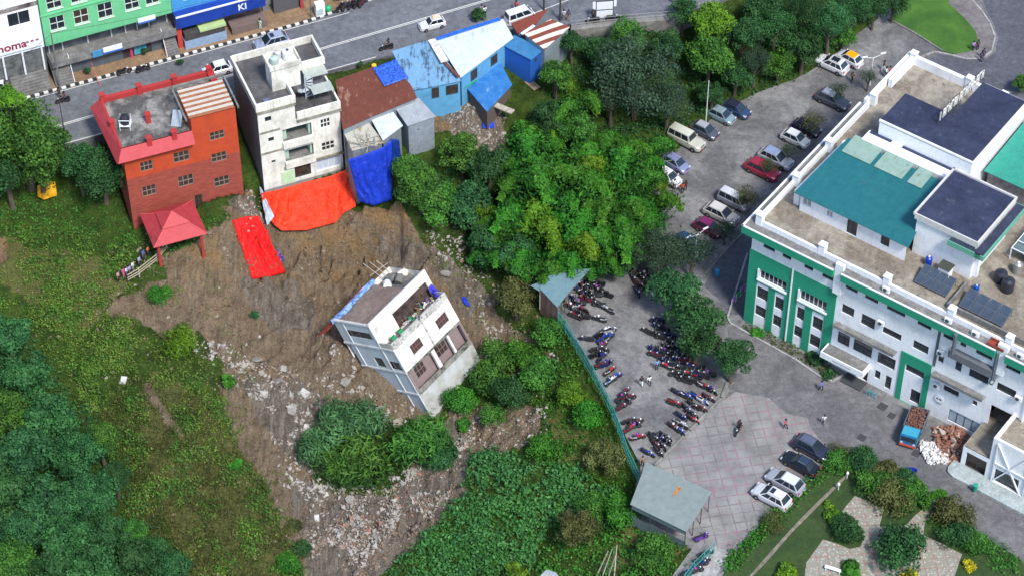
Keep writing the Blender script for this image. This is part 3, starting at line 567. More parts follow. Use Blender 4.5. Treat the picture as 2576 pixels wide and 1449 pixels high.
for i, (u, v, R, m_, kd, lb) in enumerate(SH):
    rk = 1.
    if kd == 'sparse1': kd, rk = 'sparse', 4.
    if kd == 'bush' and R > 1.2: kd, rk = 'bushl', 2.5
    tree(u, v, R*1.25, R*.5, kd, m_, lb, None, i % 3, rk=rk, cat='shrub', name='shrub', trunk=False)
# ---- bamboo
def plume_mesh(seed, L=8., droop=1.):
    r = np.random.RandomState(seed); n = int(700*L); t = r.rand(n)**.75
    # arching curve in xz plane
    bx = lambda t: L*(.12*t+.32*t**1.8); bz = lambda t: L*(1.2*t-.80*droop*t**2.7)
    c = np.stack([bx(t), np.zeros(n), bz(t)], 1); w = .3+.75*np.sin(np.pi*np.clip(t,0,1)**.85)
    a = r.rand(n)*6.28; w = w*(.75+.45*np.sin(t*19+seed*2)); rr = np.abs(r.normal(0,.62,n))*w
    off = np.stack([np.cos(a)*rr, np.sin(a)*rr*1.1, .2-.4*rr-.7*w*r.rand(n)], 1); ok = t > .22
    P = (c+off)[ok]; n2 = len(P)
    N = off[ok]/(np.linalg.norm(off[ok], axis=1)[:,None]+1e-6); N[:,2] += .7
    V = leaves(P, N, .28, 2.2, .9, r); T = np.clip(.05+.5*t[ok]+.55*np.clip((P[:,2]-c[ok][:,2])/w[ok]+.2,-.4,.6)+r.normal(0,.16,n2), 0, 1)  # tint lightens plume tops and darkens undersides, shading put into leaf colour
    return quads_mesh('plume', V, T)
PL = [plume_mesh(i, 8., [1.,.95,1.06,.9,1.1][i]) for i in range(5)]
CULM = plain((.12,.16,.05), .6, name='bamboo_culm')
def bamboo(u, v, h, n, label, mat='bamboo', az=None, group='bamboo clumps in the middle of the valley', loc=None, spread=6.28):
    x, y, z = G1(u, v, 0) if loc is None else loc
    t = thing('bamboo_clump', label, 'bamboo', (x, y, z), 0, group); mb = MB()
    for i in range(n):
        a = (az or 0)+(i/n-.5)*spread+R0.uniform(-.6,.6); s = h/8*R0.uniform(.6,1.15)
        p = link('plume', PL[R0.randrange(5)], t, LM[mat if R0.random() < .75 else ('lime' if R0.random() < .3 else 'vivid')])
        p.rotation_euler = (0,0,a); p.scale = (s*R0.uniform(.8,1.1), s*1.15, s); p.location = (math.cos(a)*.5+R0.uniform(-1.2,1.2), math.sin(a)*.5+R0.uniform(-1.2,1.2), -.3)
        q = [Vector((math.cos(a)*(.5+8*s*(.1*w+.5*w*w)), math.sin(a)*(.5+8*s*(.1*w+.5*w*w)), 8*s*(1.05*w-.95*w**2.6))) for w in (0,.25,.5,.75)]
        mb.path(q, .045, 5)
    mb.build('culm', [CULM], t)
D = -math.pi/2
bamboo(1330,600,11.3,15,'bamboo clump on the left of the grove above the rubble chute', az=D)
bamboo(1430,560,15,15,'tallest bamboo clump with hanging yellow green plumes in the grove centre', az=D)
bamboo(1530,590,14.5,15,'bamboo clump right of the grove centre over the tin shed', az=D)
bamboo(1600,560,10.3,15,'bamboo clump beside the car park edge', az=D)
bamboo(1260,590,8.8,13,'low bamboo clump at the left tip of the grove', az=D)
bamboo(1340,500,13,11,'bamboo clump at the back left of the grove', az=D)
bamboo(1500,490,14,12,'bamboo clump at the back of the grove below the dark tree', az=D)
bamboo(1610,470,9.9,12,'bamboo clump at the back right next to the cream jeep', az=D)
bamboo(1460,660,9.5,8,'bamboo clump drooping over the blue green tin shed', 'vivid', az=D)
bamboo(1380,650,9.0,7,'bamboo clump at the lower left of the tin shed', 'vivid', az=D)
bamboo(1395,705,8.5,8,'bamboo clump in front at the lower left of the grove', az=D)
bamboo(1480,690,8.5,7,'bamboo clump in front, right above the tin shed', az=D)
bamboo(1560,670,9,8,'bamboo clump in front at the lower right of the grove', az=D)
bamboo(1260,655,7.5,12,'low bamboo clump in front at the left tip', az=D)
bamboo(1365,335,6.5,6,'bamboo with yellow green plumes below the blue boarded shed', 'lime', az=D, spread=2.5)
bamboo(1455,300,9.3,9,'upright bright bamboo plume left of the big dark tree', 'bamboo', az=D, spread=4)
bamboo(1320,430,8.4,11,'bamboo below the gravel yard of the shacks', 'bamboo', az=D)
for u, v, h, m_, lb in ((1372,600,12.5,'lime','single yellow green bamboo plume arching down, left of the grove centre'),(1452,640,13.5,'lime','single yellow green bamboo plume arching down in the grove centre'),(1545,640,13,'bamboo','tall bamboo plume hanging down right of the grove centre'),(1290,640,10,'bamboo','tall bamboo plume hanging down at the left of the grove'),(1600,620,11,'bamboo','tall bamboo plume hanging down near the car park edge'),(1350,690,9.5,'bamboo','bamboo plume hanging down over the dark hollow'),(1420,520,13,'lime','yellow green bamboo plume on the crest of the grove')):
    bamboo(u, v, h, 3, lb, m_, az=D, spread=.25)
# ---- ground cover
def sample_poly(poly, dens):
    U = np.array(poly); u0, v0, u1, v1 = *U.min(0), *U.max(0)
    area = (u1-u0)*(v1-v0)/(21.5*21.5*.72); n = int(area*dens)
    u = rng.uniform(u0, u1, n); v = rng.uniform(v0, v1, n); k = inpoly(u, v, poly); return u[k], v[k]
def cover(name, label, polys, mat, dens, per, leaf, spread, h, elong=1.6, clump=0., kind='stuff', up=.4, jit=.7, avoid=None, onsoil=False):
    Vs, Ts = [], []
    for P in polys:
        u, v = sample_poly(P, dens); jj = 0 if avoid is not None else 55; x, y, z = G(u+fbm(u*.02+3, v*.02, 4)*jj, v+fbm(v*.02+8, u*.02, 4)*jj)
        if clump:
            k = fbm(x*.35+7, y*.35, 3)+rng.uniform(-.12,.12,len(x)) > clump-.25; x, y, z = x[k], y[k], z[k]
        s = gh(x, y, SOIL); k = (rng.rand(len(x)) > s*1.15) | onsoil; x, y, z = x[k], y[k], z[k]
        k = ~inpoly(x, y, FLATW) if avoid is None else np.ones(len(x), bool); x, y, z = x[k], y[k], z[k]
        if not len(x): continue
        if avoid is not None: z = np.full(len(x), float(avoid))
        sz = .6+.8*rng.rand(len(x)); tt = .3+.4*rng.rand(len(x))+.5*fbm(x*.2, y*.2, 2)
        for _ in range(per):
            n = len(x); o = rng.normal(0, spread, (n,3))*sz[:,None]; o[:,2] = np.abs(rng.rand(n))*h*sz
            Pn = np.stack([x, y, z], 1)+o; Nn = np.stack([o[:,0], o[:,1], np.full(n, spread)], 1)/spread
            Vs.append(leaves(Pn, Nn*.5, leaf, elong, jit, rng, up)); Ts.append(np.clip(tt+rng.normal(0,.15,n), 0, 1))
    V = np.concatenate(Vs); me = quads_mesh(name, V, np.concatenate(Ts), LM[mat]); o = bpy.data.objects.new(name, me); COL.objects.link(o)
    return props(o, label, 'plants', kind=kind)
cover('taro_field', 'dense field of dark green broad leaves below the rubble', [[(1130,1180),(1200,1130),(1420,1180),(1560,1240),(1560,1330),(1380,1330),(1340,1449),(980,1470),(1000,1400),(1110,1320)],[(1170,1080),(1290,1140),(1300,1200),(1180,1180)]], 'taro', 9, 4, .42, .26, .9, 1.8, clump=.02, avoid=None)
cover('weeds', 'green weeds and creepers on the left slope', [[(-20,560),(330,600),(330,700),(420,690),(450,850),(330,800),(300,830),(440,900),(560,1000),(600,1130),(560,1200),(440,1050),(330,960),(250,1060),(60,800),(-20,780)]], 'grass', 5.5, 5, .26, .26, .45, 2.2, clump=.17)
cover('weeds', 'low dark weeds under the trees left of the red house', [[(-20,480),(330,500),(350,610),(520,560),(600,530),(560,600),(400,640),(330,640),(-20,620)]], 'green', 6, 4, .26, .28, .25, 1.8, clump=.1)
cover('dry_grass', 'yellow brown grass on the slope left of the gully', [[(330,960),(560,1010),(620,1150),(740,1320),(780,1470),(430,1470),(330,1330),(300,1180),(250,1060)]], 'olive', 10, 5, .45, .22, .5, 5, clump=.0, up=.0, jit=1.)
cover('weeds', 'green tufts among the dry grass left of the gully', [[(330,960),(560,1010),(620,1150),(740,1320),(780,1470),(430,1470),(330,1330),(300,1180),(250,1060)],[(-20,580),(330,620),(330,690),(200,860),(60,780),(-20,720)],[(1380,1050),(1480,1080),(1480,1160),(1400,1160)],[(440,560),(640,520),(660,560),(430,700)]], 'green', 3.5, 5, .34, .26, .5, 2.5, clump=.3)
cover('weeds', 'scrub on the debris slope beside the green fence', [[(1210,880),(1400,790),(1440,860),(1530,1000),(1600,1210),(1570,1260),(1420,1180),(1370,1100),(1280,1010),(1120,1030),(1100,1090),(1150,990)]], 'vivid', 4.5, 5, .32, .3, .5, 1.8, clump=.15)
cover('weeds', 'dark scrub at the bottom beside the tin shed', [[(1560,1230),(1600,1290),(1740,1350),(1690,1470),(1340,1470),(1400,1330),(1540,1330)]], 'green', 4.5, 5, .36, .3, .6, 1.7, clump=.1)
cover('undergrowth', 'dark undergrowth on the slope below the road and shacks', [[(1440,75),(1720,45),(2200,-10),(2200,50),(2080,155),(1900,235),(1790,290),(1680,380),(1660,470),(1590,560),(1440,700),(1380,740),(1270,700),(1180,620),(1010,480),(1060,430),(1180,390),(1280,370),(1420,170)]], 'dark', 4, 5, .34, .32, .7, 1.7)
cover('reeds', 'dark bushy growth around the reed thicket', [[(790,1040),(960,1040),(1000,1090),(1130,1070),(1130,1150),(1000,1200),(960,1240),(860,1230),(790,1180)]], 'dark', 4, 6, .5, .3, .8, 4)
cover('undergrowth', 'dark undergrowth beneath the lower left forest', [[(-20,800),(60,810),(250,1070),(330,1200),(430,1400),(500,1470),(-20,1480)]], 'dark', 1.6, 5, .4, .4, .8, 1.7)

cover('weeds', 'green creepers between the upper slope and the gully', [[(240,780),(350,800),(450,860),(560,920),(600,1040),(560,1120),(430,1010),(330,960),(250,900)]], 'grass', 7, 5, .27, .26, .4, 2., clump=.1)
cover('scrub', 'knee high scrub clumps over the left slope', [[(-20,600),(300,620),(400,720),(350,800),(440,900),(560,1000),(620,1130),(740,1320),(780,1460),(470,1460),(340,1300),(250,1060),(60,800),(-20,780)]], 'grass', 1.8, 18, .26, .42, .7, 1.8, clump=.26)
cover('scrub', 'darker scrub clumps over the left slope', [[(-20,560),(330,590),(420,700),(450,850),(330,800),(300,830),(440,900),(560,1000),(620,1150),(740,1320),(780,1460),(470,1460),(340,1300),(250,1060),(60,800),(-20,780)]], 'green', 1.4, 18, .3, .5, .9, 1.8, clump=.3)

cover('weeds', 'thin weeds creeping onto the bare scar', [[(300,700),(600,600),(560,700),(620,900),(700,1100),(760,1300),(700,1300),(560,1040),(500,850),(300,860)],[(1000,560),(1130,640),(1260,760),(1400,900),(1200,900),(1150,760)],[(1100,1020),(1380,1000),(1360,1120),(1160,1140)]], 'grass', 1.6, 6, .26, .3, .4, 2.2, clump=.3, onsoil=True)

cover('creepers', 'lighter creepers patched over the taro field', [[(1130,1180),(1200,1130),(1420,1180),(1560,1240),(1560,1330),(1380,1330),(1340,1449),(980,1470),(1000,1400),(1110,1320)]], 'vivid', 3.5, 6, .24, .35, .95, 2, clump=.22)
# ------------------------------------------------------------ building helpers
GLASS = plain((.02,.025,.035), .12, var=.3, s=1, name='dark_glass', spec=.8)
GLASSR = plain((.05,.035,.03), .3, var=.4, s=2, name='dim_room')
WHT = wallm((.79,.82,.85), (.34,.36,.37), .45, .45, .7, name='white_paint')
WHT2 = plain((.74,.77,.80), .6, var=.06, name='white_trim')
DFR = plain((.05,.07,.07), .5, name='dark_frame')
def fr(F, z=0): return dict(loc=(F[0], F[1], z), rz=F[2])
def front(z=0, b=0): return plane_((0,b,z), (1,0,0), (0,-1,0))
def left(a=0, z=0): return plane_((a,0,z), (0,1,0), (-1,0,0))
def right(a, z=0): return plane_((a,0,z), (0,1,0), (1,0,0))
def window(t, pl, a0, a1, z0, z1, nx=2, nz=1, fm=None, gm=None, rev=.16, w=.055, name='window', sill=None, bars=0, bm=None):
    mb = MB(); mb.pbox(pl, a0, a1, z0, z1, -rev-.03, -rev)
    o = mb.build(name, [gm or GLASS], t); f = MB()
    for i in range(nx+1):
        x = a0+(a1-a0-w)*i/nx; f.pbox(pl, x, x+w, z0, z1, -rev+.002, -rev+.06)
    for j in range(nz+1):
        z = z0+(z1-z0-w)*j/nz; f.pbox(pl, a0+w, a1-w, z, z+w, -rev+.004, -rev+.055)
    f.build('frame', [fm or DFR], o)
    if bars:
        g = MB()
        for i in range(bars): x = a0+(a1-a0)*(i+.5)/bars; g.pbox(pl, x-.015, x+.015, z0+.01, z1-.01, -.05, -.02)
        g.build('window_bars', [bm or DFR], o)
    if sill:
        g = MB(); g.pbox(pl, a0-.1, a1+.1, z0-.09, z0-.005, .003, .14); g.build('sill', [sill], o)
    return o
def mesh_part(name, mats, t, fn, **k):
    mb = MB(); fn(mb); return mb.build(name, mats, t, **k)
# ------------------------------------------------------------ hospital
GRN = wallm((.012,.27,.155), (.01,.12,.07), .3, name='green_paint')
DECK = slab((.42,.38,.31), (.26,.22,.17), (.11,.095,.08), s=.3, s2=.8, lo=.42, hi=.6, name='weathered_roof_deck')
NAVY = slab((.030,.036,.08), (.055,.065,.125), (.12,.13,.18), s=.2, s2=.8, name='navy_membrane', bs=.1, rough=.5)
LEDG = slab((.22,.22,.21), (.33,.33,.32), (.12,.12,.11), s=.5, name='grey_ledge')
H = thing('hospital_building', 'long white and green hospital block with flat roofs at the right', 'building', **fr(HF))
fp = front(); L = 46.
TOPW = [(1.5,3.0),(4.0,5.15),(6.85,8.0),(9.2,10.6),(12.2,13.75),(14.7,16.35),(17.45,19.75),(21.3,23.0),(24.5,25.8),(26.6,27.3),(28.5,30.5),(31.8,33.9),(36,38),(40,42)]
ZW = [(a,b,12.75,14.1) for a, b in TOPW]
R3 = [(12.1,13.65,8.9,10.25),(14.6,16.35,8.6,10.25),(17.35,19.7,8.9,9.9),(21.2,23.1,8.9,10.15),(24.4,25.05,8.8,9.9),(26.5,27.25,8.8,10.3),(28.2,30.55,8.9,10.1),(31.6,33.9,8.9,10.1),(36.5,39,8.9,10.1)]
R2 = [(12.05,13.6,3.95,5.8),(14.1,16.5,4.0,5.85),(17.25,19.5,3.95,5.7),(25.6,27.5,4.85,5.7),(29.25,29.8,4.9,5.6)]
R1 = [(17.2,17.9,1.4,2.7),(18.6,19.35,.65,2.7),(13.9,16.4,.05,2.1),(31.4,34.8,0.05,6.3)]
PN = [(1.25,2.7,4.6,6.4),(3.7,4.8,4.4,6.3),(6.6,7.55,4.5,6.4),(8.7,10.0,4.3,6.2),(1.25,2.65,1.8,3.4),(3.65,4.75,1.6,3.3),(6.5,7.55,1.6,3.3),(8.6,9.95,1.4,3.2)]
BG = [(1.4,4.9,7.75,9.15),(6.75,10.2,7.7,9.2)]
G2 = [(20.8,23.1,4.95,6.0),(21.85,23.05,.6,2.6)]; BW = [(26.75,30.6,.6,2.5)]
GREENS = [(.0,11.3,0,11.6),(20.05,23.85,0,7.7)]
holes = ZW+R3+R2+R1+PN+BG+G2+BW
mb = MB(); mb.wall(fp, 0, L, 0, 15.0, holes); mb.wall(left(), 0, 35, 0, 15.0, []); mb.quad((L,0,0),(L,35,0),(L,35,15),(L,0,15)); mb.quad((0,35,0),(0,35,15),(L,35,15),(L,35,0))
mb.build('wall', [WHT], H)
mb = MB()      # raised green surrounds: corner block and entrance bay, white window strips left open
def green(a0, a1, z1, gaps):
    A = [a0]+[x for g in gaps for x in g[:2]]+[a1]
    mb.wall(fp, a0, a1, 0, z1, gaps, rev=.1, d=.1)
    mb.pbox(fp, a0, a1, z1, z1+.002, 0, .1); mb.pbox(fp, a1-.002, a1, 0, z1, 0, .1)
def gdone(): 
    global mb
    mb.build('green_surround', [GRN], H); mb = MB()
green(-.1, 11.3, 11.6, [(1.15,2.75,0.01,7.1),(3.6,4.85,0.01,7.05),(6.45,7.6,0.01,7.1),(8.55,10.1,0.01,7.0),(1.35,4.95,7.7,9.2),(6.7,10.25,7.65,9.25)])
mb.pbox(left(), 0, 3.0, 0, 11.6, .0, .1); gdone()
green(20.05, 23.85, 7.7, [(20.7,23.15,0.01,6.05)])
mb.build('green_surround', [GRN], H)
for h in ZW: window(H, fp, *h, nx=2, nz=1)
for h in R3[:-1]+R2+R1[:2]: window(H, fp, *h, nx=2 if h[1]-h[0] > .8 else 1, nz=2 if h[3]-h[2] > 1.2 else 1)
window(H, fp, *R3[-1])
for h in PN: window(H, fp, *h, nx=2, nz=2)
for h in BG: window(H, fp, *h, nx=6, nz=1, fm=WHT2)
for h in G2+BW: window(H, fp, *h, nx=4 if h in BW else 2, nz=1, gm=plain((.35,.42,.48), .4, name='frosted_glass') if h in BW else None)
window(H, fp, *R1[2], nx=3, nz=1, gm=GLASSR, name='door', rev=.3)
mb = MB(); mb.pbox(fp, 31.4, 34.8, .05, 6.3, -2.6, -2.55); mb.build('stair_opening', [GLASSR], H)
# stepped white frames round the long windows
mb = MB()
for a0, a1, z0, z1 in BG: mb.pbox(fp, a0-.2, a1+.2, z0-.22, z0-.02, .1, .3); mb.pbox(fp, a0-.2, a0-.02, z0-.02, z1+.1, .1, .25)
for a, z in ((5.55,12),(35.2,14)): mb.pbox(fp, a, a+.14, 0, z, .105, .24)
mb.build('downpipe', [WHT2], H)
mb = MB(); mb.pbox(fp, 23.88, 24.2, 7.8, 14.3, .002, .07); mb.build('expansion_joint', [plain((.10,.12,.13), .7, name='joint')], H)
# projecting cornice (green fascia, grey top), broken where the photograph shows white piers
def cornice(a0, a1):
    mb = MB(); mb.mi = 0; mb.pbox(fp, a0, a1, 14.35, 15.42, .02, .95); mb.mi = 1; mb.pbox(fp, a0, a1, 15.42, 15.55, .8, .98)
    mb.mi = 2; mb.quad((a0,-.8,15.43),(a1,-.8,15.43),(a1,.28,15.43),(a0,.28,15.43)); mb.build('cornice', [GRN, WHT2, LEDG], H)
cornice(-.95, 10.9); cornice(11.9, 31.0); cornice(32.2, L)
mb = MB(); lp = left(); mb.mi = 0; mb.pbox(lp, 0, 24.5, 14.35, 15.42, .02, .9); mb.mi = 1; mb.pbox(lp, -.98, 24.5, 15.42, 15.55, .75, .97); mb.mi = 2; mb.quad((-.76,0,15.44),(0,0,15.44),(0,24.5,15.44),(-.76,24.5,15.44)); mb.build('cornice', [GRN, WHT2, LEDG], H)
for a, w in ((10.9,1.0),(31.0,1.2)):
    mb = MB(); mb.pbox(fp, a, a+w, 11.7, 16.2, .003, .5); mb.build('pier', [WHT], H)
# parapets
mb = MB()
for a0, a1 in ((.3,L),): mb.box(a0, a1, .28, .56, 15.0, 16.15)
mb.box(0, .32, .28, 24.6, 15.0, 16.1); mb.box(-.4, .0, 24.4, 35, 13, 16.4); mb.box(0, 12.6, 34.2, 34.7, 15.0, 16.5); mb.box(.2, .7, 29, 34.2, 15.0, 16.5)
mb.build('parapet', [WHT], H)
for a, b in ((.1,.2),(8.2,.25),(16.4,.25),(24.4,.25),(31.4,.25),(38.5,.25),(.0,15.1),(.0,25.),(7.6,34.1),(12.2,34),(.1,34.1),(.0,8)):
    mb = MB(); mb.box(a, a+.75, b, b+.7, 15.3, 16.9); mb.box(a-.06, a+.81, b-.06, b+.76, 16.9, 17.0); mb.build('parapet_post', [WHT2], H)
mb = MB(); mb.box(0, L, .5, 35, 14.6, 15.28); mb.build('roof_deck', [DECK], H)
mb = MB(); mb.box(23.8, L, 1.6, 1.8, 15.28, 16.1); mb.box(23.6, 23.8, 1.6, 6, 15.28, 16.0); mb.build('upstand', [LEDG], H)
# balcony ledges
for a0, a1, z in ((11.7,19.5,7.05),(24.3,30.6,7.0)):
    mb = MB(); mb.pbox(fp, a0, a1, z, z+.14, .02, 1.0); mb.pbox(fp, a0, a1, z+.14, z+.45, .93, 1.0); mb.build('ledge', [LEDG], H)
mb = MB(); mb.pbox(fp, 25.7, 31.0, 11.0, 12.0, .02, .75); mb.build('window_hood', [plain((.13,.14,.16), .6, name='hood')], H)
mb = MB(); mb.mi = 0; mb.pbox(fp, 11.0, 16.6, 2.35, 3.2, .02, 1.75); mb.mi = 1; mb.quad((11.2,-1.6,3.205),(16.4,-1.6,3.205),(16.4,-.05,3.205),(11.2,-.05,3.205)); mb.pbox(fp, 12.6, 15, 2.7, 2.78, 1.75, 1.77); mb.build('canopy', [WHT2, LEDG], H)
mb = MB(); mb.box(13.9,16.5,-1.7,-.1,0,.15); mb.build('door_step', [plain((.05,.055,.06), .8, name='step')], H)
mb = MB(); mb.path([(31.15,-.35,14.9),(31.15,-.35,10.4),(31.15,-.8,10.2)], .3, 8); mb.tube((26.4,-1.15,15.3),(26.4,-1.15,12.3),.24,.24,8); mb.build('vent_duct', [plain((.14,.17,.2), .5, .3, name='duct')], H)
# stair to the upper door
# teal roofed room on the terrace
TEAL = tin((.012,.125,.145), (.06,.12,.11), .2, math.radians(0), .3, (.02,.16,.175), rough=.45, s=.25)
PALE = tin((.22,.34,.28), (.12,.2,.14), .35, 0, .3, (.30,.42,.36))
mb = MB(); TW = [(3.1,4.2,16.4,17.5),(6.2,7.0,16.4,17.3),(8.9,10.2,15.35,17.6),(13.2,14.3,16.1,17.6)]
pr = front(0, 5.1); mb.wall(pr, 2.8, 16.4, 15.28, 18.1, TW); mb.quad((2.8,5.1,15.28),(2.8,5.1,18.1),(2.8,15,18.8),(2.8,15,15.28)); mb.build('terrace_room', [WHT], H)
for h in TW: window(H, pr, *h, nx=2, nz=1, fm=WHT2 if h[0] < 8 else DFR, gm=plain((.3,.32,.33), .5, name='curtain') if h[0] < 8 else None, name='window' if h != TW[2] else 'door')
mb = MB(); mb.prism([(2.3,4.45,18.15),(16.9,4.45,18.15),(15.2,14.9,19.0),(2.9,14.9,19.0)], 0, .08); mb.build('teal_roof', [TEAL], H)
for a0, a1 in ((3.4,7.1),(7.6,11.2),(11.9,13.7)):
    mb = MB(); mb.prism([(a0,12.6,18.95),(a1,12.6,18.95),(a1,15.6,19.2),(a0,15.6,19.2)], .02, .08); mb.build('roof_light', [PALE], H)
mb = MB(); mb.prism([(1.7,5.6),(2.4,5.6),(2.7,16),(1.9,16)], 15.28, 17.4); mb.build('gutter_wall', [WHT2], H)
# stair tower block
mb = MB(); mb.box(16.3, 23.5, 6.9, 15.0, 15.28, 20.9); mb.box(23.5, 24.0, 7.5, 8.0, 15.28, 19.5); mb.build('stair_tower', [WHT], H)
mb = MB(); mb.mi = 0; mb.box(16.0, 23.8, 6.7, 15.3, 20.9, 21.12); mb.mi = 1; mb.box(15.9, 16.1, 6.6, 15.4, 21.0, 21.35); mb.box(15.9, 23.9, 15.2, 15.4, 21.0, 21.35); mb.box(23.7, 23.9, 6.6, 15.2, 20.6, 21.3); mb.box(16.1, 23.7, 6.6, 6.75, 20.5, 21.3); mb.build('tower_roof', [NAVY, plain((.55,.55,.54), .7, name='pale_coping')], H)
mb = MB(); mb.mi = 0; mb.box(20.6, 24.6, 6.0, 6.59, 19.6, 20.3); mb.box(23.91, 25.0, 6.0, 15.6, 19.6, 20.3); mb.mi = 1; mb.box(20.7, 24.9, 6.1, 6.58, 20.31, 20.33); mb.box(23.92, 24.9, 6.6, 15.5, 20.31, 20.33); mb.build('tower_canopy', [plain((.12,.36,.26), .6, name='pale_green'), NAVY], H)
# upper block with navy roofs
mb = MB(); mb.box(5.4, 17.2, 17.2, 22.6, 15.28, 21.2); mb.box(11.8, 17.2, 22.6, 30, 15.28, 21.2); mb.build('upper_block', [WHT], H)
mb = MB(); mb.mi = 0; mb.box(5.4, 17.1, 17.4, 22.9, 21.2, 21.36); mb.box(11.6, 17.1, 22.9, 29.8, 21.2, 21.36)
mb.mi = 1; mb.box(5.3, 17.3, 17.2, 17.4, 21.1, 21.42); mb.build('navy_roof', [NAVY, WHT2], H)
mb = MB(); mb.mi = 1; mb.box(4.3, 17.0, 15.4, 17.2, 15.28, 19.3); mb.mi = 0
for a0, a1 in ((4.5,7.3),(8.7,15.6)): mb.box(a0, a1, 16.75, 17.19, 19.3, 19.32)
mb.build('light_well', [plain((.03,.04,.09), .6, name='slot'), WHT], H)
mb = MB(); mb.box(4.4, 5.4, 17.25, 22.5, 15.28, 17.6); mb.build('upstand', [NAVY], H)
# left side annexes (balconies on the car park side)
for b0, b1, z in ((18.6,21.6,12.6),(23.,26.5,13.2),(12.8,14.8,12.8),(8.2,10.6,13.2)):
    mb = MB(); mb.box(-1.7, -.05, b0, b1, 0 if b0 > 18 else z-2, z); mb.box(-1.75,-1.6,b0,b1,z,z+.5); mb.box(-1.6,-.05,b0,b0+.12,z,z+.5); mb.box(-1.6,-.05,b1-.12,b1,z,z+.5); mb.build('side_balcony', [WHT], H)
# right wing teal roofs, pergola
GTEAL = tin((.03,.26,.2), (.10,.16,.12), .25, 0, .3, (.04,.33,.24))
mb = MB(); mb.prism([(17.6,20,18.2),(40,20,18.2),(40,31,18.9),(17.6,31,18.9)], 0, .08); mb.build('teal_roof', [GTEAL], H)
mb = MB(); mb.box(17.9, 40, 20.6, 30.5, 15.28, 18.1); mb.build('rear_room', [plain((.2,.19,.19), .8, var=.4, s=1.5, name='shaded_clutter')], H)
mb = MB(); mb.box(24, 44, 30.6, 34.5, 15.28, 19.6); mb.build('rear_block', [WHT2], H)
mb = MB(); mb.mi = 0
for i in range(8): mb.box(25.5+i*1.5, 25.58+i*1.5, 12.2, 17.8, 16.9, 17.0)
for i in range(5): mb.box(25.5, 37, 12.2+i*1.4, 12.28+i*1.4, 17.0, 17.08)
for i in (25.5,31,37):
    for j in (12.2,17.7): mb.box(i, i+.1, j, j+.1, 15.28, 16.9)
mb.build('pergola', [WHT2], H); mb = MB(); mb.box(25.6, 37, 12.3, 17.7, 16.7, 16.74); mb.build('pergola_glazing', [plain((.12,.17,.19), .2, name='glazing')], H)
# rooftop sign seen from behind: a row of thin letter shapes on a raking frame
sg = thing('rooftop_sign', 'skeleton letter sign on a steel frame across the navy roof', 'sign', (*fw(HF, 11.0, 20.5), 21.4), HF[2]+math.radians(88))
mb = MB()
for i in range(5): mb.tube((i*2.4,0,0),(i*2.4,0,1.7),.05); mb.tube((i*2.4,0,1.5),(i*2.4,1.0,0),.035)
mb.tube((0,0,.6),(9.6,0,.6),.04); mb.tube((0,0,1.6),(9.6,0,1.6),.04); mb.build('frame', [plain((.06,.06,.08), .6, name='steel')], sg)
for i in range(16):
    mb = MB(); x = .1+i*.6; mb.box(x, x+.1, -.12, -.04, .5, 1.75)
    if i % 3: mb.box(x+.1, x+.42, -.12, -.04, 1.6, 1.75)
    if i % 2: mb.box(x+.1, x+.4, -.12, -.04, 1.05, 1.2); mb.box(x+.34, x+.44, -.12, -.04, .5, 1.6 if i % 4 else 1.0)
    mb.build('letter', [plain((.75,.74,.68), .5, name='letter_white')], sg)
def at_h(a, b, z): return (*fw(HF, a, b), z)
# rooftop equipment, each a thing
SOLAR = plain((.05,.07,.10), .15, var=.2, s=1.5, name='solar_glass', spec=.8)
for g, (a0, b0, st, n, nm) in enumerate(((18.9,2.9,1.02,4,'upper'),(24.6,2.6,1.36,4,'lower'))):
    for i in range(n):
        t = thing('solar_panel', f'{ORD[i]} tilted solar panel from the left in the {nm} roof row', 'solar panel', at_h(a0+i*st, b0, 15.3), HF[2], 'solar panels along the roof edge')
        w = st-.08; mb = MB(); M = Matrix.Rotation(math.radians(22), 4, 'X')
        mb.box(0, w, 0, 2.4, .25, .33, M); mb.build('frame', [plain((.16,.18,.2), .4, .5, name='alu')], t)
        mb = MB(); mb.box(.06, w-.06, .06, 1.17, .331, .345, M); mb.box(.06, w-.06, 1.23, 2.34, .331, .345, M); mb.build('glass', [SOLAR], t)
        mb = MB(); mb.tube((.1,2.1,0),(.1,2.1,1.0),.03); mb.tube((w-.1,2.1,0),(w-.1,2.1,1.0),.03); mb.build('support', [DFR], t)
def tank(name, label, a, b, r, h, mat, capm=None, z=15.3, cat='water tank', loc=None):
    t = thing(name, label, cat, loc or at_h(a, b, z), 0)
    mb = MB(); pr = [(r*.96,0),(r,.1)]
    for i in range(4): pr += [(r, .15+h*.7*(i+.1)/4), (r*1.03, .15+h*.7*(i+.5)/4), (r, .15+h*.7*(i+.9)/4)]
    pr += [(r*.95,h*.88),(r*.5,h*.98),(r*.42,h)]; mb.lathe(pr, n=20); mb.build('tank_body', [mat], t, smooth=True)
    mb = MB(); mb.lathe([(r*.3,h+.001),(r*.3,h+.08),(r*.1,h+.1)], n=14); mb.build('lid', [capm or mat], t, smooth=True)
    return t
BT = plain((.025,.027,.04), .35, name='black_plastic')
tank('water_tank', 'tall black ribbed water tank nearest the roof edge', 27.6, 7.9, .72, 1.7, BT)
tank('water_tank', 'black water tank standing behind the tall ribbed one', 26.3, 8.7, .72, 1.4, BT)
tank('water_tank', 'grey steel drum with pale lid behind the black tanks', 27.2, 10.9, .5, 1.5, plain((.35,.35,.36), .4, .5, name='steel_drum'), plain((.8,.76,.7), .5, name='lid'))
tank('blue_barrel', 'tall blue barrel with white lid against the stair tower', 18.8, 6.1, .38, 1.3, plain((.01,.05,.4), .3, name='blue_plastic'), WHT2, cat='barrel')
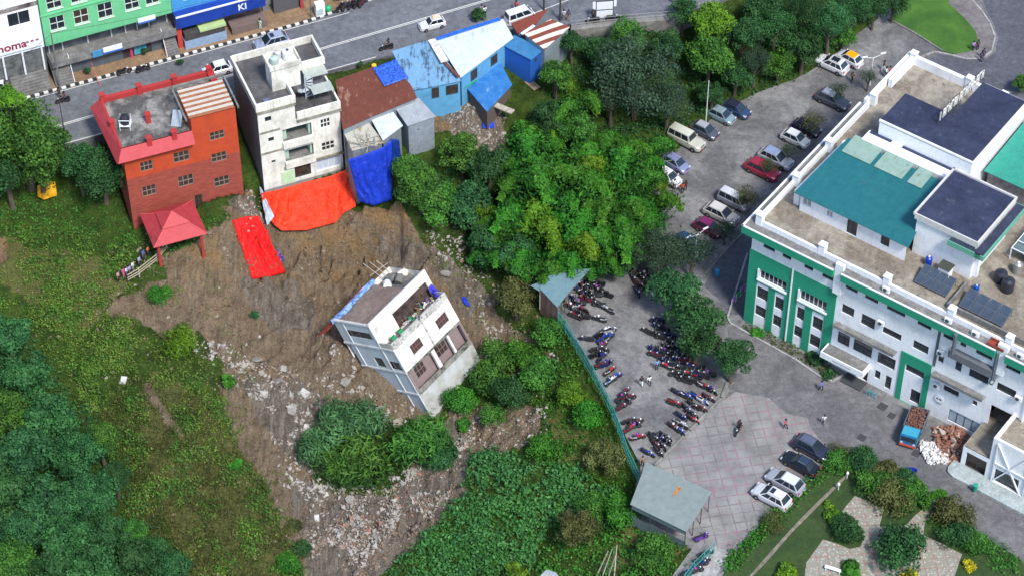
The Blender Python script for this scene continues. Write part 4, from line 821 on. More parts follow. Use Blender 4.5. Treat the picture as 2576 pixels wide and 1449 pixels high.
tank('blue_barrel', 'small blue barrel with cream lid beside the lower solar row', 24.9, 5.9, .33, .7, plain((.01,.08,.35), .3, name='blue_plastic'), plain((.75,.7,.5), .5, name='cream'), cat='barrel')
t = thing('roof_cistern', 'white square cistern with mossy black lid in front of stair tower', 'cistern', at_h(20.4, 5.2, 15.3), HF[2])
mb = MB(); mb.box(0,1.3,0,1.1,0,1.5); mb.build('cistern_body', [WHT2], t, bev=.03); mb = MB(); mb.box(-.1,1.4,-.1,1.2,1.5,1.6); mb.build('lid', [plain((.05,.06,.045), .9, name='moss')], t)
def ac(label, a, b, z, rz=None):
    t = thing('air_conditioner', label, 'air conditioner', at_h(a, b, z), HF[2] if rz is None else rz, 'air conditioner outdoor units')
    mb = MB(); mb.box(-.42,.42,-.16,.16,.05,.68); mb.build('casing', [WHT2], t, bev=.02)
    mb = MB(); mb.lathe([(.24,0),(.24,.03),(.05,.04)], n=14); o = mb.build('fan_grille', [DFR], t); o.rotation_euler = (math.pi/2,0,0); o.location = (-.08,-.165,.37)
    mb = MB(); mb.box(-.35,-.3,-.18,.18,0,.05); mb.box(.3,.35,-.18,.18,0,.05); mb.build('foot', [DFR], t)
ac('white air conditioner on the cornice left of the middle bay', 17.2, -.3, 15.45); ac('white air conditioner on the cornice above the expansion joint', 24.9, -.3, 15.45)
ac('white air conditioner on the cornice right of the joint, farther right', 28.2, -.3, 15.45); ac('white air conditioner on the right cornice beyond the red tray', 33.6, -.3, 15.45)
ac('air conditioner hung beside the third floor window', 17.2, -.35, 10.2); ac('air conditioner hung on the bay right of the joint, upper', 24.7, -.35, 10.2)
ac('air conditioner hung on the bay right of the joint, low by the logo', 24.9, -.35, 5.0); ac('air conditioner hung beside the far right window', 34.4, -.35, 9.2)
t = thing('red_tray', 'rusty red metal tray on the cornice near the grey duct', 'tray', at_h(29.8, -.3, 15.5), HF[2]); mb = MB(); mb.box(0,2.0,-.35,.5,0,.08); mb.box(0,2.0,-.4,-.35,0,.4); mb.box(0,2.0,.5,.55,0,.4); mb.build('tray_body', [tin((.35,.07,.04), amt=.5)], t)
t = thing('wall_emblem', 'round white emblem with dark bars on the hospital wall', 'emblem', at_h(25.4, -.12, 3.3), HF[2]); mb = MB(); mb.lathe([(.55,-.04),(.55,.04)], n=20); o = mb.build('disc', [WHT2], t); o.rotation_euler = (math.pi/2,0,0)
mb = MB(); mb.box(-.35,-.1,-.06,-.045,-.1,.1); mb.box(0,.3,-.06,-.045,-.1,.1); mb.box(-.2,.4,-.06,-.045,-.75,-.68); mb.build('marks', [DFR], t)
# bottom right building with white cross braces
BF = frame(fw(HF, 30.9, -4.4), -36.8)
B = thing('braced_building', 'low white building with crossed braces at the lower right corner', 'building', **fr(BF))
bp = front(); BH = [(.5,3.0,.0,2.5),(4.1,7.0,.3,2.3),(8.2,11,.3,2.3)]
mb = MB(); mb.wall(bp, 0, 14, 0, 3.2, BH); mb.wall(bp, 3.2, 14, 3.2, 6.4); mb.quad((0,0,0),(0,0,3.2),(0,8,3.2),(0,8,0)); mb.quad((3.2,0,3.2),(3.2,0,6.4),(3.2,8,6.4),(3.2,8,3.2)); mb.build('wall', [WHT], B)
mb = MB(); mb.box(0.01,3.19,.15,8,3.05,3.15); mb.box(3.3,14,.3,8,6.0,6.1); mb.build('roof_deck', [DECK], B)
mb = MB(); mb.box(3.2,14,0.002,.3,6.4,6.75); mb.box(3.2,3.5,.3,8,6.1,6.75); mb.build('parapet', [WHT2], B)
window(B, bp, *BH[0], nx=2, nz=1, gm=GLASSR, name='doorway', rev=.4)
for h in BH[1:]: window(B, bp, *h, nx=2, nz=1)
for a0 in (3.9, 8.0, 12.1):
    mb = MB()
    for (p, q) in (((a0,.1),(a0+3.6,6.3)),((a0,6.3),(a0+3.6,.1)),((a0,.1),(a0,6.3)),((a0+3.9,.1),(a0+3.9,6.3)),((a0,3.2),(a0+3.9,3.2)),((a0,.25),(a0+3.9,.25))): mb.tube((p[0],-.13,p[1]),(q[0],-.13,q[1]),.1,.1,4)
    mb.build('cross_brace', [plain((.7,.72,.75), .6, name='brace_white')], B)
mb = MB(); mb.prism([(-.8,-.02),(14,-.02),(14,-2.2),(.3,-2.2),(-.5,-1.9),(-.8,-1.3)], 0, .3); mb.build('plinth', [slab((.42,.50,.50), (.52,.6,.6), name='pale_green_plinth')], B)
# ------------------------------------------------------------ red brick house
m, nt, b = newmat('red_brick_paint'); co = coord(nt)
geo = nt.nodes.new('ShaderNodeSeparateXYZ'); nt.links.new(co, geo.inputs[0])
ORC = mixc(nt, ramp(nt, noise(nt, co, .8, 7, .7), .35, .7), (.50,.065,.018), (.36,.045,.014))
brk = mixc(nt, ramp(nt, noise(nt, coord(nt, (.7,.7,3)), 1.2, 7, .75), .35, .7), (.20,.035,.024), (.38,.085,.055))
brk = mixc(nt, ramp(nt, noise(nt, coord(nt, (1,1,4)), 2.2, 5, .8), .62, .72), brk, (.42,.22,.17))
zz = nt.nodes.new('ShaderNodeMath'); zz.operation = 'ADD'; nt.links.new(geo.outputs[2], zz.inputs[0]); nn_ = noise(nt, co, .6, 4); nt.links.new(nn_, zz.inputs[1])
nt.links.new(mixc(nt, ramp(nt, zz.outputs[0], 9.2, 9.5), brk, ORC), b.inputs[0]); b.inputs['Roughness'].default_value = .8; bump(nt, b, noise(nt, coord(nt, (1,1,4)), 3, 5), .4)
BRICK = m; REDT = tin((.36,.035,.045), (.22,.03,.03), .3, 0, .3, (.42,.05,.06), rough=.6); REDP = wallm((.40,.03,.03), (.2,.03,.03), .5, name='red_paint')
RGR = slab((.12,.12,.115), (.40,.39,.38), (.06,.06,.06), s=.45, s2=1.3, lo=.44, hi=.62, name='stained_roof')
A = thing('red_brick_house', 'three storey red and orange brick house with grey flat roof', 'house', **fr(RF))
RW = [(1.75,3.3,9.5,11.0),(5.8,7.75,9.5,11.1),(1.6,3.3,5.5,7.1),(6.0,7.9,5.5,7.2),(10.3,12.2,8.0,9.4),(10.3,12.2,4.0,5.5),(10.4,12.2,11.5,12.8),(7.7,8.7,1.2,3.6)]
mb = MB(); mb.wall(fp, 0, 13.8, -1, 13.3, RW); mb.wall(fp, 8.4, 13.8, 13.3, 15.9); mb.wall(left(), 0, 9.6, -1, 13.3, []); mb.wall(right(13.8), 0, 9.6, -1, 13.3, []); mb.wall(right(13.8), 0, 5.2, 13.3, 15.9, [])
mb.quad((0,9.6,0),(0,9.6,13.3),(13.8,9.6,13.3),(13.8,9.6,0)); mb.wall(left(8.4), 0, 5.2, 13.3, 15.9); mb.quad((8.4,5.2,13.3),(8.4,5.2,15.9),(13.8,5.2,15.9),(13.8,5.2,13.3)); mb.build('wall', [BRICK], A)
WF = plain((.22,.17,.14), .8, name='wood_frame')
for i, h in enumerate(RW[:7]): window(A, fp, *h, nx=3, nz=2, fm=WF, gm=GLASSR, w=.09, rev=.14)
window(A, fp, *RW[7], nx=1, nz=1, fm=WF, gm=GLASSR, name='door')
mb = MB(); mb.box(.02, 13.78, .02, 9.58, 13.1, 13.3); mb.build('roof', [RGR], A)
mb = MB(); mb.add([(-.1,0,13.9),(8.4,0,13.9),(8.4,-1.0,12.6),(-.9,-1.0,12.6),(-.1,.12,13.9),(8.4,.12,13.9),(8.4,-.9,12.5),(-.8,-.9,12.5)], [(0,1,2,3),(4,7,6,5),(0,3,7,4),(3,2,6,7),(1,5,6,2),(0,4,5,1)])
mb.add([(-.1,-.0,13.9),(-.1,9.4,13.9),(-1.4,9.6,12.7),(-1.0,-1.0,12.55),(0,0,13.85),(0,9.4,13.85),(-1.2,9.6,12.5)], [(0,3,2,1),(4,5,6,3)]); mb.build('tiled_fascia', [REDT], A)
mb = MB(); mb.box(-.1,13.8,9.1,9.6,13.3,13.95); mb.box(13.0,13.8,5.3,9.1,13.3,13.95); mb.box(-.1,.1,0,9.1,13.3,13.9); mb.box(.1,8.4,.0,.15,13.3,13.9); mb.build('parapet', [REDP], A)
for a, b_ in ((.1,9.15),(4.6,9.15),(8.9,9.15),(13.2,9.15),(-.05,4.2),(3.2,-.1),(6.2,-.12)):
    mb = MB(); mb.box(a-.25,a+.3,b_-.25,b_+.3,13.3,14.6); mb.box(a-.32,a+.37,b_-.32,b_+.37,14.6,14.72); mb.build('parapet_post', [REDP], A)
mb = MB()
for i in range(12): mb.mi = i % 2; y0, y1 = -.2+i*.41, .21+i*.41; mb.prism([(8.2,y0,15.95+i*.017),(13.7,y0,15.95+i*.017),(13.7,y1,15.967+i*.017),(8.2,y1,15.967+i*.017)], 0, .06+.03*(i%2))
mb.build('corrugated_roof', [plain((.30,.12,.06), .8, var=.25, s=2, name='rust_band'), tin((.62,.58,.50), (.22,.07,.035), .15, math.radians(0), .3, (.5,.47,.4))], A)
mb = MB(); mb.box(7.7,7.9,-.35,5.5,15.8,16.1); mb.box(14.0,14.2,-.35,5.5,15.8,16.1); mb.box(7.9,14,5.5,5.7,16,16.3); mb.build('roof_trim', [LEDG], A)
def at_f(F, a, b, z): return (*fw(F, a, b), z)
t = thing('roof_chimney', 'short red pillar standing alone on the grey roof', 'pillar', at_f(RF,4.2,3.9,13.3), RF[2]); mb = MB(); mb.box(-.28,.28,-.28,.28,0,1.3); mb.box(-.34,.34,-.34,.34,1.3,1.42); mb.build('shaft', [REDP], t)
t = tank('water_tank', 'black water tank in a white frame on the red house roof', 0, 0, .55, 1.2, BT, loc=at_f(RF,1.5,4.0,14.0)); mb = MB()
for x in (-.6,.6):
    for y in (-.6,.6): mb.tube((x,y,-.7),(x,y,.9),.04)
mb.box(-.65,.65,-.65,.65,-.06,0); mb.box(-.65,.65,-.67,-.62,.85,.95); mb.build('stand', [WHT2], t)
t = thing('solar_panel', 'pale solar heater panel leaning beside the corrugated roof', 'solar panel', at_f(RF,7.1,2.2,13.3), RF[2]-.5); mb = MB(); M = Matrix.Rotation(math.radians(35),4,'X'); mb.box(-.6,.6,-.2,1.8,.1,.2,M); mb.build('glass', [plain((.3,.36,.42), .3, name='panel')], t); mb = MB(); mb.tube((-.5,1.3,0),(-.5,1.3,1.0),.03); mb.tube((.5,1.3,0),(.5,1.3,1.0),.03); mb.build('support', [DFR], t)
# tiered red porch roof
P = thing('porch_pavilion', 'red two tiered hip roof porch in front of the brick house', 'porch', at_f(RF, 4.0, -4.0, 0), RF[2])
mb = MB(); w, d_, z0, z1 = 3.25, 3.05, 3.9, 5.0
mb.add([(-w,-d_,z0),(w,-d_,z0),(w,d_,z0),(-w,d_,z0),(-1.3,-1.2,z1),(1.3,-1.2,z1),(1.3,1.2,z1),(-1.3,1.2,z1)], [(0,1,5,4),(1,2,6,5),(2,3,7,6),(3,0,4,7),(3,2,1,0)]); mb.build('lower_roof', [REDT], P)
mb = MB(); mb.add([(-1.7,-1.6,5.05),(1.7,-1.6,5.05),(1.7,1.6,5.05),(-1.7,1.6,5.05),(0,0,6.1)], [(0,1,4),(1,2,4),(2,3,4),(3,0,4),(3,2,1,0)]); mb.build('upper_roof', [REDT], P)
mb = MB()
for x, y in ((-w,-d_),(w,-d_),(w,d_),(-w,d_)): mb.tube((x,y,z0+.03),(x*.4,y*.4,z1+.03),.06,.06,5)
mb.build('ridge', [plain((.5,.09,.09), .6, name='ridge_red')], P)
for x in (-2.6,2.6):
    for y in (-2.4,2.4): mb = MB(); mb.box(x-.15,x+.15,y-.15,y+.15,-1,3.95); mb.build('post', [REDP], P)
# ------------------------------------------------------------ cream tower
CRM = wallm((.74,.73,.66), (.17,.18,.14), .75, .45, .7, name='cream_plaster'); GRW = wallm((.17,.175,.19), (.05,.05,.05), .6, .4, .9, name='shaded_tower_side')  # side walls carry the dark grey of the unlit side in their colour
WALLG = wallm((.36,.5,.40), (.2,.25,.2), .3, name='mint_paint')
C = thing('cream_apartment_house', 'tall narrow cream house with roof terrace and spiral stair above the scar', 'house', **fr(TF))
SW = [(.85,1.65,13.0,13.7),(1.05,1.75,9.75,10.35),(1.2,1.7,6.25,6.65)]
RC = [(2.85,6.45,9.0,11.0),(2.95,6.5,5.75,7.6)]; BR_ = [(7.55,8.85,9.6,11.0),(7.5,9.2,5.9,7.25)]; SH_ = [(6.75,9.8,2.85,4.75)]; DK = [(3.95,6.0,2.85,4.6)]
mb = MB(); mb.wall(fp, 0, 4.6, 2.2, 15.0, SW+RC+DK, rev=.15); mb.wall(fp, 4.6, 10.1, 2.2, 12.2, RC+BR_+SH_+DK, rev=.15)
mb.build('front_wall', [CRM], C)
mb = MB(); mb.wall(fp, 0, 10.1, -3, 2.2); mb.build('basement_wall', [wallm((.30,.29,.28), (.12,.12,.1), .6, name='basement_cement')], C)
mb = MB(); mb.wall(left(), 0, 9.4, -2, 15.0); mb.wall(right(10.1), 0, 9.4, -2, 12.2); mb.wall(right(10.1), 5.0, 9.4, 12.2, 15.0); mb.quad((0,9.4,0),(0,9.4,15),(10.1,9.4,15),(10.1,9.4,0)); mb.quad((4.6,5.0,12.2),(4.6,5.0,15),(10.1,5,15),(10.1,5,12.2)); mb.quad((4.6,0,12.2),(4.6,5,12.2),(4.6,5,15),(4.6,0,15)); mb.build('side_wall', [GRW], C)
ROOFD = slab((.09,.09,.095), (.16,.155,.16), (.05,.07,.12), s=.35, s2=.9, name='damp_roof')
mb = MB(); mb.box(.02,4.6,.02,9.38,14.8,15.0); mb.box(4.6,10.08,5.0,9.38,14.8,15.0); mb.box(4.6,10.08,.02,5.0,12.0,12.2); mb.build('roof', [ROOFD], C)
mb = MB(); mb.box(-.15,4.75,-.15,.1,14.9,16.0); mb.box(-.15,.1,.1,9.5,14.9,15.9); mb.box(.1,10.2,9.25,9.5,14.9,15.95); mb.box(9.95,10.2,5.0,9.25,14.9,15.9); mb.box(6.9,9.95,4.95,5.15,14.9,16.1); mb.box(4.5,4.75,.1,2.3,14.9,15.9)
mb.box(4.75,10.2,-.15,.08,12.1,13.2); mb.box(9.97,10.2,.08,4.95,12.1,13.1); mb.build('parapet', [CRM], C)
mb = MB(); mb.box(-.1,4.7,-.25,-.002,14.55,14.9); mb.box(4.7,10.25,-.25,-.002,11.75,12.1); mb.box(-.05,2.6,-.12,-.002,11.3,11.5); mb.box(-.05,2.6,-.12,-.002,8.0,8.2); mb.box(2.7,10.2,-.35,-.155,4.95,5.2); mb.build('floor_band', [slab((.45,.43,.36), (.2,.2,.14), (.06,.07,.04), s=1., s2=1.5, name='mossy_band')], C)
for h in RC:    # recessed balconies: deep reveal, mint side panels, parapet
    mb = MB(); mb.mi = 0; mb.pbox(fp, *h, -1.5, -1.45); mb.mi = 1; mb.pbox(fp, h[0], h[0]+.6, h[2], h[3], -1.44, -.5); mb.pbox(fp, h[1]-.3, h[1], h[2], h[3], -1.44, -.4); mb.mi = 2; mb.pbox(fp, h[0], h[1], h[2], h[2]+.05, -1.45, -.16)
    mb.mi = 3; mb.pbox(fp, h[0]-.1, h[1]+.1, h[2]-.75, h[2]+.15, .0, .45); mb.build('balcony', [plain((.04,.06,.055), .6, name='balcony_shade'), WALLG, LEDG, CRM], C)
for h in SW: window(C, fp, *h, nx=2, nz=1, rev=.12, w=.07)
for h, n in zip(BR_, (4,6)): window(C, fp, *h, nx=3, nz=2, rev=.12, w=.1, fm=CRM)
window(C, fp, *SH_[0], nx=4, nz=1, gm=plain((.5,.55,.62), .5, name='white_shutter'), fm=WHT2)
window(C, fp, *DK[0], nx=1, nz=1, gm=GLASSR, name='doorway', rev=.15)
mb = MB(); mb.pbox(fp, 2.25, 3.85, 2.4, 4.3, .01, .06); mb.build('mint_panel', [plain((.45,.62,.38), .7, name='mint_panel')], C)
mb = MB(); mb.box(2.8,6.3,2.5,4.8,15.0,18.3); mb.build('stair_room', [CRM], C)
mb = MB(); mb.box(2.6,6.5,2.3,2.45,18.3,19.0); mb.box(2.6,6.5,4.85,5.0,18.3,18.9); mb.box(2.6,2.75,2.45,4.85,18.3,18.9); mb.box(6.35,6.5,2.45,4.85,18.3,18.9); mb.box(2.75,6.35,2.45,4.85,18.3,18.36); mb.build('stair_room_parapet', [CRM], C)
mb = MB(); cx, cy = 6.9, 2.9; mb.tube((cx,cy,12.2),(cx,cy,16.2),.08)
for i in range(14):
    a = i*.5; z = 12.4+i*.2; mb.prism([(cx,cy),(cx+.95*math.cos(a),cy+.95*math.sin(a)),(cx+.95*math.cos(a+.42),cy+.95*math.sin(a+.42))], z, z+.05); mb.tube((cx+.93*math.cos(a),cy+.93*math.sin(a),z),(cx+.93*math.cos(a),cy+.93*math.sin(a),z+.9),.02)
mb.build('spiral_stair', [plain((.5,.55,.58), .5, .2, name='pale_steel')], C)
mb = MB(); mb.prism([(7.3,1.0,14.2),(9.9,1.0,14.2),(9.9,2.6,14.3),(7.3,2.6,14.3)], 0, .05); mb.prism([(7.2,3.4,14.8),(10.0,3.4,14.8),(10.0,4.9,14.9),(7.2,4.9,14.9)], 0, .05); mb.build('tin_shade', [tin((.45,.5,.46), amt=.2)], C)
mb = MB(); [mb.tube((x,y,12.2),(x,y,14.2),.04) for x in (7.4,9.8) for y in (1.1,2.5)]; mb.build('shade_post', [DFR], C)
tank('water_tank', 'round white water tank on top of the cream stair room', 0, 0, .62, 1.3, WHT2, DFR, loc=at_f(TF,5.3,3.7,18.4)); tank('water_tank', 'pale green water tank beside the white one on the stair room', 0, 0, .5, 1.0, plain((.4,.5,.47), .5, name='pale_green_plastic'), loc=at_f(TF,3.6,3.5,18.4)); tank('water_tank', 'small grey tank squeezed behind the pale green tank', 0, 0, .4, 1.0, plain((.5,.5,.5), .5, name='grey_plastic'), loc=at_f(TF,4.3,4.3,18.4))
t = thing('blue_crate', 'faded blue crate lying on the cream house roof', 'crate', at_f(TF,1.6,1.0,15.0), TF[2]); mb = MB(); mb.box(-.4,.4,-.3,.3,0,.08); mb.box(-.4,.4,-.3,-.25,.08,.35); mb.box(-.4,.4,.25,.3,.08,.35); mb.box(-.4,-.35,-.25,.25,.08,.35); mb.box(.35,.4,-.25,.25,.08,.35); mb.build('crate_body', [plain((.15,.2,.35), .6, name='faded_blue')], t)
# ------------------------------------------------------------ street shops
def font_mesh(txt, size, ext=.02):
    cu = bpy.data.curves.new('t', 'FONT'); cu.body = txt; cu.size = size; cu.extrude = ext; cu.offset = size*.018; o = bpy.data.objects.new('t', cu); COL.objects.link(o)
    dg = bpy.context.evaluated_depsgraph_get(); me = bpy.data.meshes.new_from_object(o.evaluated_get(dg)); bpy.data.objects.remove(o); bpy.data.curves.remove(cu); return me
def text_on(t, txt, size, a, z, d, mat, b=0):
    o = link('lettering', font_mesh(txt, size), t, mat); o.rotation_euler = (math.pi/2,0,0); o.location = (a, b-d, z); return o
GRS = wallm((.14,.50,.24), (.08,.25,.13), .4, .5, .5, name='green_shop_paint'); SHG = plain((.12,.15,.18), .4, .3, var=.15, name='steel_shutter'); GRYC = slab((.22,.22,.22), (.32,.32,.31), name='grey_slab')
Sx = thing('green_shop_house', 'bright green shop house with dark lower arcade across the road', 'building', **fr(SF))
GW = [(-1.1,.75,15.3,17.4),(1.9,3.75,15.3,17.5),(4.9,6.75,15.2,17.5),(8.3,10.1,15.4,17.4),(10.9,12.6,15.4,17.3)]; GW2 = [(a,b_,18.6,20.6) for a, b_, _, _ in GW]
mb = MB(); mb.wall(fp, -2.0, 14.0, 13.3, 22.5, GW+GW2, d=.2); mb.quad((-2,-.2,13.3),(14,-.2,13.3),(14,1.6,13.3),(-2,1.6,13.3)); mb.pbox(fp, -2.1, 14.0, 17.95, 18.1, .203, .35); mb.quad((-2,-.2,13.3),(-2,-.2,22.5),(-2,9,22.5),(-2,9,13.3)); mb.build('upper_wall', [GRS], Sx)
gp = plane_((0,-.2,0),(1,0,0),(0,-1,0))
for i, h in enumerate(GW+GW2): window(Sx, gp, *h, nx=2, nz=2, fm=plain((.62,.7,.62), .6, name='cream_frame'), w=.08, sill=plain((.6,.66,.6), .7, name='sill'), gm=GLASS if i != 1 else GLASSR)
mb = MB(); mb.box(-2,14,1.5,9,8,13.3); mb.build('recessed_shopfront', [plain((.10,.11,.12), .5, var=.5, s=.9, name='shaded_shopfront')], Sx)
mb = MB(); mb.box(-1.8,14,-1.3,1.5,10.55,10.8); mb.box(6.2,14,-1.3,-1.15,10.8,11.6); mb.box(-1.8,2,-1.3,-1.2,10.8,11.3); mb.build('balcony_slab', [GRYC], Sx)
for a in (-1.5,.2,3.4,6.4,8.2,9.7,11.2,13.5): mb = MB(); mb.box(a,a+.15,1.28,1.49,10.81,13.29); mb.build('column', [plain((.5,.52,.52), .7, name='column')], Sx)
for a0, a1 in ((.5,7.2),(10.9,12.3)):
    mb = MB(); mb.box(a0,a1,-.2,-.1,8.1,10.54); mb.build('roller_shutter', [SHG], Sx)
mb = MB(); mb.box(7.2,10.9,-.15,.4,8.1,10.54); mb.build('open_shop', [plain((.05,.04,.05), .6, var=.5, s=2, name='shop_dark')], Sx)
mb = MB(); mb.box(8.1,8.4,-.4,-.16,8.1,10.3); mb.build('pink_pillar', [plain((.5,.05,.15), .6, name='pink')], Sx); mb = MB(); mb.box(8.6,10.2,-.35,-.16,8.4,10.2); mb.build('show_window', [plain((.06,.3,.38), .4, var=.4, s=3, name='teal_display')], Sx)
for i, (a0, a1, z0, z1, c, nm) in enumerate(((3.2,4.5,10.7,11.6,(.06,.25,.45),'round blue shop signboard'),(4.6,7.0,10.8,11.7,(.75,.78,.8),'white shop signboard'),(9.6,11.8,13.0,13.8,(.8,.8,.78),'white shop signboard'))):
    mb = MB(); mb.box(a0,a1,-1.5 if i < 2 else -.4,-1.34 if i < 2 else -.25,z0,z1); mb.mi = 1
    if i: mb.box(a0,a1,(-1.52 if i < 2 else -.42),(-1.5 if i < 2 else -.4),z0,z0+.25)
    mb.build('signboard', [plain(c, .5, var=.2, s=3, name='sign_face'), plain((.05,.15,.5), .5, name='sign_blue')], Sx)
for a0, a1 in ((-1.9,.35),(12.4,13.9)):
    mb = MB(); [mb.box(a0,a1,-.2-1.9+i*.24,1.4,8.1,8.1+i*.245+.245) for i in range(9)]; mb.build('stair', [GRYC], Sx)
mb = MB(); [mb.tube((a,-2.0,8.2),(a,-.2,11.3),.05) for a in (.45,12.3)]; mb.build('stair_rail', [WHT2], Sx)
Bx = thing('blue_shop_house', 'blue painted shop house with grey kiosk front at the top left', 'building', **fr(SF))
BLUE = plain((.01,.045,.30), .5, var=.2, s=.6, name='deep_blue'); LBL = plain((.06,.28,.55), .6, var=.1, name='light_blue')
bx = plane_((0,0,0),(1,0,0),(0,-1,0)); BWN = [(15.6,17.4,14.6,16.6),(19,21,14.6,16.6),(22.4,24.2,14.6,16.6)]
mb = MB(); mb.wall(bx, 14.05, 25.5, 13.4, 20, BWN, d=.2); mb.build('upper_wall', [LBL], Bx)
for h in BWN: window(Bx, gp, *h, nx=2, nz=1, fm=WHT2)
mb = MB(); mb.box(14.05,25.6,-1.4,-.2,11.5,13.4); mb.build('blue_fascia', [BLUE], Bx); mb = MB(); mb.box(14.05,25.6,-1.5,-1.41,13.25,13.5); mb.build('fascia_trim', [WHT2], Bx)
text_on(Bx, 'KI', 1.3, 22.0, 11.9, 1.42, WHT2)
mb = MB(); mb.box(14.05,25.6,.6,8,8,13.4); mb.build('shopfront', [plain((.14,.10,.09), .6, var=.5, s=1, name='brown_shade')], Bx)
mb = MB(); mb.box(14.1,14.7,-1.0,-.2,8.1,11.49); mb.build('red_pillar', [plain((.5,.06,.05), .6, name='red_pillar')], Bx)
mb = MB(); mb.mi = 0; mb.box(14.8,20.2,-1.6,-.2,8.12,9.4); mb.mi = 1; mb.box(14.9,20.1,-1.55,-.2,9.4,10.4); mb.mi = 2; mb.box(16.8,20.2,-1.8,-.1,10.4,10.75); mb.build('kiosk', [plain((.25,.35,.5), .6, name='kiosk_blue'), plain((.06,.06,.06), .6, var=.5, s=4, name='goods'), plain((.4,.55,.25), .6, name='kiosk_green')], Bx)
mb = MB(); mb.box(21,25.6,-1.3,.5,8.1,9.2); mb.build('shop_steps', [plain((.16,.12,.11), .8, name='brown_steps')], Bx)
Wx = thing('white_shop_house', 'white shop house with dark red lettering at the top left corner', 'building', **fr(SF))
ww = [(-6.0,-3.3,17.6,19.6),(-10,-7.6,17.6,19.6)]
mb = MB(); mb.wall(bx, -14, -2.2, 13.4, 23, ww, d=.3); mb.box(-14,-2.2,.8,8,8,13.4); mb.build('wall', [WHT], Wx); wp = plane_((0,-.3,0),(1,0,0),(0,-1,0))
for h in ww: window(Wx, wp, *h, nx=2, nz=1, fm=WHT2)
mb = MB(); mb.box(-14,-2.4,-.6,-.32,14.0,15.9); mb.build('signboard', [WHT2], Wx); text_on(Wx, 'homa', 1.6, -7.9, 14.45, .62, plain((.25,.01,.04), .5, name='maroon')); text_on(Wx, '= = =', .7, -4.4, 14.8, .62, plain((.25,.01,.04), .5, name='maroon'))
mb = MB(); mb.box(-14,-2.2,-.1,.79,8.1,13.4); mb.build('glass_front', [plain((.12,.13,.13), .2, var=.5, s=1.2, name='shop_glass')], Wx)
for a in (-7.4,-5.0,-2.6): mb = MB(); mb.tube((a,-.35,10.0),(a,-.35,13.95),.13,.13,10); mb.build('column', [WHT2], Wx)
mb = MB(); [mb.box(-7.0,-2.4,-.4-1.7+i*.28,-.1,8.1,8.1+.25*(i+1)) for i in range(7)]; mb.build('entrance_steps', [LEDG], Wx)
mb = MB(); mb.box(-14,-2.2,-.3,-.29,19.9,20.6); mb.build('brown_band', [plain((.2,.09,.06), .7, name='brown')], Wx)
Ex = thing('grey_shop_house', 'grey shop front with pale advertising column at the top edge', 'building', **fr(SF))
mb = MB(); mb.box(26,44,1.5,8,8,14); mb.build('wall', [plain((.16,.17,.17), .6, var=.4, s=.8, name='grey_front')], Ex); mb = MB(); mb.box(27.2,30.5,.6,1.49,8.1,12); mb.build('driveway_gate', [plain((.09,.09,.1), .7, name='gate_dark')], Ex); mb = MB(); mb.box(30.6,31.0,.2,1.49,8.1,13); mb.build('red_post', [plain((.4,.06,.06), .6, name='red_post')], Ex)
# ------------------------------------------------------------ fallen house
UU_, VV_, NN_ = Vector((.62,.779,.086)).normalized(), Vector((-.666,.582,-.467)).normalized(), Vector((-.414,.232,.88)).normalized()
gx, gy = W(1087, 1049.5, -8)
Fh = thing('fallen_house', 'toppled white three storey house leaning in the landslide scar', 'house')
Mx = Matrix((UU_, VV_, NN_)).transposed().to_4x4(); Mx.translation = Vector((gx, gy, -8))-VV_*(-2.25); Fh.matrix_world = Mx
WHF = wallm((.78,.77,.73), (.17,.15,.13), .85, .7, .8, name='bright_white_wall'); SHW = wallm((.48,.54,.58), (.2,.2,.2), .5, .5, .6, name='shaded_side_wall')  # side wall is the white house's shaded side, bluish shade put into its colour
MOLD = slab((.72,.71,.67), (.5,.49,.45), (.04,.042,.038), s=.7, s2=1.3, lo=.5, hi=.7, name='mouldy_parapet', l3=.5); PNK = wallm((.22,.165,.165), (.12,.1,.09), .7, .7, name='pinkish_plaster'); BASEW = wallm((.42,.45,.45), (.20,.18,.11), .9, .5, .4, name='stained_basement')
fq = front(0, -2.25); W1 = [(2.0,3.75,7.8,9.05),(6.6,8.4,7.8,9.05)]
mb = MB(); mb.wall(fq, 0, 9.6, 6.8, 10.1, W1, rev=.12); mb.build('front_wall', [WHF], Fh)
REDG = plain((.07,.03,.03), .5, var=.3, s=3, name='dark_red_shutter')
for h in W1: window(Fh, fq, *h, nx=4, nz=2, gm=REDG, rev=.1, fm=plain((.16,.12,.11), .6, name='brown_frame'))
mb = MB(); mb.pbox(fq, 0, 9.6, 10.1, 11.0, -.12, .04); mb.pbox(left(), -2.1, 0, 10.1, 10.9, -.12, .03); mb.box(9.5,9.62,-2.1,0,10,10.9); mb.pbox(fq, 4.9, 5.1, 6.8, 11.05, .05, .1); mb.build('terrace_parapet', [MOLD], Fh)
mb = MB(); mb.wall(front(0,-1.35), .2, 9.4, 3.6, 6.6, [(1.5,3.1,4.5,6.0),(5.2,7.0,4.5,6.0)], rev=.1); mb.build('balcony_wall', [PNK], Fh)
for h in ((1.5,3.1,4.5,6.0),(5.2,7.0,4.5,6.0)): window(Fh, front(0,-1.35), *h, nx=3, nz=2, gm=GLASSR, rev=.1, fm=PNK)
mb = MB(); mb.box(0,9.6,-2.35,-1.36,6.55,6.8); mb.box(0,9.6,-2.35,-1.36,3.35,3.6); mb.box(0,9.6,-2.3,-2.2,3.6,4.0)
mb.build('balcony_slab', [slab((.34,.33,.30), (.17,.16,.14), (.05,.06,.035), s=.8, s2=1.5, name='mossy_concrete', l3=.5)], Fh)
for a in (0.05,4.2,7.0,9.3): mb = MB(); mb.box(a,a+.3 if a != 4.2 else a+.5,-2.24,-1.9,3.6,6.55); mb.build('column', [WHF if a in (4.2,7.0) else PNK], Fh)
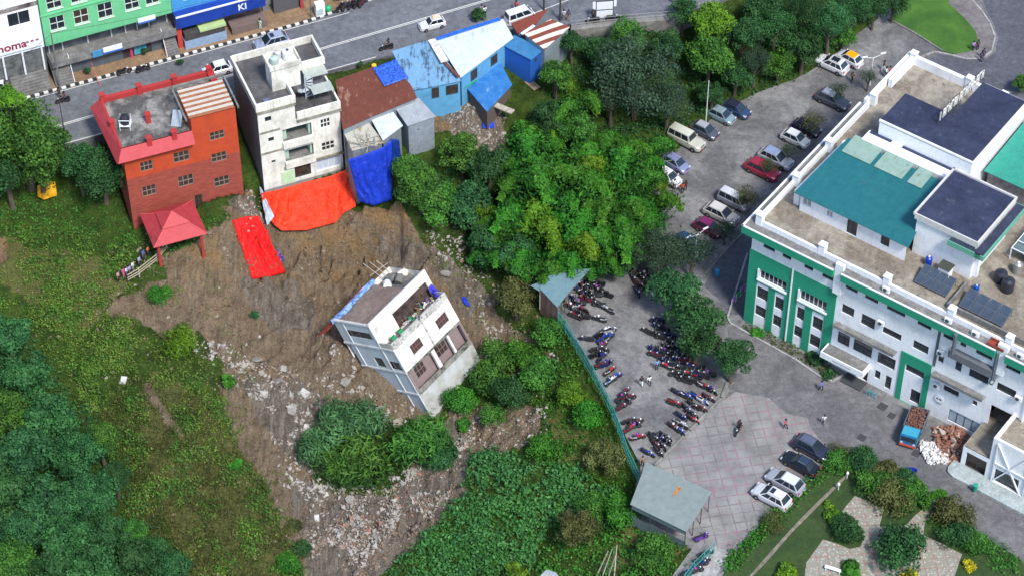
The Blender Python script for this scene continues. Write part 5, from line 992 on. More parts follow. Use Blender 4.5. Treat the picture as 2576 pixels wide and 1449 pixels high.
mb = MB(); mb.wall(fq, 0, 9.6, -.3, 3.35, d=-.02); mb.quad((9.6,-2.2,-.3),(9.6,4,-.3),(9.6,4,6.5),(9.6,-2.2,6.5)); mb.build('basement_wall', [BASEW], Fh)
lq = left(); LW = [(-1.7,.5,7.0,8.2),(1.2,2.8,7.0,8.4)]; LW2 = [(.8,5.3,11.2,12.2),(.6,4.0,8.9,9.5)]
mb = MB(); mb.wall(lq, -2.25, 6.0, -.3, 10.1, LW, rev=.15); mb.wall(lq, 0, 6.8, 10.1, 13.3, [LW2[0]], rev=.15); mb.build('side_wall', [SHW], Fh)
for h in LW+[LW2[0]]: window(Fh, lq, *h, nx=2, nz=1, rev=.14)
mb = MB()
for z, y1 in ((10.0,6.9),(6.6,6.0),(3.4,5.0),(13.3,6.9)): mb.pbox(lq, -2.3 if z < 11 else -.1, y1, z, z+.22, .003, .14)
for y in (-2.25,0,5.0): mb.pbox(lq, y, y+.22, 0 if y < 5 else 6, 10 if y < 0 else 13.3, .003, .08)
mb.build('floor_band', [wallm((.6,.62,.62), (.1,.1,.1), .6, name='band_grey')], Fh)
mb = MB(); mb.wall(front(0,0), 0, 10.1, 10.1, 13.6, [(3.4,9.4,10.2,12.4)], rev=.25); mb.box(0,10.1,-.0-.001,.25,13.6,13.65); mb.quad((10.1,0,6),(10.1,6.8,6),(10.1,6.8,13.3),(10.1,0,13.3)); mb.quad((0,6.8,6),(10.1,6.8,6),(10.1,6.8,13.3),(0,6.8,13.3)); mb.box(0,.2,.25,6.8,13.1,13.5); mb.build('upper_wall', [WHF], Fh)
mb = MB(); mb.box(.2,7.0,.25,6.9,13.0,13.15); mb.build('roof', [slab((.30,.23,.19), (.42,.34,.29), (.17,.13,.11), name='brown_roof_deck')], Fh)
mb = MB(); mb.box(7.0,10.0,.25,6.8,12.4,12.5); mb.build('roof', [GRYC], Fh)
mb = MB(); mb.box(3.3,9.5,.4,2.4,10.12,12.39); mb.build('broken_room', [plain((.05,.035,.03), .9, var=.8, s=1.6, name='room_dark')], Fh)
mb = MB(); mb.box(0.1,9.5,-2.1,0,9.95,10.1); mb.build('terrace_floor', [slab((.26,.24,.22), (.34,.32,.3), name='terrace_floor')], Fh)
mb = MB(); mb.prism([(-1.2,7.0,12.7),(6,6.9,13.3),(6,7.5,13.5),(-2.2,7.9,12.5)], 0, .05); mb.build('torn_roof_sheet', [tin((.26,.05,.035), amt=.4)], Fh)
mb = MB(); [mb.tube((8.5+.6*i,6.2,12.5),(8.3+.9*i-1,6.9,16.0-.5*i),.04) for i in range(3)]; mb.tube((7.2,6.7,14.2),(10,6.4,14.0),.04); mb.build('bent_reinforcement', [plain((.4,.38,.35), .7, name='bare_rod')], Fh)
def on_f(x, y, z): return tuple(Mx @ Vector((x, y, z)))
for i, (x, y, m_, nm) in enumerate(((7.7,4.9,WHT2,'white'),(8.6,5.6,LEDG,'grey'),(9.2,4.2,CRM,'cream'),(8.0,3.1,LEDG,'pale brown'))):
    t = tank('drum', f'{nm} water drum toppled on the fallen house roof', 0, 0, .5, 1.1, m_, loc=on_f(x,y,13.0), cat='drum'); t.rotation_euler = (1.2,.3,i*.9)
def drape(name, label, cat, top, bot, mat, folds=10, amp=.18, n=48, k=20, off=.35, par=None, sag=.25, lift=True, relief=False):
    """cloth hung between a top and a bottom line of world points"""
    def res(L, m):
        L = [Vector(p) for p in L]; d = [0]
        for a, b in zip(L[:-1], L[1:]): d.append(d[-1]+(b-a).length)
        out = []
        for i in range(m):
            s = d[-1]*i/(m-1); j = max(q for q in range(len(d)) if d[q] <= s+1e-9); j = min(j, len(L)-2); out.append(L[j].lerp(L[j+1], (s-d[j])/max(1e-6, d[j+1]-d[j])))
        return out
    T_, B_ = res(top, n), res(bot, n); vs = []; sd_ = len(label)
    for j in range(k):
        t = j/(k-1)
        for i in range(n):
            p = T_[i].lerp(B_[i], t); a = i/(n-1); p.z -= sag*math.sin(math.pi*t)*(1+.5*math.sin(a*9+sd_))
            f = (1-2.2*abs(math.sin(a*folds*3.14+2.2*math.sin(t*2+sd_)+float(fbm(np.array([a*3+sd_]),np.array([t*2.])) [0])*8))**.7)*amp*(.4+.6*math.sin(math.pi*t)**.5)+float(fbm(np.array([a*9+sd_]),np.array([t*6.]),4)[0])*amp*1.6
            p += Vector((0,-.7,.7))*f
            if lift: h = float(gh(p.x, p.y)); p.z = max(p.z, h+.12+max(0,f)*.5)
            vs.append(p)
    fs = [(j*n+i, j*n+i+1, (j+1)*n+i+1, (j+1)*n+i) for j in range(k-1) for i in range(n-1)]
    mb = MB(); mb.add(vs, fs); o = mb.build(name, [mat], par, smooth=True)
    md = o.modifiers.new('thick', 'SOLIDIFY'); md.thickness = .03
    return props(o, label, cat)
def tarpm(c, name): m = plain(c, .5, var=.14, s=1.2, name=name); nt = m.node_tree; bump(nt, nt.nodes['Principled BSDF'], noise(nt, coord(nt, (1,1,.5)), 1.6, 6, .65, 1.5), .9, .35); return m
RTP, RTP2, BTP = tarpm((.80,.045,.010), 'orange_red_tarp'), tarpm((.72,.008,.008), 'red_tarp'), tarpm((.010,.045,.50), 'blue_tarp')
def gp_(u, v, o=.3): x, y, z = G1(u, v); return (x, y, z+o)
def wp_(u, v, z): return (*W(u, v, z), z)
drape('tarpaulin', 'wide orange red tarpaulin hanging below the cream house', 'tarpaulin', [wp_(*p) for p in TARP_A[0]], [wp_(*p) for p in TARP_A[1]], RTP, folds=6, amp=.22, n=80, k=30, lift=False)
drape('tarpaulin', 'bright blue tarpaulin hanging at the right of the orange red one', 'tarpaulin', [wp_(*p) for p in TARP_B[0]], [wp_(*p) for p in TARP_B[1]], BTP, folds=4, amp=.18, lift=False)
drape('tarpaulin', 'dark blue tarpaulin folded round the corner of the tin shack', 'tarpaulin', [wp_(982,350,9.0),wp_(1004,352,9.0)], [wp_(984,455,3.0),wp_(1013,430,3.6)], tarpm((.006,.04,.25), 'dark_blue_tarp'), folds=2, amp=.08, n=16, lift=False)
drape('tarpaulin', 'narrow bright red tarpaulin lying down the scar', 'tarpaulin', [gp_(585,560,.35),gp_(620,551,.4),gp_(652,549,.35)], [gp_(634,707,.3),gp_(680,701,.35),gp_(719,690,.3)], RTP2, folds=7, amp=.13)
drape('tarpaulin', 'blue corner of cloth beside the narrow red tarpaulin', 'tarpaulin', [gp_(698,632,.3),gp_(701,634,.3)], [gp_(700,658,.3),gp_(716,661,.3)], BTP, folds=1, amp=.05, n=12, k=10)
drape('tarpaulin', 'pale blue and white sheet at the left end of the orange tarpaulin', 'tarpaulin', [wp_(652,470,2.6),wp_(657,474,2.6)], [wp_(672,568,-.8),wp_(690,545,-.2)], tarpm((.45,.52,.62), 'pale_tarp'), folds=1, amp=.1, n=14, lift=False)
o = drape('blue_cloth', 'blue and white striped cloth along the fallen house roof edge', 'cloth', [on_f(-.6,6.2,13.3),on_f(2,5.9,13.25),on_f(4,6.4,13.25),on_f(7.2,6.3,13.3)], [on_f(-.2,6.9,13.5),on_f(2.5,7.0,13.45),on_f(5,7.1,13.5),on_f(7.4,7.0,13.6)], plain((.16,.28,.6), .5, var=.9, s=2.2, name='striped_cloth'), folds=5, amp=.12, lift=False, sag=-.2)
drape('blue_cloth', 'blue and red clothes heap hanging at the fallen house corner', 'cloth', [on_f(8.9,-.6,11.8),on_f(9.8,-.3,11.8)], [on_f(9.0,-1.5,10.4),on_f(10.,-1.3,10.3)], plain((.05,.04,.45), .6, var=.4, s=3, name='blue_clothes'), folds=2, amp=.15, n=14, k=10, lift=False)
drape('blue_cloth', 'crumpled blue sheet on the debris right of the fallen house', 'cloth', [gp_(1160,752),gp_(1172,750)], [gp_(1170,770),gp_(1184,776)], BTP, folds=2, amp=.12, n=12, k=8)
drape('blue_cloth', 'small blue sheet on the gravel under the lower blue roof', 'cloth', [gp_(1212,315),gp_(1242,312)], [gp_(1214,328),gp_(1244,328)], BTP, folds=2, amp=.08, n=12, k=8)
drape('yellow_sheet', 'yellow sheet draped under the tree left of the red house', 'cloth', [gp_(97,489,1.3),gp_(118,478,1.6),gp_(142,478,1.3)], [gp_(96,505,.7),gp_(112,513,.6),gp_(145,503,.7)], tarpm((.65,.33,.005), 'yellow_tarp'), folds=2, amp=.12, n=16, k=10)
# clutter on the fallen terrace
for i in range(28):
    q = i//7; cn, cc_ = (('dark red',(.14,.03,.03)),('grey',(.14,.13,.12)),('pale',(.5,.49,.46)),('brown',(.25,.17,.09)),('blue',(.03,.08,.4)),('green',(.04,.2,.1)),('white',(.7,.7,.7)))[i % 7]
    x, y = 3.4+q*1.5+R0.uniform(0,1.2), R0.uniform(-1.9,.9); s = R0.uniform(.3,.6); t = thing('broken_board', f'{cn} broken board in the {ORD[q]} quarter of the fallen terrace heap', 'debris', on_f(x,y,10.15+R0.random()*.3), group='broken boards on the fallen terrace'); t.rotation_euler = (R0.random()*6,R0.random()*6,R0.random()*6)
    mb = MB(); mb.box(-s,s,-s*.3,s*.3,-.04,.04); mb.box(-s,-s*.8,-s*.3,s*.3,.04,s*.8); mb.box(s*.7,s*.8,-s*.3,s*.3,.04,s*.6); mb.build('board', [plain(cc_, .7, name='junk')], t)
for nm, x in (('green plastic chair at the near end of the fallen terrace',1.6),('green plastic chair farther along the fallen terrace',2.8)):
    t = thing('plastic_chair', nm, 'chair', on_f(x,-.9,10.15)); t.rotation_euler = (.2,-.4,.7)
    mb = MB(); mb.box(-.28,.28,-.28,.28,.42,.46); mb.build('seat', [plain((.02,.3,.12), .4, name='green_plastic')], t); mb = MB(); mb.box(-.28,.28,.25,.3,.46,.95); mb.build('backrest', [plain((.02,.3,.12), .4, name='green_plastic')], t)
    for a in (-.25,.22):
        for b_ in (-.25,.22): mb = MB(); mb.box(a,a+.04,b_,b_+.04,0,.42); mb.build('leg', [plain((.02,.3,.12), .4, name='green_plastic')], t)
# ------------------------------------------------------------ roadside shacks
def shack(name, label, zo, px, zs, roofm, wallm_, zb, wins=(), inset=.25, posts=False, cat='shack', wfaces=None):
    P = [Vector((*W(*dz(zo, *p), z), z)) for p, z in zip(px, zs)]; c = sum(P, Vector())/len(P)
    t = thing(name, label, cat, (c.x, c.y, zb)); Q = [p-Vector((c.x, c.y, zb)) for p in P]
    mb = MB(); mb.prism([tuple(q) for q in Q], -.07, 0); mb.build('roof', [roofm], t)
    I = [Vector((q.x, q.y, q.z))-Vector((q.x, q.y, 0)).normalized()*inset for q in Q]; n = len(I)
    if posts:
        for q in I: mb = MB(); mb.tube((q.x,q.y,-.5),(q.x,q.y,q.z-.08),.06); mb.build('post', [DFR], t)
    else:
        mb = MB()
        for i in range(n):
            a, b = I[i], I[(i+1) % n]; mb.quad((a.x,a.y,-3),(b.x,b.y,-3),(b.x,b.y,b.z-.08),(a.x,a.y,a.z-.08))
        mb.build('wall', [wallm_], t)
        for (i, s0, s1, z0, z1) in wins:
            a, b = I[i], I[(i+1) % n]; u = Vector((b.x-a.x,b.y-a.y,0)); Ln = u.length; u /= Ln; nn = Vector((u.y,-u.x,0))
            if nn.dot(Vector((a.x+b.x,a.y+b.y,0))) < 0: nn = -nn
            pl = plane_((a.x,a.y,0), u, nn); top = min(a.z, b.z)
            window(t, pl, s0*Ln, s1*Ln, top+z0, top+z1, nx=2, nz=1, rev=-.05, gm=GLASSR, w=.06)
    return t
BRNT = tin((.17,.05,.03), (.30,.17,.12), .35, math.radians(22), .35, (.12,.035,.022), rough=.75, s=.5)
BLT = tin((.15,.32,.50), (.06,.10,.16), .55, math.radians(22), .3, (.20,.38,.55), rough=.5); BLT2 = tin((.02,.14,.42), (.3,.4,.5), .3, math.radians(30), .3, (.05,.22,.5))
WTN = tin((.62,.68,.72), (.40,.42,.42), .3, math.radians(30), .3, (.50,.56,.6)); GTN = tin((.38,.42,.45), (.25,.22,.18), .3, math.radians(22), .35, (.28,.31,.33))
RTN = tin((.26,.07,.04), (.60,.52,.42), .05, math.radians(60), .3, (.18,.045,.028), bands=1.3); PTN = tin((.40,.42,.36), (.25,.2,.1), .5, 0, .3, (.48,.46,.38))
BWL = wallm((.10,.33,.55), (.05,.1,.15), .5, name='blue_board'); DBW = wallm((.01,.10,.42), (.02,.04,.15), .4, name='deep_blue_board'); GWL = tin((.25,.29,.33), (.14,.12,.1), .35, 0, .3)
shack('brown_roofed_shack','roadside shack under a broad rusty brown tin roof','r12',[(1235,800),(1590,672),(1820,640),(1990,860),(2045,975),(1590,1165),(1305,1290)],[11.3,11.3,11.3,11,10.8,10.6,10.5],BRNT,GWL,6.2)
shack('blue_roofed_shack','shack with a pale blue tin roof beside the road','r12',[(1795,510),(2180,395),(2490,805),(1990,905)],[11.6,11.6,10.9,10.9],BLT,BWL,6.4,wins=[(2,.05,.3,-1.9,-.5),(2,.45,.6,-2,-.4)])
shack('white_roofed_shack','long shack with a white tin roof edged in blue at the road','r13',[(140,400),(800,190),(905,380),(380,775)],[11.9,11.9,11.2,11.1],WTN,BWL,6.4,wins=[(2,.30,.42,-1.9,-.5),(2,.70,.82,-1.9,-.4)])
shack('rusty_lean_to','narrow rusty red lean-to roof pointing along the road','r13',[(880,235),(1250,90),(1130,245),(945,335)],[11.2,11.2,11,11],tin((.24,.06,.035), amt=.1),GWL,8.0)
shack('rusty_roofed_shed','tall grey shed under a striped rusty tin roof','r13',[(1005,335),(1275,195),(1465,270),(1212,495)],[11.9,11.9,11.6,11.6],RTN,tin((.26,.32,.35), (.16,.16,.14), .4, 0, .3, (.20,.25,.28)),6.0)
shack('blue_boarded_shed','deep blue boarded shed with a blue tin roof','r13',[(795,450),(915,350),(1208,495),(1080,598)],[10.9,11,10.9,10.8],tin((.05,.22,.45), (.2,.3,.38), .3, math.radians(60), .3),DBW,6.8,wins=[(2,.5,.62,-1.0,-.5)])
shack('low_blue_roofed_shed','lower shed under a weathered bright blue tin roof','r13',[(448,885),(775,622),(892,845),(640,1112)],[8.6,8.6,8.1,8.1],BLT2,wallm((.12,.09,.08), name='dark_boards'),4.6)
shack('grey_tin_shed','small shed with a clean grey tin roof beside the brown one','r12',[(1808,1048),(2060,975),(2232,1160),(1950,1255)],[10.2,10.2,9.6,9.6],GTN,tin((.22,.26,.31), (.12,.12,.12), .3, 0, .35, (.32,.36,.4)),2.6)
shack('white_tin_awning','white tin awning squeezed under the brown roof','r12',[(1590,1190),(1808,1115),(1905,1250),(1705,1400)],[9.9,9.9,9.4,9.4],WTN,GWL,3.5)
shack('patched_roof_hut','hut under a patchwork of pale rusty sheets and poles','r12',[(1310,1310),(1570,1225),(1715,1420),(1400,1500)],[9.6,9.6,9.0,9.0],PTN,GWL,3.0)
t = thing('pole_heap', 'tangle of poles and broken sheets on the patchwork hut roof', 'debris', (*W(*dz('r12',1500,1400),9.2),9.2))
for i in range(16): mb = MB(); a = R0.random()*3.1; l = R0.uniform(.8,1.8); x, y = R0.uniform(-1.5,1.5), R0.uniform(-1,1); mb.tube((x-math.cos(a)*l,y-math.sin(a)*l,.1+.2*R0.random()),(x+math.cos(a)*l,y+math.sin(a)*l,.15+.2*R0.random()),.035); mb.build('pole', [plain(R0.choice([(.4,.38,.33),(.15,.12,.1)]), .8, name='old_pole')], t)
props(drape('patterned_sheet', 'blue patterned plastic sheet over the corner of the brown roof', 'sheet', [(*W(*dz('r12',1600,680),11.45),11.45),(*W(*dz('r12',1830,590),11.75),11.75)], [(*W(*dz('r12',1720,860),11.3),11.3),(*W(*dz('r12',1960,775),11.3),11.3)], plain((.03,.10,.50), .5, var=.95, s=5, name='patterned_blue'), folds=3, amp=.07, n=24, k=14, lift=False, sag=.02))
def roofstrip(label, zo, a, b, z, w, mat, cat='roof trim', name='roof_flashing'):
    p, q = Vector((*W(*dz(zo,*a),z),z)), Vector((*W(*dz(zo,*b),z),z)); t = MB(); d = (q-p); n_ = Vector((-d.y,d.x,0)).normalized()*w/2; t.prism([tuple(p+n_),tuple(q+n_),tuple(q-n_),tuple(p-n_)],0.0,.12)
    return props(t.build(name, [mat]), label, cat)
roofstrip('blue sheet folded along the road edge of the white roof','r13',(140,395),(770,195),11.95,.5,plain((.02,.12,.6), .5, var=.5, s=3, name='blue_edge'))
roofstrip('row of white patched boards between the blue and white roofs','r12',(2190,400),(2320,620),11.75,1.0,plain((.6,.58,.52), .8, var=.4, s=2, name='patched_white'))
roofstrip('rusty seam between the blue and white roofs','r12',(2290,600),(2460,770),11.4,.35,tin((.2,.07,.05), amt=.2))
roofstrip('white ridge board of the rusty roofed shed','r13',(985,345),(1110,262),11.95,.35,WHT2); roofstrip('green boards under the white roofed shack','r13',(390,870),(520,790),8.8,.9,plain((.02,.28,.14), .6, name='green_board'))
roofstrip('pale plank lying beside the low blue roof','r13',(705,1040),(900,1120),7.4,.8,plain((.38,.34,.28), .9, var=.4, name='plank'), 'plank', 'plank'); roofstrip('brown broken sheet below the blue boarded shed','r13',(1000,770),(1140,890),6.6,1.0,plain((.28,.2,.13), .9, var=.4, name='broken_sheet'), 'sheet', 'broken_sheet')
# ------------------------------------------------------------ sheds by the motorbike stand and garden
def shed(name, label, pts, zs, roofm, low=.0, rail=True):
    P = [Vector((x, y, z)) for (x, y), z in zip(pts, zs)]; c = sum(P, Vector())/len(P); t = thing(name, label, 'shed', (c.x, c.y, 0)); Q = [p-Vector((c.x,c.y,0)) for p in P]
    mb = MB(); mb.prism([tuple(q) for q in Q], -.06, 0); mb.build('roof', [roofm], t)
    for i, q in enumerate(Q):
        r = Q[(i+1) % len(Q)]
        for s in (0,.33,.66): p = q.lerp(r, s); p = p*.95; mb = MB(); mb.tube((p.x,p.y,-1),(p.x,p.y,p.z-.1),.05); mb.build('post', [DFR if i else WHT2], t)
    return t, Q
GSH = tin((.19,.235,.225), (.3,.24,.18), .12, math.radians(-30), .3, (.25,.29,.28), s=.4, bs=.1)
t, Q = shed('garden_shed', 'grey green tin roofed open shed with a rust streak below the motorbikes', [W(*dz('r44',x,y),z) for (x,y),z in zip([(300,372),(920,652),(682,1030),(150,770)],(3.4,3.4,3.0,3.0))], (3.4,3.4,3.0,3.0), GSH)
mb = MB(); a, b = Q[3]*.96, Q[2]*.96; mb.quad((a.x,a.y,-.6),(b.x,b.y,-.6),(b.x,b.y,1.1),(a.x,a.y,1.1)); mb.quad((a.x,a.y,2.2),(b.x,b.y,2.2),(b.x,b.y,2.85),(a.x,a.y,2.85)); mb.build('board_wall', [plain((.10,.14,.15), .7, name='shed_board')], t)
mb = MB(); mb.prism([tuple(Vector((*W(*dz('r44',x,y),3.3),3.3))-t.location) for x, y in [(625,530),(680,545),(600,660),(550,700)]], .005, .02); mb.build('rust_patch', [plain((.40,.17,.05), .9, var=.5, s=3, name='rust')], t)
BSH = tin((.13,.23,.26), (.2,.2,.18), .15, math.radians(-50), .3, (.17,.28,.30)); t, Q = shed('motorbike_shed', 'blue green tin roofed shed at the mouth of the motorbike stand', [W(*dz('r33',x,y),z) for (x,y),z in zip([(1100,180),(1230,10),(1590,0),(1385,222),(1272,362)],(2.6,3,3,2.9,2.5))], (2.6,3,3,2.9,2.5), BSH)
mb = MB(); a, b = Q[0]*.95, Q[4]*.95; mb.quad((a.x,a.y,-1.5),(b.x,b.y,-1.5),(b.x,b.y,2.4),(a.x,a.y,2.5)); mb.build('brick_wall', [plain((.22,.12,.09), .9, var=.3, s=3, name='brown_wall')], t)
mb = MB(); mb.prism([tuple(Vector((*W(*dz('r33',x,y),2.4),2.4))-t.location) for x, y in [(1020,160),(1090,130),(1170,130),(1100,210)]], -.05, 0); mb.build('side_roof', [BSH], t)
t = thing('corner_roof', 'corner of a pale tin roof at the bottom edge', 'roof', (*W(1375,1455,1),1)); mb = MB(); mb.prism([(-2.2,-1.5,0),(0,1.0,.3),(1.0,.6,.3),(2.2,-1.5,0)],-.1,0); mb.build('roof', [GTN], t); mb = MB(); mb.box(-1.6,1.6,-1.45,.2,-4,-.15); mb.build('wall', [WHT], t)
# green fence
FGN = plain((.05,.30,.27), .5, var=.3, name='green_fence_paint')
def fence(name, label, pts, h=1.9, sp=2.2, mat=FGN, zb=None, mesh=.28, cat='fence', r=.035):
    P = [Vector((*W(u, v, 0 if zb is None else zb), 0 if zb is None else zb)) for u, v in pts]; t = thing(name, label, cat, P[0]); o = P[0]
    for a, b in zip(P[:-1], P[1:]):
        a, b = a-o, b-o; n = max(1, round((b-a).length/sp))
        for i in range(n): p = a.lerp(b, i/n); mb = MB(); mb.tube(p-Vector((0,0,.5)), p+Vector((0,0,h+.15)), r*1.4); mb.build('post', [mat], t)
        mb = MB(); L_ = (b-a).length
        for z in (.1, h*.5, h): mb.tube(a+Vector((0,0,z)), b+Vector((0,0,z)), r, r, 4)
        if mesh:
            k = int(L_/mesh)
            for i in range(k): p, q = a.lerp(b, i/k), a.lerp(b, min(1,(i+2)/k)); mb.tube(p+Vector((0,0,.1)), q+Vector((0,0,h)), .016, .016, 3); mb.tube(q+Vector((0,0,.1)), p+Vector((0,0,h)), .016, .016, 3)
        mb.build('mesh_panel', [mat], t)
    return t
fence('mesh_fence', 'long green wire fence between motorbike stand and valley', [(1404,815),(1422,832),(1450,882),(1490,950),(1527,1018),(1553,1080),(1578,1155),(1606,1215)])
fence('mesh_fence', 'short green fence running off the bottom below the shed', [(1795,1392),(1745,1440),(1700,1500)])
fence('road_railing', 'thin metal railing on the footway above the trees', [(1438,70),(1520,60),(1600,52),(1706,44),(1800,14)], h=1.0, sp=2.5, mat=plain((.3,.3,.3), .6, name='rail_grey'), zb=8.12, mesh=0, cat='railing')
fence('bamboo_barrier', 'bamboo pole barrier by the onlookers below the porch', [(420,625),(395,655),(350,690),(322,706)], h=.9, sp=2.5, mat=plain((.42,.36,.26), .8, name='dry_bamboo'), zb=.5, mesh=0, cat='barrier', r=.06)
for k_, (ua, va, ub, vb) in enumerate(((1545,1449,1552,1370),(1530,1449,1548,1400),(1515,1449,1540,1380),(1500,1449,1530,1385))):
    p, q = G1(ua, va), W(ub, vb, 2.5); mb = MB(); t = thing('leaning_cane', f'{ORD[k_]} bare leaning cane under the yellowing tree from the right', 'cane', p, 0, 'bare leaning canes'); mb.tube((0,0,0), (q[0]-p[0],q[1]-p[1],2.5-p[2]), .08, .04); mb.build('cane', [plain((.5,.48,.42), .8, name='dead_cane')], t)
# lamp and utility poles
def pole(name, label, p, h, r=.09, mat=None, lamp=0, cat='pole', rz=0, arms=1):
    t = thing(name, label, cat, p, rz); mb = MB(); mb.tube((0,0,-.3),(0,0,h), r, r*.6, 8); mb.build('shaft', [mat or LEDG], t)
    for i in range(lamp):
        s = 1 if i else -1; mb = MB(); mb.tube((0,0,h-.1),(s*1.4,0,h+.35),.04,.03); mb.build('arm', [mat or LEDG], t); mb = MB(); mb.box(s*1.25-.3,s*1.25+.4,-.1,.1,h+.33,h+.43); mb.build('lamp_head', [WHT2], t)
    return t
def gz(u, v, z): return (*W(u, v, z), z)
PST = plain((.75,.76,.78), .4, name='white_steel')
pole('lamp_post', 'tall white pole at the car park edge beside the blue hatchback', gz(1775,318,0), 7.5, .07, PST)
pole('lamp_post', 'white twin arm lamp post beside the maroon car', gz(1748,655,0), 4.2, .08, PST, 2, 'lamp', .6); pole('lamp_post', 'white lamp post in the thin tree near the top of the car park', gz(2188,215,0), 4.6, .08, PST, 2, 'lamp', .3)
pole('lamp_post', 'thin white post standing inside the bamboo grove', gz(1418,640,-.3), 5, .06, PST); DKP = plain((.06,.055,.05), .8, name='dark_wood')
pole('utility_pole', 'dark utility pole behind the people by the rusty shed', gz(1409,52,8.1), 7, .15, DKP); pole('utility_pole', 'dark utility pole at the end of the rusty lean-to', gz(1368,25,8.1), 7, .14, DKP)
pole('utility_pole', 'grey street pole between white and green shops', gz(152,225,8.1), 9, .12, GRYC); pole('utility_pole', 'slim pole on the pavement near the advertising box', gz(783,45,8.1), 7, .08, plain((.05,.15,.12), .6, name='green_pole'))
pole('utility_pole', 'thin dark pole in front of the left street corner', gz(160,320,8.0), 6, .07, DKP)
pole('flag_pole', 'thin red pole leaning on the pavement behind the red parapet', gz(252,215,8.1), 3.2, .05, plain((.6,.1,.08), .5, name='red_pole'), cat='pole').rotation_euler = (-.3,-.3,0)
def cable(name, label, pts, r=.02):
    t = thing(name, label, 'cable', pts[0]); mb = MB(); a, b = Vector((0,0,0)), Vector(pts[1])-Vector(pts[0])
    P = [a.lerp(b, i/12)-Vector((0,0,1))*4*.6*(i/12)*(1-i/12) for i in range(13)]; mb.path(P, r, 4); mb.build('wire', [plain((.03,.03,.03), .7, name='wire_black')], t)
cable('overhead_wire', 'overhead wire crossing the road at the left street corner', ((*W(152,225,8.1),16.8),(*W(-60,330,8),15)))
cable('overhead_wire', 'overhead wire running along the shop fronts', ((*W(152,225,8.1),16.9),(*W(783,45,8.1),15)))
for i, (a, b_, nm) in enumerate((((1409,52,15),(1368,25,15),'between the two dark poles'),((1368,25,15),(900,-40,16),'from the lean-to pole up the road'),((783,45,15),(1300,-70,15),'from the slim pavement pole up the road'),((1409,52,15),(1830,-20,14),'from the dark pole past the billboard'),((160,320,14),(152,225,16.5),'between the two left corner poles'),((160,320,14),(-60,400,13),'leaving the picture at the left corner'))): cable('overhead_wire', 'overhead wire '+nm, ((*W(a[0],a[1],8.1),a[2]),(*W(b_[0],b_[1],8.1),b_[2])), .03)
# advertising frame, bench, box, banners
t = thing('billboard', 'two panel white billboard on a steel frame at the road edge', 'billboard', gz(1520,48,8.1), math.radians(6)); mb = MB(); [mb.box(x,x+.08,-.04,.04,0,2.9) for x in (-1.1,1.05)]; mb.box(-1.1,1.13,-.04,.04,1.42,1.5); mb.box(-1.1,1.13,-.04,.04,2.85,2.93); mb.build('frame', [DFR], t)
for z in (.15,1.55): mb = MB(); mb.box(-1.0,1.03,-.06,-.02,z,z+1.2); mb.build('panel', [WHT2], t)
mb = MB(); mb.box(-1.5,-1.12,-.03,.03,1.6,2.8); mb.box(1.15,1.5,-.03,.03,1.9,2.95); mb.build('side_panel', [WHT2], t)
t = thing('kiosk_box', 'white cabinet with green top standing on the pavement', 'cabinet', gz(805,38,8.12), SF[2]); mb = MB(); mb.box(-.6,.6,-.4,.4,0,2.0); mb.build('cabinet_body', [WHT2], t, bev=.03); mb = MB(); mb.box(-.5,.3,-.45,-.405,.3,1.2); mb.build('cabinet_door', [plain((.4,.5,.48), .5, name='pale_door')], t)
t = thing('planter', 'green ball shaped litter bin beside the white cabinet', 'bin', gz(826,30,8.12)); mb = MB(); mb.lathe([(.2,0),(.42,.3),(.45,.6),(.3,.85),(.1,.95)]); mb.build('bin_body', [plain((.02,.35,.15), .4, name='bin_green')], t, smooth=True)
for i, (c, uv, nm) in enumerate((((.55,.12,.5),(1868,738),'upper purple'),((.03,.5,.1),(1857,752),'green'),((.45,.2,.6),(1845,766),'lower purple'))):
    x, y = W(*uv, .0); t = thing('banner', f'{nm} banner tied along the corner railing', 'banner', (x, y, 0), math.radians(52)); mb = MB(); mb.box(-.42,.42,-.02,.02,.45,1.15); mb.build('cloth', [plain(c, .6, name='banner_cloth')], t); mb = MB(); mb.tube((-.42,0,0),(-.42,0,1.2),.03); mb.tube((.42,0,0),(.42,0,1.2),.03); mb.build('post', [WHT2], t)
t = thing('blue_drum', 'turquoise drum standing on the hospital lane', 'drum', gz(1803,692,0)); mb = MB(); mb.lathe([(.28,0),(.3,.1),(.3,.8),(.25,.9)]); mb.build('drum_body', [plain((.02,.25,.5), .5, name='turquoise')], t, smooth=True)
t = thing('teal_gate', 'turquoise folding frame beside the hospital door', 'frame', gz(2190,998,0), HF[2]); mb = MB(); [mb.box(x,x+.05,-.03,.03,0,.9) for x in (-.6,-.2,.2,.55)]; mb.box(-.6,.6,-.03,.03,.85,.9); mb.box(-.6,.6,.3,.36,.4,.45); mb.build('gate_bars', [plain((.03,.4,.42), .5, name='turquoise_steel')], t)
t = thing('blue_tub', 'dark blue plastic tub lying on the forecourt', 'tub', gz(2289,1187,0)); mb = MB(); mb.lathe([(.45,0),(.62,.3),(.68,.32),(.66,.28),(.44,.06)], n=20); o = mb.build('tub_body', [plain((.01,.02,.3), .4, name='blue_tub')], t, smooth=True); o.scale = (1.15,.7,1)
t = thing('green_bin', 'green drum by the braced building doorway', 'bin', gz(2452,1232,.3)); mb = MB(); mb.lathe([(.25,0),(.27,.8),(.3,.85),(.1,.9)]); mb.build('bin_body', [plain((.02,.3,.2), .4, name='bin_green')], t, smooth=True)
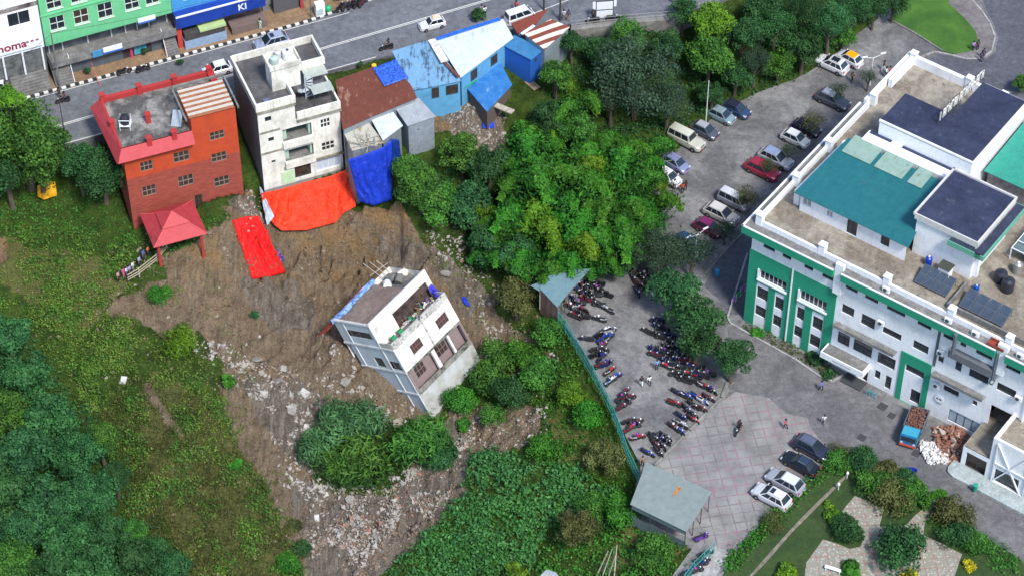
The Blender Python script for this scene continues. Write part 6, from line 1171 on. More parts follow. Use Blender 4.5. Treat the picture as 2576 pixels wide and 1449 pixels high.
for i, (u, v) in enumerate(((2132,1192),(2110,1220))):
    x, y = W(u, v, .8); t = thing('white_bollard', f'{("upper","lower")[i]} white globe post in the hedge beside the parked cars', 'bollard', (x, y, 0)); mb = MB(); mb.lathe([(.05,0),(.05,.7),(.14,.8),(.17,1.0),(.1,1.15)]); mb.build('globe_post', [WHT2], t, smooth=True)
mh = plain((.05,.05,.055), .8, name='iron'); MH = [(2220,1022,1.0,'first'),(2243,1045,.8,'second'),(2168,1100,.9,'third'),(2305,1140,.9,'fourth')]
for u, v, s, nm in MH: mb = MB(); x, y = W(u, v, .02); mb.box(-s/2,s/2,-s/2,s/2,0,.03); o = mb.build('manhole_cover', [mh]); o.location = (x, y, .01); o.rotation_euler = (0,0,HF[2]); props(o, f'{nm} dark square drain cover from the top on the forecourt', 'manhole cover')
# ------------------------------------------------------------ garden
def g(x, y): return dz('r45', x, y)
sheet('garden_lawn', 'green garden lawn in the lower right corner', [(1838,1398),(1900,1330),(1960,1270),(2030,1212),(2080,1165),(2110,1130),(2150,1148),(2200,1165),(2260,1200),(2350,1250),(2400,1290),(2480,1350),(2575,1412),(2590,1520),(1790,1520)], .05, slab((.03,.075,.012), (.05,.10,.018), (.08,.075,.035), s=.3, s2=.9, name='garden_grass', bs=.8), 'garden', .08)
m, nt, b = newmat('mosaic_paving'); co = coord(nt, rot=(0,0,math.radians(-5)))
vo = nt.nodes.new('ShaderNodeTexVoronoi'); vo.inputs['Scale'].default_value = 3.2; nt.links.new(co, vo.inputs['Vector'])
base = mixc(nt, ramp(nt, noise(nt, co, 2.6, 4, .8), .4, .6), (.27,.25,.22), (.50,.48,.43))
base = mixc(nt, ramp(nt, vo.outputs['Distance'], .25, .45), base, (.24,.24,.2))
br = nt.nodes.new('ShaderNodeTexBrick'); br.offset = 0; br.inputs['Scale'].default_value = 1; br.inputs['Brick Width'].default_value = 1.25; br.inputs['Row Height'].default_value = 1.25; br.inputs['Mortar Size'].default_value = .07; nt.links.new(co, br.inputs[0])
lf = nt.nodes.new('ShaderNodeMath'); lf.operation = 'MULTIPLY'; nt.links.new(br.outputs['Fac'], lf.inputs[0]); nt.links.new(ramp(nt, noise(nt, co, 1.5, 4), .4, .5), lf.inputs[1])
nt.links.new(mixc(nt, lf.outputs[0], base, (.27,.16,.13)), b.inputs[0]); b.inputs['Roughness'].default_value = .9; bump(nt, b, vo.outputs['Distance'], .3)
sheet('garden_paving', 'pale mosaic paving with reddish diamond lines in the garden', [g(640,690),g(780,745),g(915,815),g(870,970),g(1000,1000),g(1130,960),g(1200,880),g(1310,790),g(1300,740),g(1330,690),g(1390,690),g(1430,760),g(1420,860),g(1300,930),g(1285,1060),g(1460,1140),g(1650,1240),g(1560,1500),g(160,1500),g(180,1320),g(340,1100),g(470,1140),g(590,1190),g(690,1170),g(730,1080),g(690,980),g(600,910),g(490,880),g(560,780)], .075, m, 'paving', .03)
sheet('pebble_edge', 'narrow pebble strip along the inside of the hedge', [g(560,480),g(585,490),g(230,850),g(40,1040),g(-210,1330),g(-330,1449),g(-360,1449),g(-240,1310),g(10,1030),g(200,830)], .07, slab((.24,.21,.16), (.34,.3,.24), (.12,.1,.08), s=1, s2=4, name='pebbles'), 'pebble strip', .03)
cover('hedge', 'bright clipped hedge between parked cars and garden', [[(1838,1395),(1900,1335),(1962,1272),(2030,1215),(2085,1170),(2100,1190),(2040,1240),(1960,1320),(1900,1385),(1850,1440),(1810,1449)]], 'vivid', 9, 5, .28, .26, .7, 1.6, kind=None, avoid=.1)
cover('flower_hedge', 'dark mixed hedge along the forecourt side of the garden', [[(2085,1165),(2120,1135),(2160,1150),(2215,1175),(2270,1205),(2310,1225),(2300,1260),(2200,1230),(2140,1200),(2095,1190)]], 'green', 8, 5, .3, .28, .7, 1.6, kind=None, avoid=.1)
cover('flower_hedge', 'dark hedge between garden paving and the right edge road', [[(2345,1262),(2400,1300),(2480,1350),(2560,1415),(2560,1450),(2500,1440),(2450,1375),(2340,1335),(2325,1310)]], 'green', 7, 5, .3, .28, .6, 1.6, kind=None, avoid=.1)
cover('flower_bed', 'dark low planting in the corner bed of the green block', [[(1882,822),(1895,818),(2010,880),(2090,925),(2100,945),(2070,948),(2000,900),(1900,848),(1862,830)]], 'olive', 9, 5, .25, .2, .3, 1.6, avoid=.05)
t = thing('garden_arch', 'green hedge arch at the garden entrance path', 'arch', (*W(*g(1385,790),0),0), .4); V_, T_2 = [], []
for i in range(40):
    a = math.pi*i/39; c = np.array([[1.15*math.cos(a), 0, .3+1.9*math.sin(a)**.7]]); P_ = c+rng.normal(0,.2,(60,3))*np.array([1,.9,1]); V_.append(leaves(P_, P_-c+np.array([0,0,.3]), .22, 1.6)); T_2.append(rng.uniform(.4,1,60))
link('hedge_arch', quads_mesh('hedge_arch', np.concatenate(V_), np.concatenate(T_2)), t, LM['vivid'])
t = thing('garden_bench', 'white curved bench at the bottom of the garden paving', 'bench', (*W(*g(430,1400),.1),.1), -.4); mb = MB(); mb.box(-.9,.9,-.2,.2,.42,.48); mb.build('seat', [WHT2], t)
for x in (-.8,.72): mb = MB(); mb.box(x,x+.08,-.2,.2,0,.42); mb.build('leg', [WHT2], t)
# ------------------------------------------------------------ rubble
OCT = np.array([(1,0,0),(-1,0,0),(0,1,0),(0,-1,0),(0,0,1),(0,0,-1)], float); OF = [(0,2,4),(2,1,4),(1,3,4),(3,0,4),(2,0,5),(1,2,5),(3,1,5),(0,3,5)]
def rocks(name, label, polys, dens, size, mat, mound=0., fl=None, kind='stuff', cat='rubble', rn=None):
    Vs, Ts = [], []
    for P in polys:
        P0 = np.array(P); c0 = P0.mean(0); P1 = [tuple(c0+(p-c0)*(1.18 if fl is None else 1)) for p in P0]; u, v = sample_poly(P1, dens)
        if fl is None: x, y, z = G(u+fbm(u*.02, v*.02, 3)*60, v+fbm(v*.02+5, u*.02, 3)*60)
        else: x, y = (np.array(q) for q in zip(*[W(a, b_, fl) for a, b_ in zip(u, v)])); z = np.full(len(x), fl)
        if mound:
            cx_, cy_ = x.mean(), y.mean(); r = np.hypot(x-cx_, y-cy_); z = z+mound*np.clip(1-(r/r.max())**1.3, 0, 1)*rng.uniform(.2,1,len(x))
        k = (fbm(x*.45+3, y*.45+1, 4)*1.6+rng.uniform(-.35,.45,len(x)) > 0) | (mound > .55); x, y, z = x[k], y[k], z[k]
        n = len(x); s = size*np.clip(rng.lognormal(-.1,.65,n), .35, 4.5)
        Q = rng.normal(0,1,(n,3,3)); Q, _ = np.linalg.qr(Q); sh = np.stack([rng.uniform(.7,1.3,n), rng.uniform(.5,1,n), rng.uniform(.3,.8,n)], 1)
        A_ = (OCT[None]*(1+rng.uniform(-.3,.3,(n,6,1))))*(s[:,None]*sh)[:,None,:]; A_ = np.einsum('nij,nkj->nik', A_, Q)+np.stack([x,y,z+s*.25],1)[:,None,:]
        Vs.append(A_[:,OF,:].reshape(-1,3,3)); Ts.append(np.repeat(rng.rand(n), 8))
    me = quads_mesh(name, np.concatenate(Vs), np.concatenate(Ts), mat); o = bpy.data.objects.new(name, me); COL.objects.link(o); return props(o, label, cat, kind=kind)
def rockm(cols, name):
    m, nt, b = newmat(name); at = _n(nt, 'ShaderNodeAttribute', attribute_name='tint'); r = nt.nodes.new('ShaderNodeValToRGB'); r.color_ramp.interpolation = 'CONSTANT'
    for i, c in enumerate(cols):
        e = r.color_ramp.elements[i] if i < 2 else r.color_ramp.elements.new(0); e.position = i/len(cols); e.color = c4(c)
    nt.links.new(at.outputs['Fac'], r.inputs[0]); nt.links.new(r.outputs[0], b.inputs[0]); b.inputs['Roughness'].default_value = .85; return m
WR = rockm([(.34,.32,.29),(.24,.21,.18),(.50,.48,.45),(.16,.13,.10),(.28,.25,.22),(.12,.10,.08),(.20,.17,.13)], 'white_rubble'); BRK = rockm([(.17,.12,.085),(.11,.08,.06),(.22,.17,.12),(.26,.23,.19),(.08,.06,.05)], 'brown_stones')
LT = rockm([(.33,.31,.28),(.46,.45,.42),(.12,.10,.09),(.25,.25,.28),(.22,.18,.15),(.07,.06,.05),(.05,.12,.30),(.15,.12,.10),(.40,.36,.29),(.09,.08,.07),(.30,.14,.10),(.30,.28,.26)], 'litter')
rocks('rubble', 'white and coloured rubbish heap at the mouth of the gully', [[(835,1290),(900,1240),(985,1255),(1000,1300),(965,1370),(900,1410),(800,1400),(790,1350)]], 40, .1, LT, .4)
rocks('rubble', 'brown earth and stones mixed through the rubbish heaps', [[(780,1280),(900,1230),(1000,1250),(1110,1190),(1140,1250),(1000,1390),(900,1430),(780,1400)],[(555,885),(680,930),(800,1010),(800,1080),(700,1000)]], 30, .1, BRK)
rocks('rubble', 'blue and white litter patch right of the gully', [[(1040,1255),(1105,1205),(1130,1240),(1095,1310),(1040,1300)],[(985,1190),(1060,1180),(1062,1222),(985,1225)],[(1100,1150),(1160,1060),(1175,1100),(1140,1200)]], 22, .1, LT, .2)
rocks('rubble', 'stream of white broken masonry down the scar', [[(555,885),(600,878),(680,930),(760,940),(800,1010),(800,1080),(740,1050),(700,1000),(620,950)],[(880,1000),(960,990),(1040,1050),(990,1090),(900,1040)],[(480,880),(560,870),(640,960),(720,1040),(640,1010),(540,930)],[(790,1090),(860,1230),(800,1290),(720,1200),(700,1100)],[(850,850),(900,950),(960,1010),(880,1020),(800,930)]], 11, .15, WR)
rocks('rubble', 'loose brown stones scattered over the scar', [[(420,650),(600,560),(720,600),(1060,600),(1240,740),(1380,900),(1200,900),(1000,1050),(800,1000),(600,950),(560,1040),(780,1280),(820,1440),(960,1440),(720,1440),(700,1280),(600,1080),(500,840),(300,850),(280,760)]], 7.0, .085, BRK)
rocks('rubble', 'grey rubble chute right of the fallen house', [[(1085,605),(1150,620),(1260,740),(1210,770),(1120,660)],[(1190,800),(1300,830),(1400,920),(1330,930),(1220,860)],[(1125,1030),(1370,1010),(1345,1110),(1200,1130)]], 16, .09, LT)
rocks('rubble', 'grey stones and junk on the yard below the shacks', [[(1110,275),(1250,275),(1265,370),(1180,385)],[(570,500),(650,480),(665,560),(610,545)]], 20, .1, LT)
rocks('stones', 'scattered pale stones in the grass of the left slope', [[(60,640),(400,760),(560,1000),(740,1400),(480,1440),(300,1100),(60,760)]], .9, .09, BRK)
rocks('brick_heap', 'heap of red brown broken bricks beside the braced building', [[g(1380,60),g(1640,40),g(1690,150),g(1610,380),g(1480,390),g(1400,230)]], 60, .13, rockm([(.24,.11,.075),(.17,.08,.055),(.34,.23,.18),(.13,.08,.06),(.4,.33,.28),(.2,.15,.12)], 'brick_bits'), .9, fl=.05, kind=None, cat='heap')
rocks('plaster_heap', 'heap of white broken plaster beside the brick heap', [[g(1255,180),g(1400,190),g(1440,290),g(1520,300),g(1520,400),g(1330,400),g(1270,300)]], 60, .14, rockm([(.6,.6,.59),(.45,.44,.42),(.3,.28,.26),(.68,.68,.68),(.2,.18,.16)], 'plaster_bits'), .6, fl=.05, kind=None, cat='heap')
CHK = [(640,905,.8,'pale slab at the upper end of the rubble stream'),(700,960,.7,'pale slab halfway along the rubble stream'),(735,1030,.9,'broken slab at the lower rubble stream'),(870,960,.9,'slab fallen left of the toppled house'),(930,1030,1.0,'slab at the foot of the toppled house'),(1010,1100,.8,'slab between reeds and toppled house'),(1245,860,.7,'slab on the debris right of the toppled house'),(880,1260,.7,'slab on top of the bottom rubbish heap'),(950,1350,.8,'slab in the bottom rubbish heap'),(1120,690,.7,'slab on the grey chute')]
for i, (u, v, s, nm) in enumerate(CHK):
    x, y, z = G1(u, v); t = thing('concrete_slab', nm, 'slab', (x,y,z+.15)); t.rotation_euler = (R0.uniform(-.5,.5),R0.uniform(-.4,.4),R0.random()*3); mb = MB(); mb.prism([(-s,-s*.5),(-s*.2,-s*.62),(s*.9,-s*.4),(s*.7,s*.45),(-s*.1,s*.6),(-s*.8,s*.4)], -.1, .12); mb.build('broken_slab', [slab((.34,.33,.30), (.5,.49,.46), (.2,.18,.15), name='slab_concrete')], t)
    mb = MB(); [mb.tube((s*.6,(k_-1)*.2*s,0),(s*1.3,(k_-1)*.3*s,.15*k_),.02) for k_ in range(3)]; mb.build('reinforcement_bar', [plain((.2,.1,.06), .8, name='rebar')], t)
for i, (u, v, s, nm) in enumerate(((765,990,1.1,'largest white concrete chunk in the rubble stream'),(825,1080,1.0,'pale concrete chunk left of the reed thicket'),(768,1075,.8,'grey concrete chunk beside the reed thicket'),(1000,1065,1.2,'tilted grey slab below the fallen house'),(820,1245,.6,'white block in the lower gully'),(795,1305,.9,'buff stone slab at the gully foot'),(310,958,1.0,'white folded sheet lying in the left weeds'),(653,848,.35,'small white scrap on the bare scar'))):
    x, y, z = G1(u, v); t = thing('concrete_chunk' if i < 6 else 'white_scrap', nm, 'chunk' if i < 6 else 'scrap', (x,y,z+.1)); t.rotation_euler = (.35*R0.random(),-.3,R0.random()*3); mb = MB(); mb.add([(-s*.6,-s*.4,-.1),(s*.5,-s*.45,-.15),(s*.6,s*.3,-.1),(-s*.4,s*.45,-.1),(-s*.5,-s*.3,s*.35),(s*.45,-s*.35,s*.25),(s*.4,s*.3,s*.3),(-s*.3,s*.3,s*.4)], [(3,2,1,0),(4,5,6,7),(0,1,5,4),(1,2,6,5),(2,3,7,6),(3,0,4,7)]); mb.build('block', [plain((.5,.49,.46) if i != 3 else (.26,.24,.2), .9, var=.35, s=2, name='concrete_block')], t)
# ------------------------------------------------------------ cars
TYRE = plain((.018,.018,.02), .8, name='tyre'); RIM = plain((.35,.36,.38), .35, .6, name='rim'); CGL = plain((.015,.025,.035), .08, var=.2, name='car_glass', spec=.9)
LAMP = plain((.6,.62,.65), .15, name='headlight_glass', spec=.9); TAIL = plain((.35,.01,.01), .2, name='taillight'); DTR = plain((.03,.03,.033), .6, name='dark_trim'); PLT = plain((.55,.06,.05), .5, name='number_plate')
_cc = {}
def carpaint(c): return plain(c, .22, .15, var=.05, s=.5, name='car_paint', spec=.7)
def me_of(fn, bev=0, smooth=True):
    mb = MB(); fn(mb); o = mb.build('m', [DTR], None, bev=bev, smooth=smooth); me = o.data; bpy.data.objects.remove(o); return me
def car_meshes(kind):
    if kind in _cc: return _cc[kind]
    #        L    W    H    bonnet belt  ws0(base) ws1(top) rw1 rw0 ground r
    L, Wd, Hh, bon, belt, a0, a1, r1, r0, gc, wr = dict(suv=(4.45,1.85,1.68,.98,1.06,.25,.06,-.33,-.455,.26,.36), hatch=(3.65,1.62,1.5,.86,.94,.29,.09,-.30,-.45,.2,.29),
        sedan=(4.3,1.72,1.45,.85,.95,.2,.04,-.25,-.38,.18,.31), jeep=(4.9,1.85,2.0,1.12,1.25,.20,.14,-.46,-.485,.3,.39), van=(4.0,1.6,1.85,.95,1.12,.40,.24,-.45,-.48,.22,.3), old=(3.35,1.42,1.4,.82,.92,.2,.04,-.34,-.45,.17,.27))[kind]
    h = Wd/2; D = {}
    def body(mb):
        S = [(-.5,.86,gc+.12,belt*.82),(-.475,.97,gc,belt*.98),(-.3,1,gc-.04,belt),(a0-.02,1,gc-.04,belt),(a0+.03,.99,gc-.04,bon+.03),(.36,.97,gc-.04,bon-.02),(.46,.92,gc,bon-.13),(.5,.78,gc+.1,bon-.3)]
        n = 10; V = []
        for x, w, zb, zt in S:
            w *= h; m_ = (zb+zt)/2; V += [(x*L,-w*.9,zb),(x*L,-w,zb+.12),(x*L,-w,m_),(x*L,-w*.97,zt-.08),(x*L,-w*.86,zt),(x*L,w*.86,zt),(x*L,w*.97,zt-.08),(x*L,w,m_),(x*L,w,zb+.12),(x*L,w*.9,zb)]
        F = [(k*n+i, k*n+(i+1)%n, (k+1)*n+(i+1)%n, (k+1)*n+i) for k in range(len(S)-1) for i in range(n)]+[list(range(n)), list(range((len(S)-1)*n, len(S)*n))[::-1]]
        mb.add(V, F)
    D['body'] = me_of(body)
    B = [Vector((r0*L,-h*.9,belt-.04)),Vector((a0*L,-h*.9,belt-.04)),Vector((a0*L,h*.9,belt-.04)),Vector((r0*L,h*.9,belt-.04))]
    T = [Vector((r1*L,-h*.72,Hh)),Vector((a1*L,-h*.72,Hh)),Vector((a1*L,h*.72,Hh)),Vector((r1*L,h*.72,Hh))]
    def cabin(mb): mb.add(B+T, [(0,1,5,4),(1,2,6,5),(2,3,7,6),(3,0,4,7),(4,5,6,7)])
    D['cabin'] = me_of(cabin, bev=.07)
    def roof(mb):
        q = [p.lerp(sum(T, Vector())/4, .06) for p in T]; mb.add([p+Vector((0,0,.006)) for p in q]+[p.lerp(sum(T,Vector())/4, .12)+Vector((0,0,.05)) for p in T], [(0,1,5,4),(1,2,6,5),(2,3,7,6),(3,0,4,7),(4,5,6,7)])
    D['roof'] = me_of(roof)
    def pane(a, b, c, d, s0, s1, t0, t1):
        P = lambda s, t: a.lerp(b, s).lerp(d.lerp(c, s), t)
        n = (b-a).cross(d-a).normalized(); cen = (a+b+c+d)/4
        if n.dot(cen-Vector((0,0,(belt+Hh)/2))) < 0: n = -n
        q = [P(s0,t0), P(s1,t0), P(s1,t1), P(s0,t1)]; return lambda mb: mb.add([p+n*.014 for p in q]+[p-n*.02 for p in q], [(0,1,2,3),(0,4,5,1),(1,5,6,2),(2,6,7,3),(3,7,4,0)])
    D['windscreen'] = me_of(pane(B[1],B[2],T[2],T[1],.05,.95,.05,.93), smooth=False); D['rear_window'] = me_of(pane(B[3],B[0],T[0],T[3],.07,.93,.12,.92), smooth=False)
    for s, (p, q, r, t) in enumerate(((B[0],B[1],T[1],T[0]),(B[3],B[2],T[2],T[3]))):
        for k, (u0, u1) in enumerate(((.05,.31),(.34,.62),(.65,.94)) if kind in ('suv','jeep','van') else ((.06,.47),(.51,.94))): D[f'side_window.{s}{k}'] = me_of(pane(p,q,r,t,u0,u1,.1,.92), smooth=False)
    D['_tyre'] = me_of(lambda mb: mb.lathe([(wr*.62,-.1),(wr*.93,-.11),(wr,-.07),(wr,.07),(wr*.93,.11),(wr*.62,.1)], n=18))
    D['_rim'] = me_of(lambda mb: mb.lathe([(wr*.1,-.115),(wr*.6,-.09),(wr*.64,-.07),(wr*.64,.07),(wr*.6,.09),(wr*.1,.115)], n=10))
    D['_wh'] = [(x*L, y*(h-.08), wr) for x in (-.31,.31) for y in (-1,1)]
    D['headlight'] = [me_of(lambda mb, s=s: mb.box(.45*L,.485*L,s*h*.72-.17,s*h*.72+.17,bon-.3,bon-.14), bev=.03) for s in (-1,1)]
    D['taillight'] = [me_of(lambda mb, s=s: mb.box(-.503*L,-.47*L,s*h*.78-.1,s*h*.78+.1,belt-.4,belt-.1), bev=.02) for s in (-1,1)]
    D['bumper'] = [me_of(lambda mb: mb.box(.485*L,.512*L,-h*.72,h*.72,gc,gc+.2), bev=.03), me_of(lambda mb: mb.box(-.515*L,-.49*L,-h*.8,h*.8,gc,gc+.22), bev=.03)]
    D['grille'] = [me_of(lambda mb: mb.box(.48*L,.496*L,-h*.4,h*.4,bon-.38,bon-.2))]
    D['number_plate'] = [me_of(lambda mb: mb.box(.512*L,.516*L,-.22,.22,gc+.04,gc+.15)), me_of(lambda mb: mb.box(-.519*L,-.515*L,-.22,.22,gc+.04,gc+.15))]
    D['mirror'] = [me_of(lambda mb, s=s: mb.box(a0*L-.16,a0*L-.03,s*(h+.02)-.09,s*(h+.02)+.09,belt-.02,belt+.12), bev=.02) for s in (-1,1)]
    D['sunroof'] = me_of(lambda mb: mb.box((a1-.14)*L,(a1-.03)*L,-h*.42,h*.42,Hh+.045,Hh+.06)); D['bigroof'] = me_of(lambda mb: mb.box(r1*L*.7,(a1-.05)*L,-h*.48,h*.48,Hh+.045,Hh+.06))
    D['rail'] = [me_of(lambda mb, s=s: (mb.box(r1*L*.85,a1*L-.15,s*h*.62-.02,s*h*.62+.02,Hh+.06,Hh+.1), mb.box(r1*L*.8,r1*L*.76,s*h*.62-.02,s*h*.62+.02,Hh,Hh+.06), mb.box(a1*L-.3,a1*L-.25,s*h*.62-.02,s*h*.62+.02,Hh,Hh+.06))) for s in (-1,1)]
    D['luggage'] = me_of(lambda mb: (mb.box(-.28*L,.0,-h*.55,h*.55,Hh+.06,Hh+.22), mb.box(-.2*L,-.05,-h*.4,h*.35,Hh+.22,Hh+.32)), bev=.05)
    _cc[kind] = D; return D
def car(kind, label, loc, rz, col, roof=None, extra=(), z=0, cat='car', bonnet=None):
    D = car_meshes(kind); t = thing('parked_car' if z < 7 else 'car', label, cat, (loc[0], loc[1], z+.012), rz); P = carpaint(col)
    b = link('body', D['body'], t, P); link('cabin', D['cabin'], t, P); link('roof', D['roof'], t, carpaint(roof) if roof else P)
    for k, m in D.items():
        if k.startswith('side_window') or k in ('windscreen', 'rear_window'): link(k.split('.')[0], m, t, CGL)
    for p in D['_wh']: w = link('wheel', D['_tyre'], t, TYRE); w.location = p; w.rotation_euler = (math.pi/2,0,0); link('rim', D['_rim'], w, RIM)
    for k, m in (('headlight',LAMP),('taillight',TAIL),('bumper',P if kind not in ('jeep',) else DTR),('grille',DTR),('number_plate',PLT),('mirror',P)):
        for me in D[k]: link(k, me, t, m)
    if 'sunroof' in extra: link('sunroof', D['sunroof'], t, CGL)
    if 'bigroof' in extra: link('sunroof', D['bigroof'], t, CGL)
    if 'rail' in extra: [link('roof_rail', m, t, DTR if 'dark' in extra else RIM) for m in D['rail']]
    if 'luggage' in extra: link('roof_pad', D['luggage'], t, plain((.62,.52,.38), .7, var=.3, s=5, name='roof_pad'))
    return t
AD, BD = HF[2], HF[2]+math.pi/2     # directions along and across the hospital front
def cp(u, v, z=.8): return W(u, v, z)
Wt, Sv, Bk, Rd = (.72,.74,.77), (.42,.45,.50), (.015,.018,.03), (.33,.02,.05)
CG = None
car('jeep','cream long roofed jeep nearest the bamboo in the left parking row',cp(1727,350),AD-.02,(.50,.50,.42),(.58,.60,.50))
car('hatch','dark grey car with silver roof next to the cream jeep',cp(1773,326),AD,(.08,.09,.12),(.38,.41,.46),('rail',))
car('hatch','pale green blue hatchback beside the white lamp pole',cp(1815,288),AD,(.20,.30,.34),(.24,.33,.36))
car('hatch','dark car with bright blue bonnet at the top of the left row',cp(1853,273),AD,(.03,.06,.14),(.03,.03,.06),('rail','dark'))
car('hatch','lilac blue hatchback half under the bamboo',cp(1700,408),AD-.1,(.22,.25,.42))
car('hatch','white hatchback mostly hidden by bamboo behind the standing riders',cp(1680,442),AD-.1,Wt)
car('suv','white car with long dark glass roof nosing into the bushes',cp(2093,160),AD+math.pi,Wt,None,('bigroof','rail'))
car('hatch','white taxi with bright orange roof beside the glass roofed white car',cp(2137,145),AD+math.pi-.1,Wt,(.85,.42,.01),cat='taxi')
car('suv','dark grey car with pale silver roof under the thin tree',cp(2096,250),AD,(.07,.08,.10),(.30,.34,.42),('rail','dark'))
car('hatch','black car hidden under the thin olive tree',cp(2030,319),AD,(.012,.010,.03))
car('hatch','white hatchback in front of the black car',cp(2001,346),AD,(.50,.53,.52),Wt)
car('suv','silver car with bluish roof beside the red hatchback',cp(1952,397),AD,(.40,.42,.46),(.25,.32,.48))
car('suv','crimson hatchback next to the silver car',cp(1918,425),AD,Rd)
car('van','silver van with white roof parked at the lane kerb',cp(1846,503),AD,(.28,.29,.33),(.68,.68,.70))
car('suv','pale beige car between silver van and maroon car',cp(1815,537),AD,(.48,.46,.43),(.62,.60,.56))
car('hatch','maroon hatchback beside the twin arm lamp',cp(1783,570),AD,(.12,.012,.05),(.20,.02,.10))
car('hatch','dark blue hatchback at the end of the kerb row',cp(1733,608),AD,(.02,.06,.15))
car('suv','dark blue car farthest from the camera in the row of four by the hedge',cp(2043,1124),AD,(.025,.03,.06),(.10,.12,.18),('rail','dark'))
car('sedan','black car between the dark blue car and silver car by the hedge',cp(2013,1162),AD+math.pi-.02,Bk,(.03,.05,.09),('rail',))
car('suv','silver car with white roof third in the row by the hedge',cp(1975,1209),AD+math.pi,(.36,.38,.43),(.66,.70,.76))
car('suv','white car with small dark sunroof nearest the camera by the hedge',cp(1941,1246),AD+math.pi,(.60,.62,.65),Wt,('sunroof','rail'))
rz = SF[2]
car('old','old white taxi with padded tan roof driving on the main road',W(1087,60,8.6),rz+math.pi-.03,Wt,None,('luggage',),8.0,'taxi')
car('suv','silver blue car parked at the striped kerb behind the cream house',W(683,106,8.7),rz+math.pi,(.28,.33,.45),(.34,.38,.50),('sunroof','rail'),8.0)
car('van','white van waiting by the rusty lean-to roof',W(1308,40,8.8),rz+.08,Wt,None,(),8.0,'van')
car('hatch','small white car glimpsed behind the red parapet corner',W(546,172,8.8),rz+math.pi,Wt,None,(),8.0)
car('van','white van behind the tree at the far left street edge',W(2,200,9),rz+1.2,Wt,None,(),8.0,'van')
# truck loaded with bricks
t = thing('tipper_truck','blue lorry loaded with broken bricks beside the hospital wall','truck',(*W(2298,1078,.8),.01),math.radians(-112))
TB = carpaint((.02,.15,.30)); mb = MB(); mb.box(.9,2.4,-1.0,1.0,.55,2.0); mb.build('cab',[TB],t,bev=.1); mb = MB(); mb.box(1.0,2.25,-.9,.9,2.0,2.12); mb.build('cab_roof',[carpaint((.05,.35,.5))],t,bev=.04)
mb = MB(); mb.box(2.39,2.43,-.8,.8,1.25,1.85); mb.build('windscreen',[CGL],t)
for s in (-1,1): mb = MB(); mb.box(1.3,2.0,s*1.0-.01,s*1.0+.02*s+.01,1.3,1.8); mb.build('side_window',[CGL],t); mb = MB(); mb.box(2.4,2.45,s*.7-.14,s*.7+.14,.8,1.0); mb.build('headlight',[LAMP],t)
mb = MB(); mb.box(2.4,2.5,-.95,.95,.45,.7); mb.build('bumper',[plain((.45,.08,.06),.5,name='red_bumper')],t)
mb = MB(); mb.box(-2.6,.8,-1.05,1.05,.9,1.0); mb.box(-2.6,.8,-1.1,-1.0,1.0,1.6); mb.box(-2.6,.8,1.0,1.1,1.0,1.6); mb.box(.72,.8,-1,1,1,1.9); mb.box(-2.65,-2.57,-1,1,1,1.6); mb.build('cargo_bed',[carpaint((.12,.16,.2))],t)
mb = MB(); mb.box(-2.5,2.2,-.4,.4,.5,.9); mb.build('chassis',[DTR],t)
for x in (-1.8,1.7):
    for s in (-1,1): mb = MB(); mb.lathe([(.25,-.14),(.45,-.14),(.45,.14),(.25,.14)],n=16); o = mb.build('wheel',[TYRE],t); o.location=(x,s*.88,.45); o.rotation_euler=(math.pi/2,0,0); r_ = link('rim', car_meshes('suv')['_rim'], o, RIM)
n = 420; P_ = np.stack([rng.uniform(-2.5,.65,n), rng.uniform(-.95,.95,n), rng.uniform(1.1,1.75,n)],1); Q = OCT[None]*rng.uniform(.06,.13,(n,1,1))*(1+rng.uniform(-.3,.3,(n,6,1)))+P_[:,None]
t2 = thing('brick_load','pile of brown broken bricks carried on the blue lorry','bricks',t.location,t.rotation_euler.z); link('brick_pile',quads_mesh('brick_pile',Q[:,OF,:].reshape(-1,3,3),np.repeat(rng.rand(n),8)),t2,rockm([(.22,.10,.07),(.30,.17,.12),(.16,.07,.05),(.42,.38,.33)],'load_bricks'))
